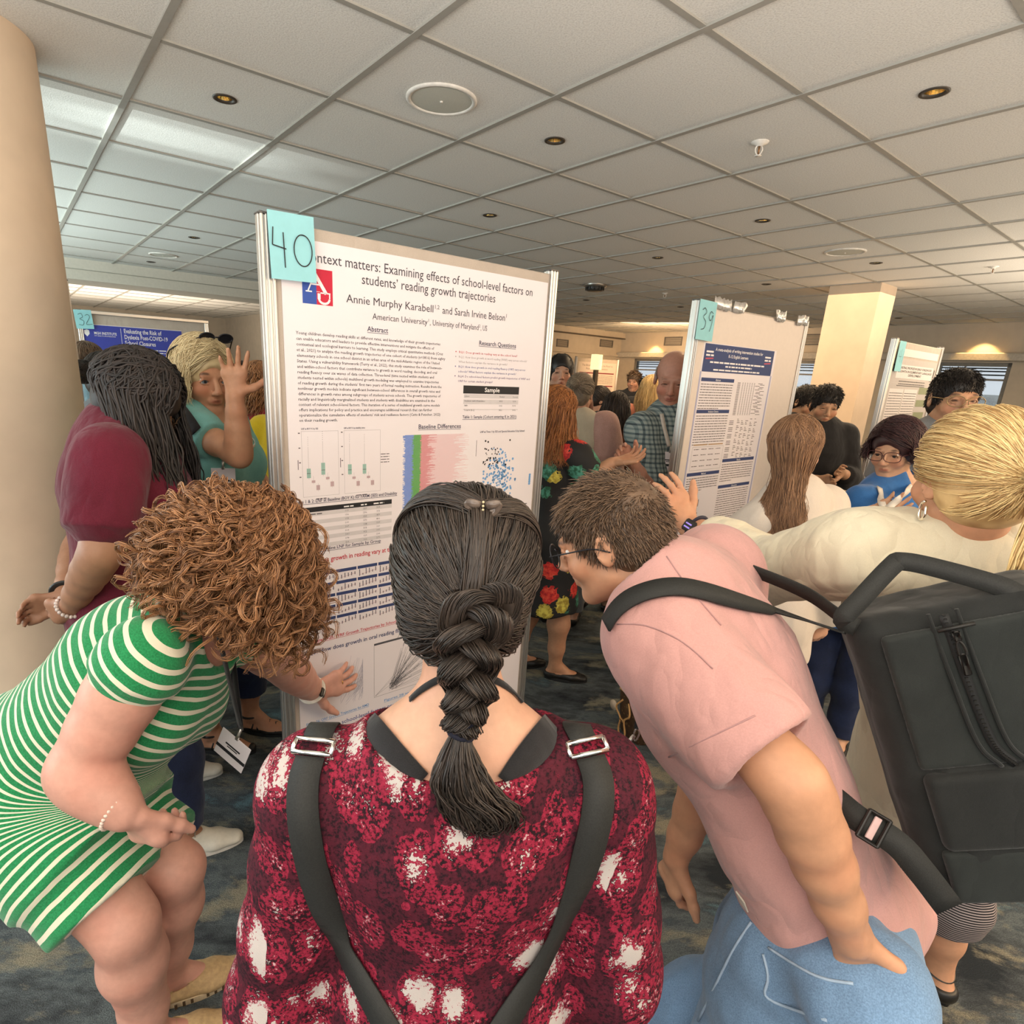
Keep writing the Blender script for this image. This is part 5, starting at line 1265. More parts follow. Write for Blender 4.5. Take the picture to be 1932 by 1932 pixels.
    # the plait
    ax = spline([Sx(915, 1130, .622), Sx(898, 1185, .592), Sx(882, 1240, .580), Sx(886, 1300, .576), Sx(876, 1345, .576), Sx(871, 1372, .578)], 90)
    t = np.linspace(0, 1, 90); w_ = .030*(1-.60*t**1.1); S_ = []; rad = []
    lat = np.array([1., 0, 0]); T = np.gradient(ax, axis=0); T /= np.linalg.norm(T, axis=1)[:, None]; out = np.cross(T, lat); out *= -np.sign(out[:, 1:2]+1e-9)*1.0
    for q in range(3):
        ph = 2*np.pi*(1.75*t**.9)+.5+2*np.pi*q/3; c = ax+lat*(w_*np.sin(ph))[:, None]+out*(w_*.62*np.sin(2*ph))[:, None]
        rr = .0215*(1-.52*t)*(.85+.15*np.cos(2*ph))
        for k in range(230):
            a = g.uniform(0, 6.28); b = g.uniform(.82, 1.12); a = a+t*2.2
            S_.append(c+lat*(rr*b*np.cos(a))[:, None]+out*(rr*b*np.sin(a))[:, None]+g.normal(0, .0007, (90, 3)).cumsum(0)*.30); rad.append(np.full(90, .0010))
        V, F = tube_arrays(c[4:-2], (rr*.62)[4:-2], 10); q_ = (V, F)
        if q == 0: bv, bf = V, F
        else: bf = np.concatenate([bf, F+len(bv)]); bv = np.concatenate([bv, V])
    braid = hair(p, np.array(S_), np.array(rad), h_dark, 'braid', 3, 5, (bv, bf), hairo)
    # tail below the tie
    n5 = 700; a = g.uniform(0, 6.28, n5); b = np.sqrt(g.random(n5)); e_ = ax[-1]
    C = np.stack([e_+np.stack([.008*b*np.cos(a), .008*b*np.sin(a), 0*a], -1), e_+np.stack([.020*b*np.cos(a)-.002, .016*b*np.sin(a)-.012, 0*a-.028], -1), e_+np.stack([.036*b*np.cos(a)+.004, .020*b*np.sin(a)-.020, 0*a-.062], -1), e_+np.stack([.034*b*np.cos(a)+.016+.02*(b > .9), .018*b*np.sin(a)-.020, 0*a-.092-.012*g.random(n5)], -1), e_+np.stack([.012*b*np.cos(a)+.022+.035*(b > .88)*np.cos(a)**2, .012*b*np.sin(a)-.016, 0*a-.112-.016*g.random(n5)], -1)], 1)
    S5 = Sdf(.004); S5.chain([e_+EZ*.0, e_+np.array([0, -.010, -.03]), e_+np.array([.006, -.016, -.065]), e_+np.array([.018, -.014, -.098])], [.006, .011, .018, .008], .01); V, F = S5.run()
    P5 = nspline(C, 18); P5 += (.004*np.sin(np.linspace(0, 14, 18)[None, :, None]+6*g.random((n5, 1, 1)))*np.linspace(0, 1, 18)[None, :, None]*g.normal(size=(n5, 1, 3)))
    hair(p, P5, taper(18, .0011, .5), h_dark, 'braid_tail', 3, 6, (V, F), hairo)
    m = MB()
    for k, dz in enumerate((-.008, -.003, .003, .008)):
        an = np.linspace(0, 2*np.pi, 30); rr = .0125+.0022*(k % 2); m.tube([e_+np.array([rr*math.cos(x), rr*math.sin(x)*.9, dz+.003*math.sin(2*x+k)]) for x in an], .0038, 8, cap=False)
    m.build('hair_tie', plain('navy_elastic', (.012, .012, .025), .8, 0, .2, 300), hairo, True)
    # butterfly claw clip
    c = Sx(903, 966, .638); c = drape(p, clip_d[None, None]/np.linalg.norm(clip_d), base, .012)[0, 0]; clipm = plain('tortoise_clip', (.13, .095, .075), .15, 0, .35, 90)
    o_ = MB()
    for e in (-1, 1):
        o_.tube(spline([c+np.array([e*.003, 0, .001]), c+np.array([e*.010, -.004, .004]), c+np.array([e*.017, -.002, .004]), c+np.array([e*.014, 0, -.004]), c+np.array([e*.005, -.002, -.010]), c+np.array([e*.001, 0, -.015])], 20), [.003]+[.0052]*13+[.004]*4+[.003, .002], 8, flat=.40, ref=(0, 1, 0))
    oc = o_.build('hair_clip', clipm, hairo, True)
    b_ = MB()
    for k in range(4): b_.lathe(c+np.array([0, -.005, -.007+.0045*k]), (0, 0, 1), [(.0003, -.0018), (.0014, -.001), (.0018, 0), (.0014, .001), (.0003, .0018)], 10)
    b_.build('gold_bead', plain('pale_gold', (.62, .50, .30), .3, .6), oc, True)
centre_woman()

# ---- 2 the woman in the striped dress
def stripes():
    m, t, bs = new_mat('green_stripes'); a = attr(t, 'sc').outputs['Fac']; v = objco(t)
    f = math_(t, 'FRACT', math_(t, 'DIVIDE', math_(t, 'ADD', a, math_(t, 'MULTIPLY', math_(t, 'SUBTRACT', noise(t, v, 12, 2), .5), .006)), .0245))
    st = math_(t, 'GREATER_THAN', f, .66); n = noise(t, v, 300, 3)
    c = mixc(t, st, ramp(t, n, [(.3, (.012, .17, .055)), (.7, (.025, .29, .10))]), (.74, .69, .53))
    L(t, c, bs.inputs['Base Color']); bs.inputs['Roughness'].default_value = .88; bs.inputs['Specular IOR Level'].default_value = .2; bs.inputs['Sheen Weight'].default_value = .2; bump(t, bs, n, .35, .0015); return m
def striped_woman():
    A = at
    J = dict(pelvis=A(66, 1462, 1.17), neck=A(372, 1172, 1.215), head=A(468, 1072, 1.20), hfwd=(.80, .34, -.50), hup=(.45, .12, .88), shR=A(258, 1262, 1.02), shL=A(448, 1190, 1.36), elR=A(150, 1454, .950), wrR=A(236, 1532, .925), elL=A(538, 1256, 1.58), wrL=A(592, 1303, 1.735),
             hipR=A(62, 1525, 1.09), hipL=A(108, 1485, 1.25), knR=A(236, 1745, 1.0), knL=A(330, 1640, 1.16), ankR=A(285, 1958, 1.055), ankL=A(318, 1838, 1.20))
    p = Person('person bending in a green and white striped dress with curly auburn hair', J, 1.0, .0045, sk_pink, True, 1.14, 1.26, 1.34, 1.14)
    _d = ray(590, 1304); J['wrL'] = CAMP+_d*((GY-.062)/(_d @ GB)); p.J['wrL'] = J['wrL']; tip = J['wrL']+GA*.17+EZ*.005
    p.hands = {'L': dict(d=nz(tip-J['wrL']), n=tuple(GB), curl=(.22, .28, .32, .30), spread=.15, thumb=(.40, .95, .05), sc=1.18), 'R': dict(d=nz(A(306, 1602, .955)-J['wrR']), n=(.35, .80, -.25), curl=(.95, 1.05, 1.1, 1.1), thumb=(.85, .3, .4), spread=.02, sc=1.08)}
    p.feet = {'L': (.88, .48), 'R': (.88, .45)}
    p.body()
    curve = spline([J['neck']+nz(J['neck']-J['pelvis'])*.60, J['neck']+nz(J['neck']-J['pelvis'])*.30, J['neck'], lerp(J['pelvis'], J['neck'], .5), J['pelvis']+np.array([-.01, 0, 0]), lerp(J['pelvis'], lerp(J['knR'], J['knL'], .5), .55), lerp(J['knR'], J['knL'], .5)], 160)
    sl = np.concatenate([[0], np.cumsum(np.linalg.norm(np.diff(curve, axis=0), axis=1))])
    def sc_(V):
        out = np.empty(len(V))
        for a in range(0, len(V), 4000):
            d = np.linalg.norm(V[a:a+4000, None]-curve[None], axis=2); w = np.exp(-(d-d.min(1, keepdims=True))*60); out[a:a+4000] = (w*sl).sum(1)/w.sum(1)
        return {'sc': out}
    ak = p.arm_k; p.arm_k = 1.05; S = Sdf(p.h); p.torso(S, .014); kn = lerp(J['knR'], J['knL'], .5); dn = nz(kn-J['pelvis'])
    S.cone(J['pelvis'], J['pelvis']+dn*.225, p.hw+.018, p.hw+.012, .03, (p.pf, .98), True)
    S.cone(J['hipR'], lerp(J['hipR'], J['knR'], .80), .13, .122, .05, None, True); S.cone(J['hipL'], lerp(J['hipL'], J['knL'], .86), .13, .122, .05, None, True)
    S.ell(lerp(J['pelvis'], J['neck'], .35)+p.fwd*.09, (.12, .10, .13), np.array([p.lat, p.fwd, p.up]), .06)
    for X in 'LR': p.arm(S, X, -.12, .03, .022, .03, .024)
    p.arm_k = ak
    nb = J['neck']+p.up*.02+p.fwd*.045; S.ell(nb, (.085, .085, .075), np.array([p.lat, p.fwd, p.up]), .008, 's')
    V, F = S.run(); V = relax(V, F, 2); at0 = sc_(V); V = folds(V, F, .0045, 10, (1, 1, .6)); V = relax(V, F, 1)
    dr = link('dress', mesh(V, F, True, at0), stripes(), p.root)
    # loafers
    for X in 'LR':
        o, Rf, g = p.shoe(X, tanl, 'loafer', plain('loafer_sole', (.66, .52, .34), .8))
        m = MB()
        for k in range(11):
            for e in (-1, 1): m.box(g+Rf[1]*(-.03+.02*k)+Rf[0]*e*.042*(1 if 1 < k < 9 else .88)+EZ*.011, (.003, .007, .014), Rf)
        m.build('sole_stitch', plain('sole_notch', (.10, .06, .03), .9), o)
        q = MB(); V_, F_ = ribbon(spline([g+Rf[1]*.045+Rf[0]*-.03+EZ*.062, g+Rf[1]*.05+EZ*.078, g+Rf[1]*.045+Rf[0]*.03+EZ*.062], 8), EZ, .02, .003); q.add(V_, F_); q.build('saddle', tanl, o, True)
    # pearl bracelet, watch, ring
    def around(c, ax_, r_, n): a, b = frame(ax_); return [c+r_*(math.cos(x)*a+math.sin(x)*b) for x in np.linspace(0, 2*np.pi, n, endpoint=False)]
    w = J['wrR']; dx = nz(J['wrR']-J['elR']); m = MB()
    for c in around(w-dx*.012, nz(dx+np.array([.1, 0, .15])), .0425, 30): m.lathe(c, (0, 0, 1), [(.0004, -.0042), (.003, -.003), (.0042, 0), (.003, .003), (.0004, .0042)], 8)
    m.build('pearl_bracelet', plain('pearl', (.80, .62, .52), .25, 0, .05), p.root, True)
    w = J['wrL']-nz(J['wrL']-J['elL'])*.012; dx = nz(J['wrL']-J['elL']); a = around(w, dx, .0395, 40); m = MB(); m.tube(a+[a[0]], .0085, 8, flat=.32, ref=dx, cap=False); wb_ = m.build('watch_strap', plain('cream_strap', (.74, .68, .58), .55), p.root, True)
    MB().box(w+nz(np.cross(dx, (.2, .8, .3)))*.040, (.012, .03, .03), R3(dx), .004).build('watch_face', blackl, wb_)
    MB().tube([*around(J['wrL']+nz(tip-J['wrL'])*.105, nz(tip-J['wrL']), .0105, 16)], .0018, 6).build('ring', plain('gold', (.75, .45, .12), .25, 1), p.root, True)
    # curly hair
    g = np.random.default_rng(21); n = 1250; az = g.uniform(-np.pi+.50, np.pi-.50, n); el = np.arcsin(g.uniform(-.45, 1, n)); D = edir(az, el); s0 = on_skull(p, D, .01); nr = D @ p.HR
    L_ = g.uniform(.06, .15, (n, 1)); hang = nz(np.array([.02, .02, -1.0])); bkd = np.clip(-D[:, 1:2], 0, 1)*np.array([[-.055, 0, .01]]); sw = nr*.9+(p.HR[1]*-.15)[None]*np.maximum(D[:, 2:3], 0)
    C = np.stack([s0, s0+sw*(.030+.022*g.random((n, 1)))+bkd*.3, s0+sw*(.050+.028*g.random((n, 1)))+hang*L_*.30+bkd*.7, s0+sw*(.055+.028*g.random((n, 1)))+hang*L_*.65+bkd+g.normal(0, .014, (n, 3)), s0+sw*(.045+.03*g.random((n, 1)))+hang*L_+bkd+g.normal(0, .024, (n, 3))], 1)
    mm = 40; P = nspline(C, mm); t = np.linspace(0, 1, mm)[None, :, None]; T = np.gradient(P, axis=1); T /= np.linalg.norm(T, axis=2, keepdims=True); a_ = np.cross(T, np.array([.3, .9, .2])); a_ /= np.linalg.norm(a_, axis=2, keepdims=True); b_ = np.cross(T, a_)
    fr = ((L_[:, :, None]+.05)/.048)*(.7+.5*g.random((n, 1, 1))); ph = 6.28*g.random((n, 1, 1)); amp = (.004+.0105*np.clip(t*1.5, 0, 1))*(.6+.8*g.random((n, 1, 1)))
    P = P+amp*(np.cos(2*np.pi*fr*t+ph)*a_+np.sin(2*np.pi*fr*t+ph)*b_)
    P3 = np.concatenate([P]+[P+g.normal(0, .0019, (n, 1, 3))+g.normal(0, .0007, (n, mm, 3)).cumsum(1)*.45 for _ in range(7)])
    def ex(S):
        S.ell(p.hp(0, -.02, .04), np.array([.112, .122, .108])*p.hs, p.HR, .03)
        for q, r_ in (((0, .05, .03), .085), ((.07, -.02, -.05), .062), ((-.07, -.02, -.05), .062), ((0, -.09, -.03), .075)): c = p.hp(*q)+hang*.015; S.cone(p.hp(*q), c+hang*.02, r_, r_*.75, .04)
    base = cap_base(p, .035, (.0, .150, -.09), (.052, .075, .075), h=.006, extra=ex); Vb, Fb = base; Vb = folds(Vb, Fb, .008, 38)
    hair(p, P3, taper(mm, .00085, .5), h_curl, 'hair', 3, 8, (Vb, Fb))
    # lanyard and badge swinging free
    lan = MB()
    top = A(402, 1165, 1.13); knot = A(455, 1375, 1.25)
    for e, q in ((0, A(430, 1155, 1.22)), (1, A(402, 1150, 1.06))):
        P = spline([q, lerp(q, knot, .4), lerp(q, knot, .75), knot], 16); V_, F_ = ribbon(P, np.array([-.3, -.9, .3]), .015, .002); lan.add(V_, F_)
    lo = lan.build('lanyard', blkf, p.root, True)
    name_badge(lo, knot, (-.35, -.85, .15), .098, .075, up=(.38, 0, .9))
striped_woman()

# ---- 3 the man in the pink shirt
def bending_man():
    A = at
    J = dict(pelvis=A(1545, 1722, .875), neck=A(1256, 1092, .975), chest=A(1352, 1275, .945), waist=A(1462, 1500, .90), head=A(1152, 1018, 1.025), hfwd=(-.80, .44, -.40), hup=(-.30, .12, .93), shL=A(1248, 1206, .885), shR=A(1352, 1085, 1.13), elL=A(1495, 1478, .690), wrL=A(1606, 1770, .690), elR=A(1345, 1440, 1.06), wrR=A(1275, 1618, 1.06),
             hipL=A(1500, 1800, .82), hipR=A(1505, 1740, .96), knL=A(1400, 2010, .86), knR=A(1395, 1900, .98), ankL=(.60, .90, .09), ankR=(.46, 1.12, .09))
    p = Person('person bending to read in a pink short-sleeved shirt and light blue jeans', J, 1.04, .0045, sk_warm, False, .97, .92, 1.02, 1.12, headsc=.90)
    p.hands = {'L': dict(d=nz(A(1640, 1900, .69)-J['wrL']), n=(-.2, -.9, 0), curl=(.9, .9, .9, .9), sc=.95), 'R': dict(d=nz(A(1255, 1700, 1.08)-J['wrR']), n=(.75, .2, -.3), curl=(.55, .6, .65, .75), spread=.12)}
    p.feet = {'L': (-.8, .6), 'R': (-.8, .6)}; p.browk = .9
    p.body(); p.eyes((.08, .05, .03))
    sh = p.top('shirt', cloth('pink_cotton', (.56, .30, .27), .07, 420, .3, .9, 5, 8, .9), .020, .075, .80, .02, (.075, .070, .06), (0, .03, .03), .007, .022, .040, fscale=7, hollow=True, down=nz(A(1560, 1800, .86)-J['pelvis']), hook=lambda S: S.cone(lerp(J['pelvis'], J['waist'], .3)+p.fwd*-.02, A(1700, 1720, .90), .11, .05, .06, None, False))
    # folded collar at the back of the neck, hem label
    m = MB(); c = J['neck']+p.up*.015; an = np.linspace(.2, 2*math.pi-.2, 26); P = np.array([c+p.fwd*(math.cos(a)*.070+.012)+p.lat*math.sin(a)*.072-p.up*.02*math.cos(a) for a in an]); V, F = ribbon(P, P-c, .030, .004); m.add(V, F); m.build('collar', sh.data.materials[0], sh, True)
    tg, tn = Cast(sh).at(1402, 1700, .002); MB().box(tg, (.022, .003, .034), R3(-tn, (.25, 0, 1)), .001).build('hem_label', plain('label_cloth', (.72, .64, .54), .8), sh)
    hc = J['wrL']+nz(A(1640, 1900, .69)-J['wrL'])*.125; p.jeans = p.trousers('jeans', denim, .022, 1.95, .04, .006, hook=lambda S: S.ell(hc+nz(CAMP-hc)*.030, (.090, .060, .100), R3(nz(hc-CAMP)), .05))
    # pocket edge and seams, laid on the cloth
    jo = Cast(p.jeans); jm = MB()
    for P in ([(1450, 1788), (1500, 1820), (1550, 1846), (1610, 1856)], [(1418, 1740), (1385, 1790), (1355, 1850), (1318, 1926)], [(1440, 1800), (1452, 1850), (1440, 1880), (1500, 1905), (1560, 1925)]):
        C, nn = jo.path(P, 16, .001)
        if len(C) > 3: jm.tube(C, .0024, 6)
    jm.build('seam', plain('seam_thread', (.34, .44, .56), .8), p.jeans, True)
    sc_ = Cast(sh); sm = MB()
    for P in ([(1165, 1178), (1220, 1180), (1290, 1212), (1345, 1262)], [(1262, 1428), (1330, 1395), (1425, 1350)], [(1258, 1050), (1300, 1110), (1360, 1180)]):
        C, nn = sc_.path(P, 16, .0006)
        if len(C) > 3: sm.tube(C, .0013, 6)
    if sm.n: sm.build('shirt_seam', cloth('pink_seam', (.42, .23, .22), .05), sh, True)
    for X in 'LR': p.shoe(X, cream_shoe, 'sneaker', rubber)
    p.glasses(plain('dark_frame', (.012, .012, .016), .3), .026, .024, rnd=True)
    # short hair, brushed forward
    short_hair(p, h_brown, 9000, .024, .006, 4, .0008, .014, -.55, .005)
    name_badge_o = empty('name_badge_lanyard', A(1210, 1350, 1.0)) if False else None
    lm = MB(); P = spline([J['neck']+p.fwd*.07, A(1205, 1250, 1.0), A(1208, 1330, .99), A(1202, 1375, .985)], 20); V, F = ribbon(P, (-.3, -.9, .2), .012, .002); lm.add(V, F); lo = lm.build('lanyard', blkf, p.root, True)
    MB().tube(spline([A(1202, 1372, .985), A(1206, 1385, .983), A(1198, 1398, .985), A(1196, 1384, .985), A(1202, 1372, .985)], 14), .0016, 6, cap=False).build('hook', chrome, lo, True)
    name_badge(lo, A(1196, 1388, .985), (-.4, -.85, .2), .09, .07, up=(.55, .1, .85))
    return p, J, sc_
man, MJ, SHC = bending_man()
def backpack():
    A = at; fab = cloth('pack_fabric', (.017, .018, .017), .22, 800, .3, .75, 20); fab2 = cloth('pack_fabric_fine', (.022, .025, .023), .2, 1200, .25, .7, 20); zipm = plain('zip_tape', (.012, .012, .012), .6)
    tl, tr, bl = A(1600, 1185, .835), A(1872, 1178, .775), A(1765, 1722, .735)
    up = nz(tl-bl); ri = tr-tl; ri = nz(ri-up*(ri @ up)); nn = nz(np.cross(ri, up))     # nn towards the camera side
    if nn @ (CAMP-tl) < 0: nn = -nn
    hgt = np.linalg.norm(tl-bl); wd = .275; dp = .15; c = tl-up*hgt/2+ri*wd/2-nn*dp/2; R_ = np.array([ri, nn, up])
    t_ = empty('backpack', c-up*hgt/2, 'black backpack hanging on the back of the person in the pink shirt', 'backpack')
    P = lambda u, v, d=0: tl+ri*u-up*v+nn*d
    S = Sdf(.005); S.box(c, (wd/2, dp/2, hgt/2), R_, .01, .035); S.box(c-up*hgt*.16+ri*wd*.40, (.05, dp*.42, hgt*.30), R_, .02, .02); S.box(c-up*hgt*.22+nn*(dp/2-.006)+ri*.02, (wd*.36, .016, hgt*.22), R_, .012, .012)
    V, F = S.run(); V = relax(V, F, 2); V = folds(V, F, .0035, 12); link('bag', mesh(V, F, True), fab, t_)
    # front panel, its seams, the zip
    def pad(name, u0, u1, v0, v1, th, mat, d0=.0):
        s = Sdf(.004); s.box(P((u0+u1)/2, (v0+v1)/2, d0), ((u1-u0)/2, th, (v1-v0)/2), R_, .01, min(th*.9, .012)); V, F = s.run(); return link(name, mesh(relax(V, F, 2), F, True), mat, t_)
    pad('side_panel', .035, wd-.02, .022, hgt*.50, .008, fab2, .002); pad('pocket', .035, wd-.015, hgt*.51, hgt*.77, .014, fab, .006); pad('lower_panel', .03, wd-.015, hgt*.775, hgt-.02, .008, fab2, .004)
    m = MB()
    for e in (-.017, .017):
        C = spline([P(.118+e, .0, .006), P(.122+e, .10, .013), P(.130+e, .20, .013), P(.150+e, hgt*.50, .012)], 24); m.tube(C, .0030, 6)
    z = m.build('zip_piping', fab, t_, True)
    C = spline([P(.118, .004, .0085), P(.122, .10, .012), P(.130, .20, .012), P(.150, hgt*.5, .011)], 24); V, F = ribbon(C, nn, .012, .001); zo = MB().add(V, F).build('zip', zipm, t_, True)
    m = MB()
    for k in range(46):
        q = spline([P(.118, .004, .0105), P(.122, .10, .0145), P(.130, .20, .0145), P(.150, hgt*.5, .0135)], 46)[k]; m.box(q, (.004, .0016, .0022), R_)
    m.build('zip_teeth', blackl, zo)
    m = MB(); q = P(.124, .035, .018); m.box(q, (.010, .006, .016), R_, .002); m.tube(spline([q-up*.006, q-up*.014+ri*.004, q-up*.028+ri*.005, q-up*.030-ri*.003, q-up*.014-ri*.003, q-up*.006], 16), .0018, 6); m.box(q-up*.043, (.010, .005, .034), R_, .002); m.tube([q-ri*.02+up*.012, q+ri*.024+up*.014], .0028, 6); m.build('zip_pull', blackl, zo, True)
    # top loop handle
    C = spline([P(.012, .008, -.02), P(-.002, -.012, -.01), P(.03, -.035, -.02), P(.085, -.066, -.05), P(.10, -.068, -.055), P(.135, -.050, -.05), P(.20, -.008, -.03), P(.215, .012, -.02)], 40); nr = np.array([nz(nn*.8+up*.25)]*40); V, F = ribbon(C, nr, .028, .004); MB().add(V, F).build('handle', blk, t_, True)
    # straps: over the near shoulder, to the far shoulder, and the lower webbing with its buckle
    J = MJ
    P1, n1 = SHC.path([(1560, 1172), (1480, 1162), (1400, 1140), (1320, 1118), (1262, 1112), (1205, 1126), (1170, 1150), (1150, 1180)], 40, .005); ctr = lerp(J['neck'], J['chest'], .6)
    q0 = P(-.006, .012, -.01); pre = np.array([lerp(q0, P1[0], t) for t in (0, .5)]); post = np.zeros((0, 3))
    nr = np.concatenate([[n1[0]]*2, n1]); P1 = np.concatenate([pre, P1, post]); V, F = ribbon(P1, nr, np.interp(np.linspace(0, 1, len(P1)), [0, .12, .40, 1], [.012, .024, .036, .036]), .004); MB().add(V, F).build('shoulder_strap', blk, t_, True)
    P2 = spline([P(-.002, .0, -.06), A(1520, 1120, .98), A(1430, 1082, 1.05), A(1370, 1062, 1.09), A(1330, 1068, 1.14)], 24); V, F = ribbon(P2, P2-ctr, .030, .003); MB().add(V, F).build('shoulder_strap', blk, t_, True)
    P3 = spline([A(1545, 1488, .82), A(1575, 1508, .80), A(1620, 1545, .765), A(1690, 1590, .735), A(1735, 1640, .715), A(1790, 1712, .70)], 24); o = MB(); V, F = ribbon(P3, nz(CAMP-P3[10]), .040, .003); o.add(V, F); lo = o.build('lower_strap', blk, t_, True)
    q = P3[11]; tdir = nz(P3[12]-P3[10]); Rb = np.array([tdir, nz(CAMP-q), np.cross(tdir, nz(CAMP-q))]); Rb[1] = nz(Rb[1]-tdir*(Rb[1] @ tdir)); Rb[2] = np.cross(Rb[0], Rb[1])
    b = MB(); b.box(q+Rb[1]*.006-Rb[0]*.014, (.006, .007, .048), Rb, .002); b.box(q+Rb[1]*.006+Rb[0]*.014, (.006, .007, .048), Rb, .002)
    for e in (-1, 1): b.box(q+Rb[1]*.006+Rb[2]*e*.022, (.032, .007, .005), Rb, .002)
    b.build('strap_buckle', blackl, lo); MB().box(q+Rb[1]*.0045, (.010, .004, .036), Rb, .001).build('buckle_tag', plain('pink_tag', (.62, .42, .40), .5), lo)
    # side pocket on the far right
    s = Sdf(.005); s.box(P(wd+.012, hgt*.56, -.08), (.020, .065, hgt*.26), R_, .01, .015); V, F = s.run(); link('bottle_pocket', mesh(folds(relax(V, F, 2), F, .003, 14), F, True), fab, t_)
    pm = MB(); C = spline([P(wd+.034, hgt*.30, -.015), P(wd+.036, hgt*.295, -.08), P(wd+.034, hgt*.30, -.14)], 10); pm.tube(C, .004, 6); pm.build('pocket_binding', blackl, t_, True)
backpack()

# ---- 4 the woman in the white jacket
def blonde_woman():
    A = at
    J = dict(head=A(1832, 904, 1.07), hfwd=(.08, .99, -.05), hup=(-.10, .0, 1), neck=A(1815, 1030, 1.08), shL=A(1612, 1044, 1.13), elL=A(1440, 1078, 1.36), wrL=A(1297, 990, 1.585), hipL=(1.10, 1.22, .88), hipR=(1.25, 1.20, .88), knL=(1.22, 1.34, .47), knR=(1.38, 1.32, .47), ankL=(1.18, 1.42, .085), ankR=(1.437, 1.335, .085), pelvis=(1.17, 1.20, .90))
    r_ = nz([.97, -.22, 0]); J['shR'] = J['neck']+r_*.20-EZ*.065; J['elR'] = J['shR']+np.array([.10, -.08, -.27]); J['wrR'] = J['elR']+np.array([-.05, .16, -.16])
    p = Person('person with a blonde ponytail in a white jacket raising an arm', J, 1.03, .0048, sk_warm, True, 1.10, 1.0, 1.1, headsc=.93)
    tip = A(1242, 872, 1.60); p.hands = {'L': dict(d=nz(tip-J['wrL']), n=nz(np.array([-.5, .75, .2])), curl=(.25, .3, .35, .4), spread=.14, thumb=(.6, .8, .2), sc=1.0)}; p.feet = {'L': (-.4, .9), 'R': (-.1, 1)}
    p.body()
    jk = p.top('jacket', cloth('white_jacket', (.70, .62, .46), .04, 500, .2, .85, 5, 9, 1.0), .026, .16, 1.68, .02, (.078, .08, .065), (0, .035, .03), .010, .020, .024, fscale=8)
    m = MB(); c = J['neck']+p.up*.02; an = np.linspace(.9, 2*math.pi-.9, 30); P = np.array([c+p.fwd*(math.cos(a)*.085+.005)+p.lat*math.sin(a)*.092-p.up*.016*(1-math.cos(a)) for a in an]); V, F = ribbon(P, (P-c)+p.up*.06, .062, .006); m.add(V, F); m.build('collar', jk.data.materials[0], jk, True)
    stripe_m, t, bs = new_mat('striped_trousers'); v = objco(t); w_ = N(t, 'ShaderNodeTexWave', bands_direction='Z'); w_.inputs['Scale'].default_value = 40; L(t, v, w_.inputs[0]); L(t, ramp(t, w_.outputs[0], [(.45, (.015, .013, .015)), (.55, (.42, .34, .32))], 'CONSTANT'), bs.inputs['Base Color'])
    p.trousers('trousers', stripe_m, .014, 1.50, .03)
    for X in 'LR':
        o, Rf, g = p.shoe(X, blackl, 'flat', blackl); a = p.J['ank'+X]
        an = np.linspace(0, 2*np.pi, 26); MB().tube([a+Rf[0]*.040*math.cos(q)+Rf[1]*(.046*math.sin(q)+.006)+EZ*(.0+.012*math.sin(q)) for q in an], .007, 8, flat=.4, ref=EZ).build('ankle_strap', blackl, o, True)
    # watch
    dx = nz(J['wrL']-J['elL']); w = J['wrL']-dx*.035; a, b = frame(dx); m = MB(); pts = [w+.0335*(math.cos(x)*a+math.sin(x)*b) for x in np.linspace(0, 2*np.pi, 40)]; m.tube(pts, .011, 8, flat=.3, ref=dx, cap=False); wo = m.build('watch_strap', plain('navy_band', (.012, .014, .04), .5), p.root, True)
    out = nz(CAMP-w-dx*((CAMP-w) @ dx)); Rw = np.array([dx, out, np.cross(dx, out)]); wf = MB().box(w+out*.038, (.038, .012, .034), Rw, .005).build('watch_case', blackl, wo)
    m = MB()
    for q in (-.006, .004): m.box(w+out*.0445+Rw[2]*q, (.020, .0008, .004), Rw)
    m.build('watch_digits', plain('watch_glow', (.3, .2, .6), .3, emit=(.35, .25, .8), es=.4), wf)
    # earring
    e_ = p.hp(-.084, -.010, -.050); m = MB(); m.tube(spline([e_+EZ*.012, e_+p.HR[1]*.008+EZ*.006, e_+p.HR[1]*.008-EZ*.014, e_-EZ*.022, e_-p.HR[1]*.008-EZ*.014, e_-p.HR[1]*.006+EZ*.004], 20), .0026, 8); m.build('earring', plain('silver', (.85, .80, .70), .2, 1), p.root, True)
    # hair pulled to a ponytail
    base = cap_base(p, .014, (.0, .124, -.05), (.070, .072, .100), h=.005)
    g = np.random.default_rng(31); n = 4200; az = g.uniform(-np.pi+.60, np.pi-.60, n); el = g.uniform(-.75, 1.4, n); D0 = edir(az, el); D0 = D0[~((np.abs(D0[:, 0]) > .72) & (D0[:, 2] < .06)) & ~((D0[:, 1] > -.02) & (D0[:, 2] < -.15))]; n = len(D0)
    tie_d = np.array([.05, -.985, -.06]); D1 = tie_d+g.normal(0, .05, (n, 3)); U = slerp_path(D0, D1, 14); P = drape(p, U, base, (-.001+.008*g.random((n, 1, 1)))+.0015*np.sin(np.linspace(0, 8, 14)[None, :, None]+6*g.random((n, 1, 1))))
    tie = on_skull(p, tie_d[None]/np.linalg.norm(tie_d), .030)[0]
    ho = hair(p, P, taper(14, .0009, .8), h_blond, 'hair', 3, 2, base)
    n = 900; a = g.uniform(0, 6.28, n); b = np.sqrt(g.random(n)); bk = -p.HR[1]; rr_ = p.HR[0]
    off = lambda s_: (np.cos(a)*b*s_)[:, None]*rr_+(np.sin(a)*b*s_)[:, None]*p.HR[2]
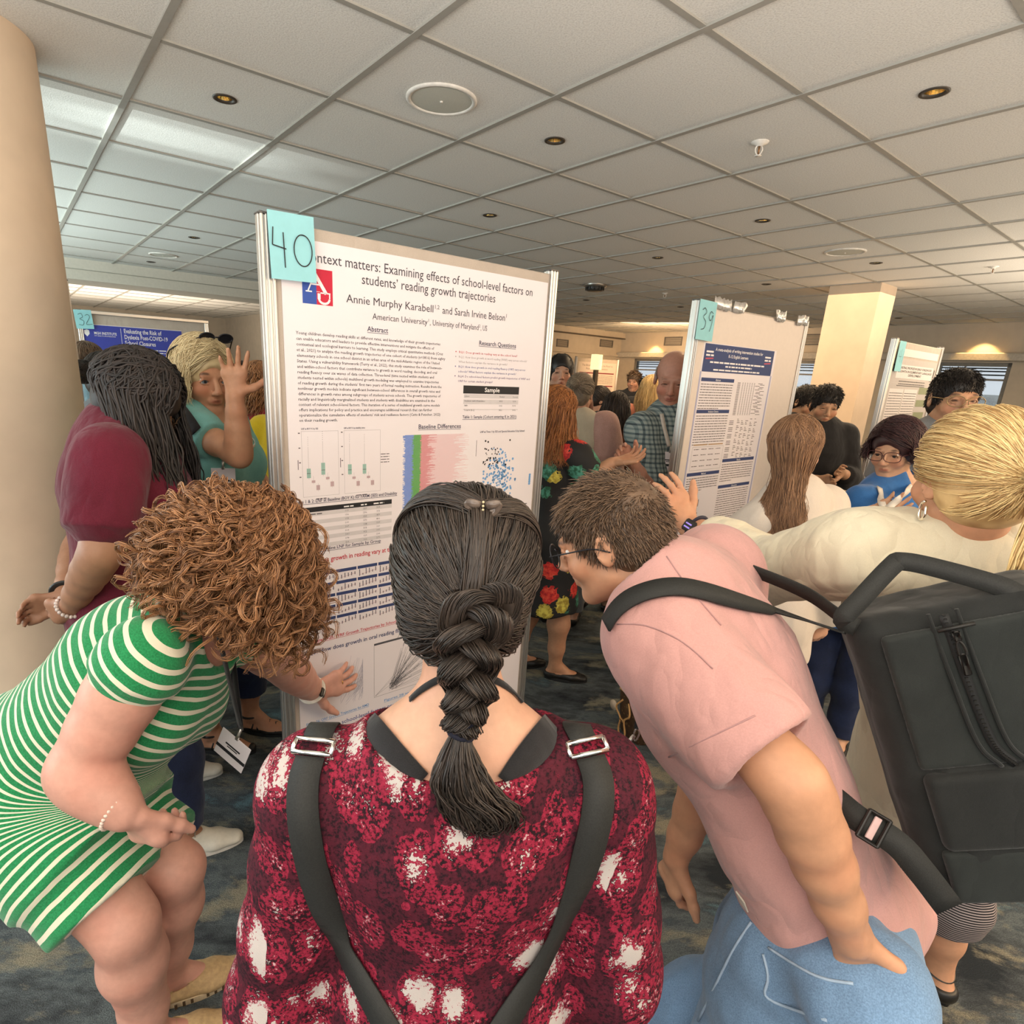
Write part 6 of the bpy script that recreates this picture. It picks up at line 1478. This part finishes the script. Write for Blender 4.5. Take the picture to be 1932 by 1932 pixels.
    C = np.stack([tie+off(.012), tie+bk*.030+off(.020)+EZ*.004, tie+bk*.055+off(.036)-EZ*.045, tie+bk*.055+off(.044)-EZ*.13, tie+bk*.045+off(.040)-EZ*(.21+.03*g.random((n, 1))), tie+bk*.03+off(.022)-EZ*(.27+.05*g.random((n, 1)))], 1)
    P = nspline(C, 24)+.004*np.sin(np.linspace(0, 12, 24)[None, :, None]+6*g.random((n, 1, 1)))*g.normal(size=(n, 1, 3))
    S = Sdf(.006); S.chain([tie, tie+bk*.035, tie+bk*.055-EZ*.05, tie+bk*.053-EZ*.14, tie+bk*.04-EZ*.22], [.012, .018, .030, .034, .018], .01); hair(p, P, taper(24, .0013, .4), h_blond, 'ponytail', 3, 3, S.run(), ho)
    an = np.linspace(0, 2*np.pi, 24); MB().tube([tie+bk*.010+rr_*.017*math.cos(q)+p.HR[2]*.017*math.sin(q) for q in an], .006, 8, cap=False).build('hair_tie', plain('navy_elastic', (.012, .012, .025), .8), ho, True)
blonde_woman()

# ---- 5 the woman in the maroon polo shirt
def maroon_woman():
    A = at
    J = dict(head=A(262, 762, 1.84), hfwd=(.86, .05, -.50), hup=(.45, .05, .88), neck=A(222, 800, 1.84), shR=A(206, 872, 1.63), shL=A(258, 860, 1.97), elR=A(190, 1045, 1.53), wrR=A(134, 1143, 1.63), elL=A(150, 1030, 2.05), wrL=A(122, 1128, 1.78), pelvis=(-1.10, 1.83, .93), chest=A(238, 915, 1.83), hipR=(-1.12, 1.75, .89), hipL=(-1.14, 1.92, .89), knR=(-1.02, 1.76, .48), knL=(-1.12, 1.95, .48), ankR=(-.985, 1.70, .085), ankL=(-1.22, 2.08, .085))
    p = Person('person in a maroon polo shirt with long dark locs, hands clasped behind', J, 1.04, .006, sk_brown, True, 1.20, 1.18, 1.15, 1.1)
    tip = A(85, 1160, 1.66); p.hands = {'R': dict(d=nz(tip-J['wrR']), n=(.2, .9, .1), curl=(.5, .5, .55, .6), spread=.02, thumb=(.9, .25, .3)), 'L': dict(d=(-.7, -.35, -.15), n=(.2, -.8, -.3), curl=(.6, .6, .6, .6), spread=.0, thumb=(.9, .3, .2))}; p.feet = {'R': (.93, .38), 'L': (.95, .3)}
    p.body()
    p.top('polo_shirt', cloth('maroon_pique', (.115, .012, .026), .2, 420, .3, .9, 8, 8, .9), .018, .20, .72, .01, (.070, .066, .05), (0, .025, .03), .007, .024, .040, collar=True)
    p.trousers('jeans', navyd, .016, 1.93, .035)
    for X in 'LR':
        o, Rf, g = p.shoe(X, cream_shoe, 'sneaker', plain('white_sole', (.72, .69, .62), .7)); lm = MB()
        for k in range(4): q = g+Rf[1]*(.055+.018*k)+EZ*(.082-.010*k); lm.tube(spline([q-Rf[0]*.022-EZ*.006, q, q+Rf[0]*.022-EZ*.006], 7), .0022, 6)
        q = g+Rf[1]*.05+EZ*.085
        for e in (-1, 1): lm.tube(spline([q, q+Rf[0]*e*.02+EZ*.010, q+Rf[0]*e*.032-EZ*.002, q+Rf[0]*e*.015-EZ*.004, q], 14), .0020, 6)
        lm.build('lace', plain('grey_lace', (.30, .27, .22), .8), o, True)
    p.glasses(plain('bronze_frame', (.10, .06, .03), .3, .6), .027, .020)
    dx = nz(J['wrR']-J['elR']); a, b = frame(dx); m = MB()
    for x in np.linspace(0, 2*np.pi, 22, endpoint=False): m.lathe(J['wrR']+.038*(math.cos(x)*a+math.sin(x)*b), (0, 0, 1), [(.0004, -.006), (.0045, -.004), (.006, 0), (.0045, .004), (.0004, .006)], 8)
    m.build('bead_bracelet', plain('pale_bead', (.62, .52, .48), .3, 0, .3, 60), p.root, True)
    dx = nz(J['wrL']-J['elL']); a, b = frame(dx); m = MB(); m.tube([J['wrL']-dx*.03+.036*(math.cos(x)*a+math.sin(x)*b) for x in np.linspace(0, 2*np.pi, 30)], .013, 8, flat=.4, ref=dx, cap=False); m.build('wristband', blackl, p.root, True)
    # locs
    g = np.random.default_rng(41); n = 620; az = g.uniform(-np.pi+.35, np.pi-.35, n); y0 = g.uniform(-.8, .9, n); A0 = np.stack([.12*np.sign(az)*g.random(n), y0, np.sqrt(1-y0**2*.95)], -1); E0 = edir(az, g.uniform(-.25, .1, n)); U = slerp_path(A0, E0, 7); P = on_skull(p, U, 0)+(U @ p.HR)*(.016+.024*g.random((n, 1, 1)))*p.hs
    e = P[:, -1]; o_ = e-p.J['head']; o_[:, 2] = 0; o_ /= np.maximum(np.linalg.norm(o_, axis=1, keepdims=True), 1e-3); ln = g.uniform(.30, .50, (n, 1)); back = (e-p.J['head']) @ p.HR[1] < -.06; ln[back] *= 1.0
    xc = p.J['head'][0]; tgt = np.stack([xc+.075+.55*(e[:, 0]-xc), p.J['head'][1]-.02+.8*(e[:, 1]-p.J['head'][1]), e[:, 2]], 1)
    C = [P]+[(lerp(e, tgt, f**.8)+o_*(.025*math.sin(2*f))-EZ*ln*f+g.normal(0, .010*f+.002, (n, 3)))[:, None] for f in (.2, .4, .6, .8, 1)]
    P = nspline(np.concatenate(C, 1), 40); P += .0016*np.sin(np.linspace(0, 50, 40)[None, :, None]+6*g.random((n, 1, 1)))*g.normal(size=(n, 1, 3))
    hair(p, P, taper(40, .0032, .45, .7), hairmat('locs', (.006, .005, .005), (.040, .029, .025), .6), 'locs', 5, 9, cap_base(p, .024, (.0, .132, -.06), (.062, .070, .090)))
maroon_woman()
# ------------------------------------------------------------------ the people behind
def arm_to(J, X, el, wr): J['el'+X] = np.asarray(el, float); J['wr'+X] = np.asarray(wr, float)
teal = cloth('teal_knit', (.20, .47, .43), .12, 420); yellow = cloth('yellow_cloth', (.75, .52, .02), .1, 420); lime = cloth('lime_cloth', (.50, .62, .10), .1, 420); bluec = cloth('blue_cotton', (.035, .14, .38), .15, 420); redc = cloth('red_cloth', (.30, .02, .03), .15, 420); bluden = cloth('blue_grey_denim', (.16, .24, .28), .25, 420); greyc = cloth('grey_cloth', (.20, .21, .22), .15, 420); rust = cloth('rust_cloth', (.13, .05, .03), .25, 300); ivory = cloth('ivory_cloth', (.55, .48, .36), .1, 400); pinksh = cloth('sheer_pink', (.48, .28, .24), .12, 200); khaki = cloth('khaki', (.28, .22, .15), .15, 420)
whl = plain('white_lanyard', (.72, .66, .58), .6); whiteb = cloth('white_blouse', (.66, .58, .50), .06, 400, .2)

# teal shirt, hand raised
def teal_woman():
    A = at; J, s_ = stand(A(386, 636, 2.38), (.80, -.60), hdir=(.72, -.66, -.10), lean=(.02, 0))
    J['shR'] = A(348, 800, 2.27); J['neck'] = A(385, 790, 2.36); J['shL'] = A(428, 800, 2.50)
    arm_to(J, 'R', A(452, 860, 2.10), A(443, 748, 2.06)); J['head'] = A(384, 714, 2.36)
    p = Person('person in a teal shirt with fair bobbed hair and one hand raised', J, s_*.98, .0055, sk_warm, True, 1.18, 1.12, .98, headsc=1.10)
    p.hands = {'R': dict(d=(.06, -.02, 1), n=(.30, -.95, .0), curl=(.12, .15, .15, .2), spread=.16, thumb=(.35, .95, -.1), sc=1.02)}; p.feet = {'L': (.95, -.1), 'R': (.95, -.05)}
    p.body(); p.eyes((.18, .22, .25))
    p.top('shirt', teal, .018, .20, .55, .02, (.072, .090, .115), (0, .035, .0), .006)
    p.trousers('trousers', navyd, .016, 1.7)
    for X in 'LR':
        o, Rf, g = p.shoe(X, blackl, 'sandal', plain('black_sole', (.02, .02, .02), .7), 'sandal'); m = MB()
        for k in range(5):
            a, b = g+Rf[1]*(.02+.03*k)+Rf[0]*-.040+EZ*.025, g+Rf[1]*(.05+.03*k)+Rf[0]*.040+EZ*.025
            if k < 4:
                for u, v in ((a, b), (a*[1, 1, 1]+Rf[0]*.08, b-Rf[0]*.08)): m.tube(spline([u, lerp(u, v, .5)+EZ*(.062-.010*k), v], 9), .0042, 6)
        an = np.linspace(0, 2*np.pi, 20); m.tube([p.J['ank'+X]+Rf[0]*.042*math.cos(q)+Rf[1]*.046*math.sin(q) for q in an], .006, 6); m.build('strap', blackl, o, True)
    long_hair(p, h_pale, 1500, .11, 5, .018, .0012, .72, .020, 0, part=-.15, m=14)
    # fringe swept to the side
    fringe(p, h_pale, -.12, .10)
    sg = MB()
    for e in (-1, 1):
        q = [p.hp(e*.031-.03+.024*math.cos(a), .040+.006*math.sin(a), .136+.014*math.sin(a)) for a in np.linspace(0, 2*np.pi, 20)]; sg.tube(q, .003, 6); sg.add(q, [list(range(20))]); sg.tube(spline([p.hp(e*.055-.03, .038, .134), p.hp(e*.096, -.01, .09), p.hp(e*.100, -.04, .05)], 8), .0026, 6)
    sg.tube([p.hp(-.038, .042, .138), p.hp(-.022, .042, .138)], .003, 6); sg.build('sunglasses', plain('dark_frame', (.012, .012, .016), .3), p.root, True)
    p.lanyard(whl, A(420, 868, 2.17), w=.013, bf=(.2, -.95, .1))
    # dark bag strap across the chest
    bo = Cast([c for c in p.root.children if c.name.startswith('shirt')][0]); C, nn = bo.path([(334, 792), (352, 815), (362, 832)], 10, .004)
    m = MB()
    for pts in ([(333, 765), (350, 785), (372, 815)], [(330, 862), (345, 856), (362, 850)]):
        C, nn = bo.path(pts, 12, .004)
        if len(C) > 3: V, F = ribbon(C, nn, .045, .004); m.add(V, F)
    if m.n: m.build('bag_strap', blkf, p.root, True)
teal_woman()

# floral dress, palm held out
def floral():
    m, t, bs = new_mat('floral_print'); v = objco(t); vo = N(t, 'ShaderNodeTexVoronoi'); vo.inputs['Scale'].default_value = 8.5; vo.inputs['Randomness'].default_value = .8; L(t, v, vo.inputs['Vector'])
    sep = N(t, 'ShaderNodeSeparateColor'); L(t, vo.outputs['Color'], sep.inputs[0]); n = noise(t, v, 45, 3); d = math_(t, 'ADD', vo.outputs['Distance'], math_(t, 'MULTIPLY', math_(t, 'SUBTRACT', n, .5), .5))
    pet = ramp(t, n, [(.35, (.30, .008, .010)), (.5, (.62, .03, .02)), (.65, (.75, .10, .05))]); leaf = ramp(t, n, [(.4, (.02, .10, .05)), (.6, (.10, .35, .25))]); yel = ramp(t, n, [(.4, (.35, .25, .03)), (.6, (.7, .6, .1))])
    isf = math_(t, 'GREATER_THAN', sep.outputs[0], .45); c1 = mixc(t, isf, leaf, pet); c1 = mixc(t, math_(t, 'GREATER_THAN', sep.outputs[1], .82), c1, yel)
    c = mixc(t, math_(t, 'LESS_THAN', d, .40), (.010, .009, .009), c1); L(t, c, bs.inputs['Base Color']); bs.inputs['Roughness'].default_value = .75; return m
def floral_woman():
    A = at; J, s_ = stand(A(1052, 732, 3.10), (.85, .52), hdir=(.90, .40, -.1), height=1.635)
    J['shR'] = A(1086, 862, 2.98); arm_to(J, 'R', A(1118, 905, 2.96), A(1156, 872, 2.94))
    J['ankR'] = atz(1047, 1255, .085); J['knR'] = lerp(J['hipR'], J['ankR'], .5)+np.array([.03, 0, 0]); J['ankL'] = J['ankR']+np.array([-.22, .12, 0])
    p = Person('person in a black floral dress with long red hair holding out a palm', J, s_, .0065, sk_warm, True, 1.05, 1.05, 1.0, 1.05)
    p.hands = {'R': dict(d=(.97, -.05, .25), n=(-.15, -.35, .92), curl=(.35, .4, .45, .5), spread=.16, thumb=(.6, .7, .3), sc=1.1)}; p.feet = {'L': (.95, .2), 'R': (.97, -.15)}
    p.body(hands='LR')
    fm = floral(); S = Sdf(p.h); p.torso(S, .014); J = p.J; dn = -EZ; S.cone(J['pelvis'], J['pelvis']+dn*.42, p.hw+.018, p.hw+.05, .03, (p.pf, .85), True); S.cone(J['hipR'], J['knR']+EZ*.01, .10, .088, .05, None, True); S.cone(J['hipL'], J['knL']+EZ*.01, .10, .088, .05, None, True)
    for X in 'LR': p.arm(S, X, -.05, .62, .018, .03, .03)
    S.ell(J['neck']+p.fwd*.02+p.up*.02, (.075, .075, .06), np.array([p.lat, p.fwd, p.up]), .008, 's'); p.cloth('dress', S, fm, .008, 9)
    for X in 'LR': p.shoe(X, blackl, 'flat', plain('black_sole', (.02, .02, .02), .7))
    long_hair(p, h_red, 1400, .27, 15, .018, .0016, .85, .015, .010, part=.1, freq=2.2, back_push=.03)
floral_woman()

# the older man in the checked shirt
def plaid():
    m, t, bs = new_mat('plaid_shirt'); v = objco(t, (1, 1, 1), (0, 0, -.55)); sp = N(t, 'ShaderNodeSeparateXYZ'); L(t, v, sp.inputs[0])
    def band(src, per, w): return math_(t, 'LESS_THAN', math_(t, 'FRACT', math_(t, 'DIVIDE', src, per)), w)
    bx = math_(t, 'ADD', band(sp.outputs[0], .024, .45), band(sp.outputs[0], .048, .2)); bz = math_(t, 'ADD', band(sp.outputs[2], .026, .45), band(sp.outputs[2], .052, .2))
    s_ = math_(t, 'MULTIPLY', math_(t, 'ADD', bx, bz), .28); n = noise(t, v, 300, 2)
    L(t, mixc(t, math_(t, 'MULTIPLY', n, .15), ramp(t, s_, [(0, (.36, .42, .40)), (.35, (.16, .23, .24)), (.8, (.04, .07, .085))]), (.3, .3, .28)), bs.inputs['Base Color']); bs.inputs['Roughness'].default_value = .85; return m
def old_man():
    A = at; J, s_ = stand(A(1274, 684, 3.66), (-.42, -.9), hdir=(-.30, -.88, -.30), hup=(-.1, -.3, .95)); s_ *= 1.10
    J['shR'] = A(1212, 815, 3.52); J['shL'] = A(1318, 825, 3.80); J['neck'] = A(1274, 782, 3.64); J['head'] = A(1270, 715, 3.58); J['elL'] = J['shL']+np.array([.05, .06, -.28]); J['wrL'] = J['elL']+np.array([-.05, -.05, -.24])
    arm_to(J, 'R', A(1240, 955, 3.42), A(1192, 870, 3.20))
    p = Person('older balding person in a blue checked shirt beside the poster numbered 39', J, s_, .0055, skin('skin_ruddy', (.54, .27, .19)), False, 1.12, 1.1, 1.05, headsc=1.08)
    p.hands = {'R': dict(d=(-.6, -.3, .5), n=(.3, -.5, -.5), curl=(.5, .6, .7, .7))}; p.browk = .35; p.body()
    sh = p.top('checked_shirt', plaid(), .022, .22, .80, .02, (.070, .075, .07), (0, .04, .01), .006, .028, .042, collar=True); p.trousers('trousers', khaki, .02)
    for X in 'LR': p.shoe(X, blackl, 'sneaker', plain('black_sole', (.02, .02, .02), .7))
    m = MB()
    for k in range(5): c = p.J['neck']+p.fwd*(.10+.035*min(k, 1.6))-p.up*(.06+.085*k); m.lathe(c, p.fwd, [(.006, -.004), (.006, .004), (.0003, .005)], 10)
    m.build('button', plain('shirt_button', (.6, .6, .55), .4), sh, True)
    cm_ = Cast(sh, p.bodyo); m = MB(); C, nn = cm_.path([(1248, 782), (1252, 806), (1262, 842)], 14, .006); V, F = ribbon(C, nn, .022, .003); m.add(V, F); lo = m.build('lanyard', whl, p.root, True); name_badge(lo, C[-1]-GB*.01, (-.3, -.95, .1))
    g = np.random.default_rng(3); n = 700; D = edir(g.uniform(-1.9, 1.9, n), g.uniform(-.45, .15, n)); a = on_skull(p, D, .002); sw = np.array([0, 0, -1.0]); P = nspline(np.stack([a, a+(D @ p.HR)*.006+sw*.008, a+(D @ p.HR)*.006+sw*.02], 1), 5); hair(p, P, taper(5, .0012), h_grey)
old_man()

def tee(p, mat, **k): return p.top('shirt', mat, **{**dict(d=.018, hem=.20, sleeve=.7, flare=.01, amp=.005), **k})
def generic(label, px, fwd, skn, top, trou=navyd, hairf=None, fem=True, h=.009, hdir=None, hup=None, height=None, pose=None, group=None, sleeve=.7, wide=1.0, eyes=False, shoes=blackl, hs=1.0, name='shirt'):
    J, s_ = stand(at(*px), fwd, hdir=hdir, hup=hup, height=height)
    if pose: pose(J)
    p = Person(label, J, s_, h, skn, fem, wide, 1.0, headsc=hs); p.body()
    if eyes: p.eyes((.05, .03, .02))
    p.top(name, top, .018, .20, sleeve, .01, amp=.005); p.trousers('trousers', trou, .016)
    for X in 'LR': p.shoe(X, shoes, 'flat' if fem else 'sneaker', plain('black_sole', (.02, .02, .02), .7))
    if hairf: hairf(p)
    return p
# between the middle board and board 39
def fold_front(J):
    f_ = nz(J['hfwd']*[1, 1, 0])
    for X, e in (('L', -1), ('R', 1)): J['el'+X] = J['sh'+X]+np.array([0, 0, -.27]); J['wr'+X] = J['el'+X]+f_*.18+(J['shL' if X == 'R' else 'shR']-J['sh'+X])*.45+EZ*.05
def hair_bun(p, mat, n=1300, bun=True, seed=5, i=.010, tie=(0, -.95, .25), br=.035):
    g = np.random.default_rng(seed); base = cap_base(p, i, (.0, .126, -.045), (.074, .080, .106)); D0 = edir(g.uniform(-np.pi+.6, np.pi-.6, n), g.uniform(-.35, 1.4, n)); td = np.array(tie); U = slerp_path(D0, td+g.normal(0, .06, (n, 3)), 9); P = drape(p, U, base, -.001+.006*g.random((n, 1, 1)))
    o = hair(p, P, taper(9, .0018, .8), mat, 'hair', 3, seed, base)
    if bun:
        c = drape(p, td[None, None]/np.linalg.norm(td), base, br*.7)[0, 0]; m = 60; D = g.normal(size=(500, 3)); D /= np.linalg.norm(D, axis=1, keepdims=True); E_ = np.cross(D, g.normal(size=(500, 3))); E_ /= np.linalg.norm(E_, axis=1, keepdims=True); a = np.linspace(0, 2.6, 9)[None, :, None]
        hair(p, c+br*p.hs*(np.cos(a)*D[:, None]+np.sin(a)*E_[:, None])*(.9+.2*g.random((500, 1, 1))), taper(9, .0016), mat, 'bun', 3, 2, (lambda S: S.run())(Sdf(.006).ell(c, np.full(3, br*.9*p.hs))), o)
    return o
generic('person with dark tied-back hair looking down, half behind the middle board', (1060, 670, 4.6), (.1, -1), sk_fair, rust, hairf=lambda p: hair_bun(p, h_black), hdir=(-.05, -1, .02), h=.006)
def vest_pose(J): J['elR'] = J['shR']+np.array([.14, -.04, -.20]); J['wrR'] = J['elR']+np.array([-.12, -.02, .22])
def vest_hair(p):
    hair_bun(p, hairmat('hair_ash', (.10, .07, .045), (.42, .32, .22)), bun=True, br=.03)
pv = generic('person in a pale vest over sheer pink sleeves with tied greyish hair', (1098, 707, 3.95), (.25, .95), sk_fair, ivory, greyc, vest_hair, hdir=(.45, .85, -.1), h=.008, sleeve=0, pose=None, name='vest')
S = Sdf(.008); J = pv.J
for X in 'LR': pv.arm(S, X, -.05, .6, .035, .03, .05); pv.arm(S, X, .6, 1.9, .055, .03, .03)
pv.cloth('sleeve', S, pinksh, .008, 9)
generic('person in a black dress with dark curled-up hair, seen in profile', (1133, 729, 5.3), (.85, .5), sk_fair, blkf, blkf, lambda p: hair_bun(p, h_dark, br=.045), hdir=(.85, .1, -.45), h=.009, sleeve=.5, height=1.63)
generic('person in a rust brown dress standing behind the palm held out', (1166, 738, 4.25), (.3, .95), sk_brown, rust, rust, lambda p: long_hair(p, h_dark, 500, .18, 3, .014, .003, .8), hdir=(.5, .85, -.2), h=.010, height=1.60)
generic('distant person in a dark jacket with a pale lanyard by the window', (1198, 702, 8.4), (-.2, -1), sk_tan, blkf, blkf, lambda p: short_hair(p, h_brown, 500, .02, .006, 3, .003), False, .012, hdir=(-.5, -.85, -.1), sleeve=1.85).lanyard(whl, at(1207, 760, 8.2), w=.05, badge=False)
generic('distant dark-haired person beside the bright far window', (1222, 712, 7.6), (.2, 1), sk_tan, blkf, blkf, lambda p: short_hair(p, h_black, 500, .03, .008, 4, .003), False, .012, sleeve=1.8)
generic('person with straight blonde hair seen from behind next to the checked shirt', (1232, 713, 5.5), (.35, .9), sk_fair, cloth('coral_cloth', (.55, .20, .13), .2), navyd, lambda p: long_hair(p, h_blond, 900, .26, 6, .018, .0022, .8, .03), h=.010)
# behind board 39
gl_ = plain('dark_frame', (.012, .012, .016), .3)
p = generic('person with black hair and glasses looking down behind the poster numbered 39', (1524, 729, 4.7), (.3, -.95), skin('skin_golden', (.52, .30, .18)), blkf, navyd, lambda p: short_hair(p, h_black, 2600, .020, .01, 5, .0014, .008, base_i=.008), False, .006, hdir=(.35, -.88, -.30), hup=(.1, -.3, .95)); p.glasses(gl_)
def hug(J): arm_to(J, 'L', J['shL']+np.array([.05, -.08, -.27]), at(1590, 893, 3.80)); arm_to(J, 'R', J['shR']+np.array([0, -.06, -.28]), at(1540, 905, 3.80))
p = generic('person in a black top with black hair, arms folded, behind the brown-haired woman', (1562, 728, 4.0), (-.15, -1), skin('skin_golden', (.52, .30, .18)), blkf, blkf, lambda p: short_hair(p, h_black, 2600, .020, .01, 6, .0014, .008, base_i=.008), False, .006, hdir=(-.2, -.92, -.25), hup=(0, -.25, .96), pose=hug, sleeve=1.7, wide=1.1)
# long brown hair, white top
def brown_woman():
    A = at; J, s_ = stand(A(1512, 792, 2.24), (.50, .86), hdir=(.85, .50, -.05), hup=(.05, 0, 1)); J['shL'] = A(1428, 985, 2.20); J['shR'] = A(1560, 955, 2.30); J['neck'] = A(1500, 925, 2.24)
    p = Person('person in a white top with long straight brown hair seen from behind', J, s_, .0065, sk_fair, True, 1.08, 1.05); p.body()
    tee(p, whiteb, d=.016, sleeve=1.85, sd=.016, sd1=.04, amp=.008); p.trousers('trousers', blkf)
    for X in 'LR': p.shoe(X, blackl, 'flat', blackl)
    long_hair(p, h_long, 2000, .33, 17, .010, .0012, .75, -.055, 0, part=.0, m=16, drift=(-.03, -.10, 0), back_push=.02)
brown_woman()
# blue blouse, glasses, white lanyard
def blue_woman():
    A = at; J, s_ = stand(A(1692, 790, 2.58), (-.62, -.78), hdir=(-.80, -.58, -.22), hup=(-.15, -.1, .97)); J['shR'] = A(1628, 952, 2.46); J['shL'] = A(1752, 950, 2.60); J['neck'] = A(1692, 918, 2.58); J['head'] = A(1688, 850, 2.56)
    arm_to(J, 'R', A(1610, 1020, 2.42), A(1640, 968, 2.24)); arm_to(J, 'L', A(1770, 1040, 2.45), A(1690, 985, 2.25))
    p = Person('person in a blue blouse with short dark hair, glasses and a white lanyard', J, s_, .0058, sk_oliv, True, 1.12, 1.1, headsc=1.02); p.hands = {'R': dict(d=(.75, -.1, .35), n=(.2, -.5, .8), curl=(.35, .4, .45, .5), spread=.14), 'L': dict(d=(-.8, -.2, .1), n=(.1, -.3, .9), curl=(.3, .3, .3, .35))}
    p.body(); p.eyes((.06, .04, .03)); p.top('blouse', bluec, .020, .22, 1.45, .02, (.068, .085, .085), (0, .045, .0), .008, .018, .035); p.trousers('trousers', navyd)
    for X in 'LR': p.shoe(X, blackl, 'flat', blackl)
    p.glasses(plain('burgundy_frame', (.06, .012, .015), .3), .031, .022); bc = Cast([c for c in p.root.children if c.name.startswith('blouse')][0], p.bodyo); m = MB()
    for q in ([(1657, 922), (1661, 942), (1668, 968)], [(1718, 918), (1696, 940), (1668, 968)]):
        C, nn = bc.path(q, 14, .006)
        if len(C) > 3: V, F = ribbon(C, nn, .024, .003); m.add(V, F)
    m.build('lanyard', whl, p.root, True)
    long_hair(p, hairmat('hair_dark_plum', (.012, .006, .007), (.085, .035, .035)), 1500, .055, 22, .022, .0012, .92, .012, .006, part=.3, freq=1.5); fringe(p, hairmat('hair_dark_plum', (.012, .006, .007), (.085, .035, .035)), .35, .30, i=.020)
blue_woman()
p = generic('person with black hair and glasses facing the camera above the blonde woman', (1810, 704, 3.05), (-.15, -1), skin('skin_golden', (.52, .30, .18)), greyc, navyd, lambda p: short_hair(p, h_black, 4500, .016, .006, 8, .0012, .004, -.4, .006), False, .0058, hdir=(-.25, -.93, -.04), hs=1.13); p.glasses(plain('gold_frame', (.35, .25, .12), .3, .7), rnd=True)
# at the left, between the column and the locs
generic('person with brown hair seen from behind beside the round column', (162, 652, 4.45), (.1, 1), sk_fair, bluden, navyd, lambda p: long_hair(p, h_brown, 700, .05, 9, .020, .002, .8), h=.009)
generic('person with dark pinned-up hair and a pale neck in front of the poster numbered 32', (196, 668, 3.0), (.15, 1), sk_fair, greyc, navyd, lambda p: hair_bun(p, h_dark, br=.05, tie=(0, -.9, .1)), h=.008)
generic('person with curly fair hair in red next to the middle board', (488, 690, 3.9), (.4, .9), sk_fair, redc, navyd, lambda p: long_hair(p, h_curl, 500, .22, 8, .022, .0026, .8, .02, .012, freq=5), h=.010)
generic('person in a blue-grey denim shirt behind the raised hand', (452, 688, 4.3), (.3, .95), sk_fair, bluden, navyd, lambda p: short_hair(p, h_dark, 500, .03, .01, 6, .0025), False, .011)
generic('person in a yellow shirt, mostly hidden by the middle board', (552, 700, 3.1), (.2, .97), sk_brown, yellow, blkf, lambda p: short_hair(p, h_black, 500, .02, .006, 7, .0025), False, .009, sleeve=.9)

# ------------------------------------------------------------------ handbag on the floor
def handbag():
    base = atz(1195, 1392, 0.0); f_ = nz([-.95, -.25, 0]); R_ = np.array([[.9, .42, 0], [-.42, .9, 0], [0, 0, 1.]]); R_[0] = nz(R_[0]); R_[1] = np.cross([0, 0, 1], R_[0]); c = base+R_[0]*.10
    t_ = empty('handbag', c, 'brown patterned tote handbag with tan trim standing on the carpet', 'handbag')
    m, t, bs = new_mat('brown_canvas'); v = objco(t); n = noise(t, v, 60, 4, .7); vo = N(t, 'ShaderNodeTexVoronoi'); vo.inputs['Scale'].default_value = 42; L(t, v, vo.inputs['Vector'])
    L(t, mixc(t, math_(t, 'MULTIPLY', math_(t, 'LESS_THAN', vo.outputs['Distance'], .25), .6), ramp(t, n, [(.3, (.045, .022, .010)), (.7, (.12, .062, .028))]), (.34, .20, .08)), bs.inputs['Base Color']); bs.inputs['Roughness'].default_value = .5
    P = lambda x, y, z: c+R_[0]*x+R_[1]*y+EZ*z
    # open tapered shell: outside, rim, red inside
    def ring(w, d, z, n=40):
        an = np.linspace(0, 2*np.pi, n, endpoint=False); return np.array([P(w*math.copysign(abs(math.cos(a))**.35, math.cos(a)), d*math.copysign(abs(math.sin(a))**.5, math.sin(a)), z+(.018*(abs(math.cos(a))**3) if z > .2 else 0)) for a in an])
    def shell(rs):
        V = np.concatenate(rs); n = len(rs[0]); F = [(i*n+j, i*n+(j+1) % n, (i+1)*n+(j+1) % n, (i+1)*n+j) for i in range(len(rs)-1) for j in range(n)]; return V, F
    V, F = shell([ring(.13, .075, .003), ring(.145, .085, .03), ring(.165, .085, .15), ring(.19, .070, .255)]); b = MB(); b.add(V, F); b.add(ring(.13, .075, .003), [list(range(40))[::-1]]); b.build('body', m, t_, True)
    V, F = shell([ring(.187, .067, .255), ring(.160, .080, .14), ring(.13, .07, .02)]); b = MB(); b.add(V, F); b.add(ring(.13, .07, .02), [list(range(40))]); b.build('lining', plain('red_lining', (.25, .01, .015), .7), t_, True)
    trm = plain('tan_leather', (.62, .33, .12), .5); r_ = ring(.189, .069, .256); MB().tube(np.concatenate([r_, r_[:2]]), .005, 8).build('rim', trm, t_, True)
    k = MB()
    for e in (-.05, .05): k.tube(spline([P(-.178, e*.4, .22), P(-.19, e, .17), P(-.188, e*.3, .125), P(-.182, e*.5, .06), P(-.176, e*.3, .015)], 24), .0045, 8)
    k.box(P(-.190, 0, .122), (.012, .03, .016), R_, .003); k.build('tie_cord', trm, t_, True)
    MB().lathe(P(-.185, .075, .16), R_[0], [(.0005, -.004), (.026, -.003), (.026, .003), (.0005, .004)], 24).build('tag', plain('cream_leather', (.66, .52, .38), .5), t_, True)
    for s in (-1, 1):
        h_ = MB(); h_.tube(spline([P(-.07, s*.078, .20), P(-.075, s*.075, .27), P(-.03, s*.09, .34), P(.03, s*.09, .34), P(.075, s*.075, .27), P(.07, s*.078, .20)], 30), .0055, 8)
        for x in (-.07, .07): h_.lathe(P(x, s*.082, .19), R_[1]*s, [(.022, 0), (.020, .003), (.0005, .003)], 20)
        h_.build('handle', trm, t_, True)
handbag()
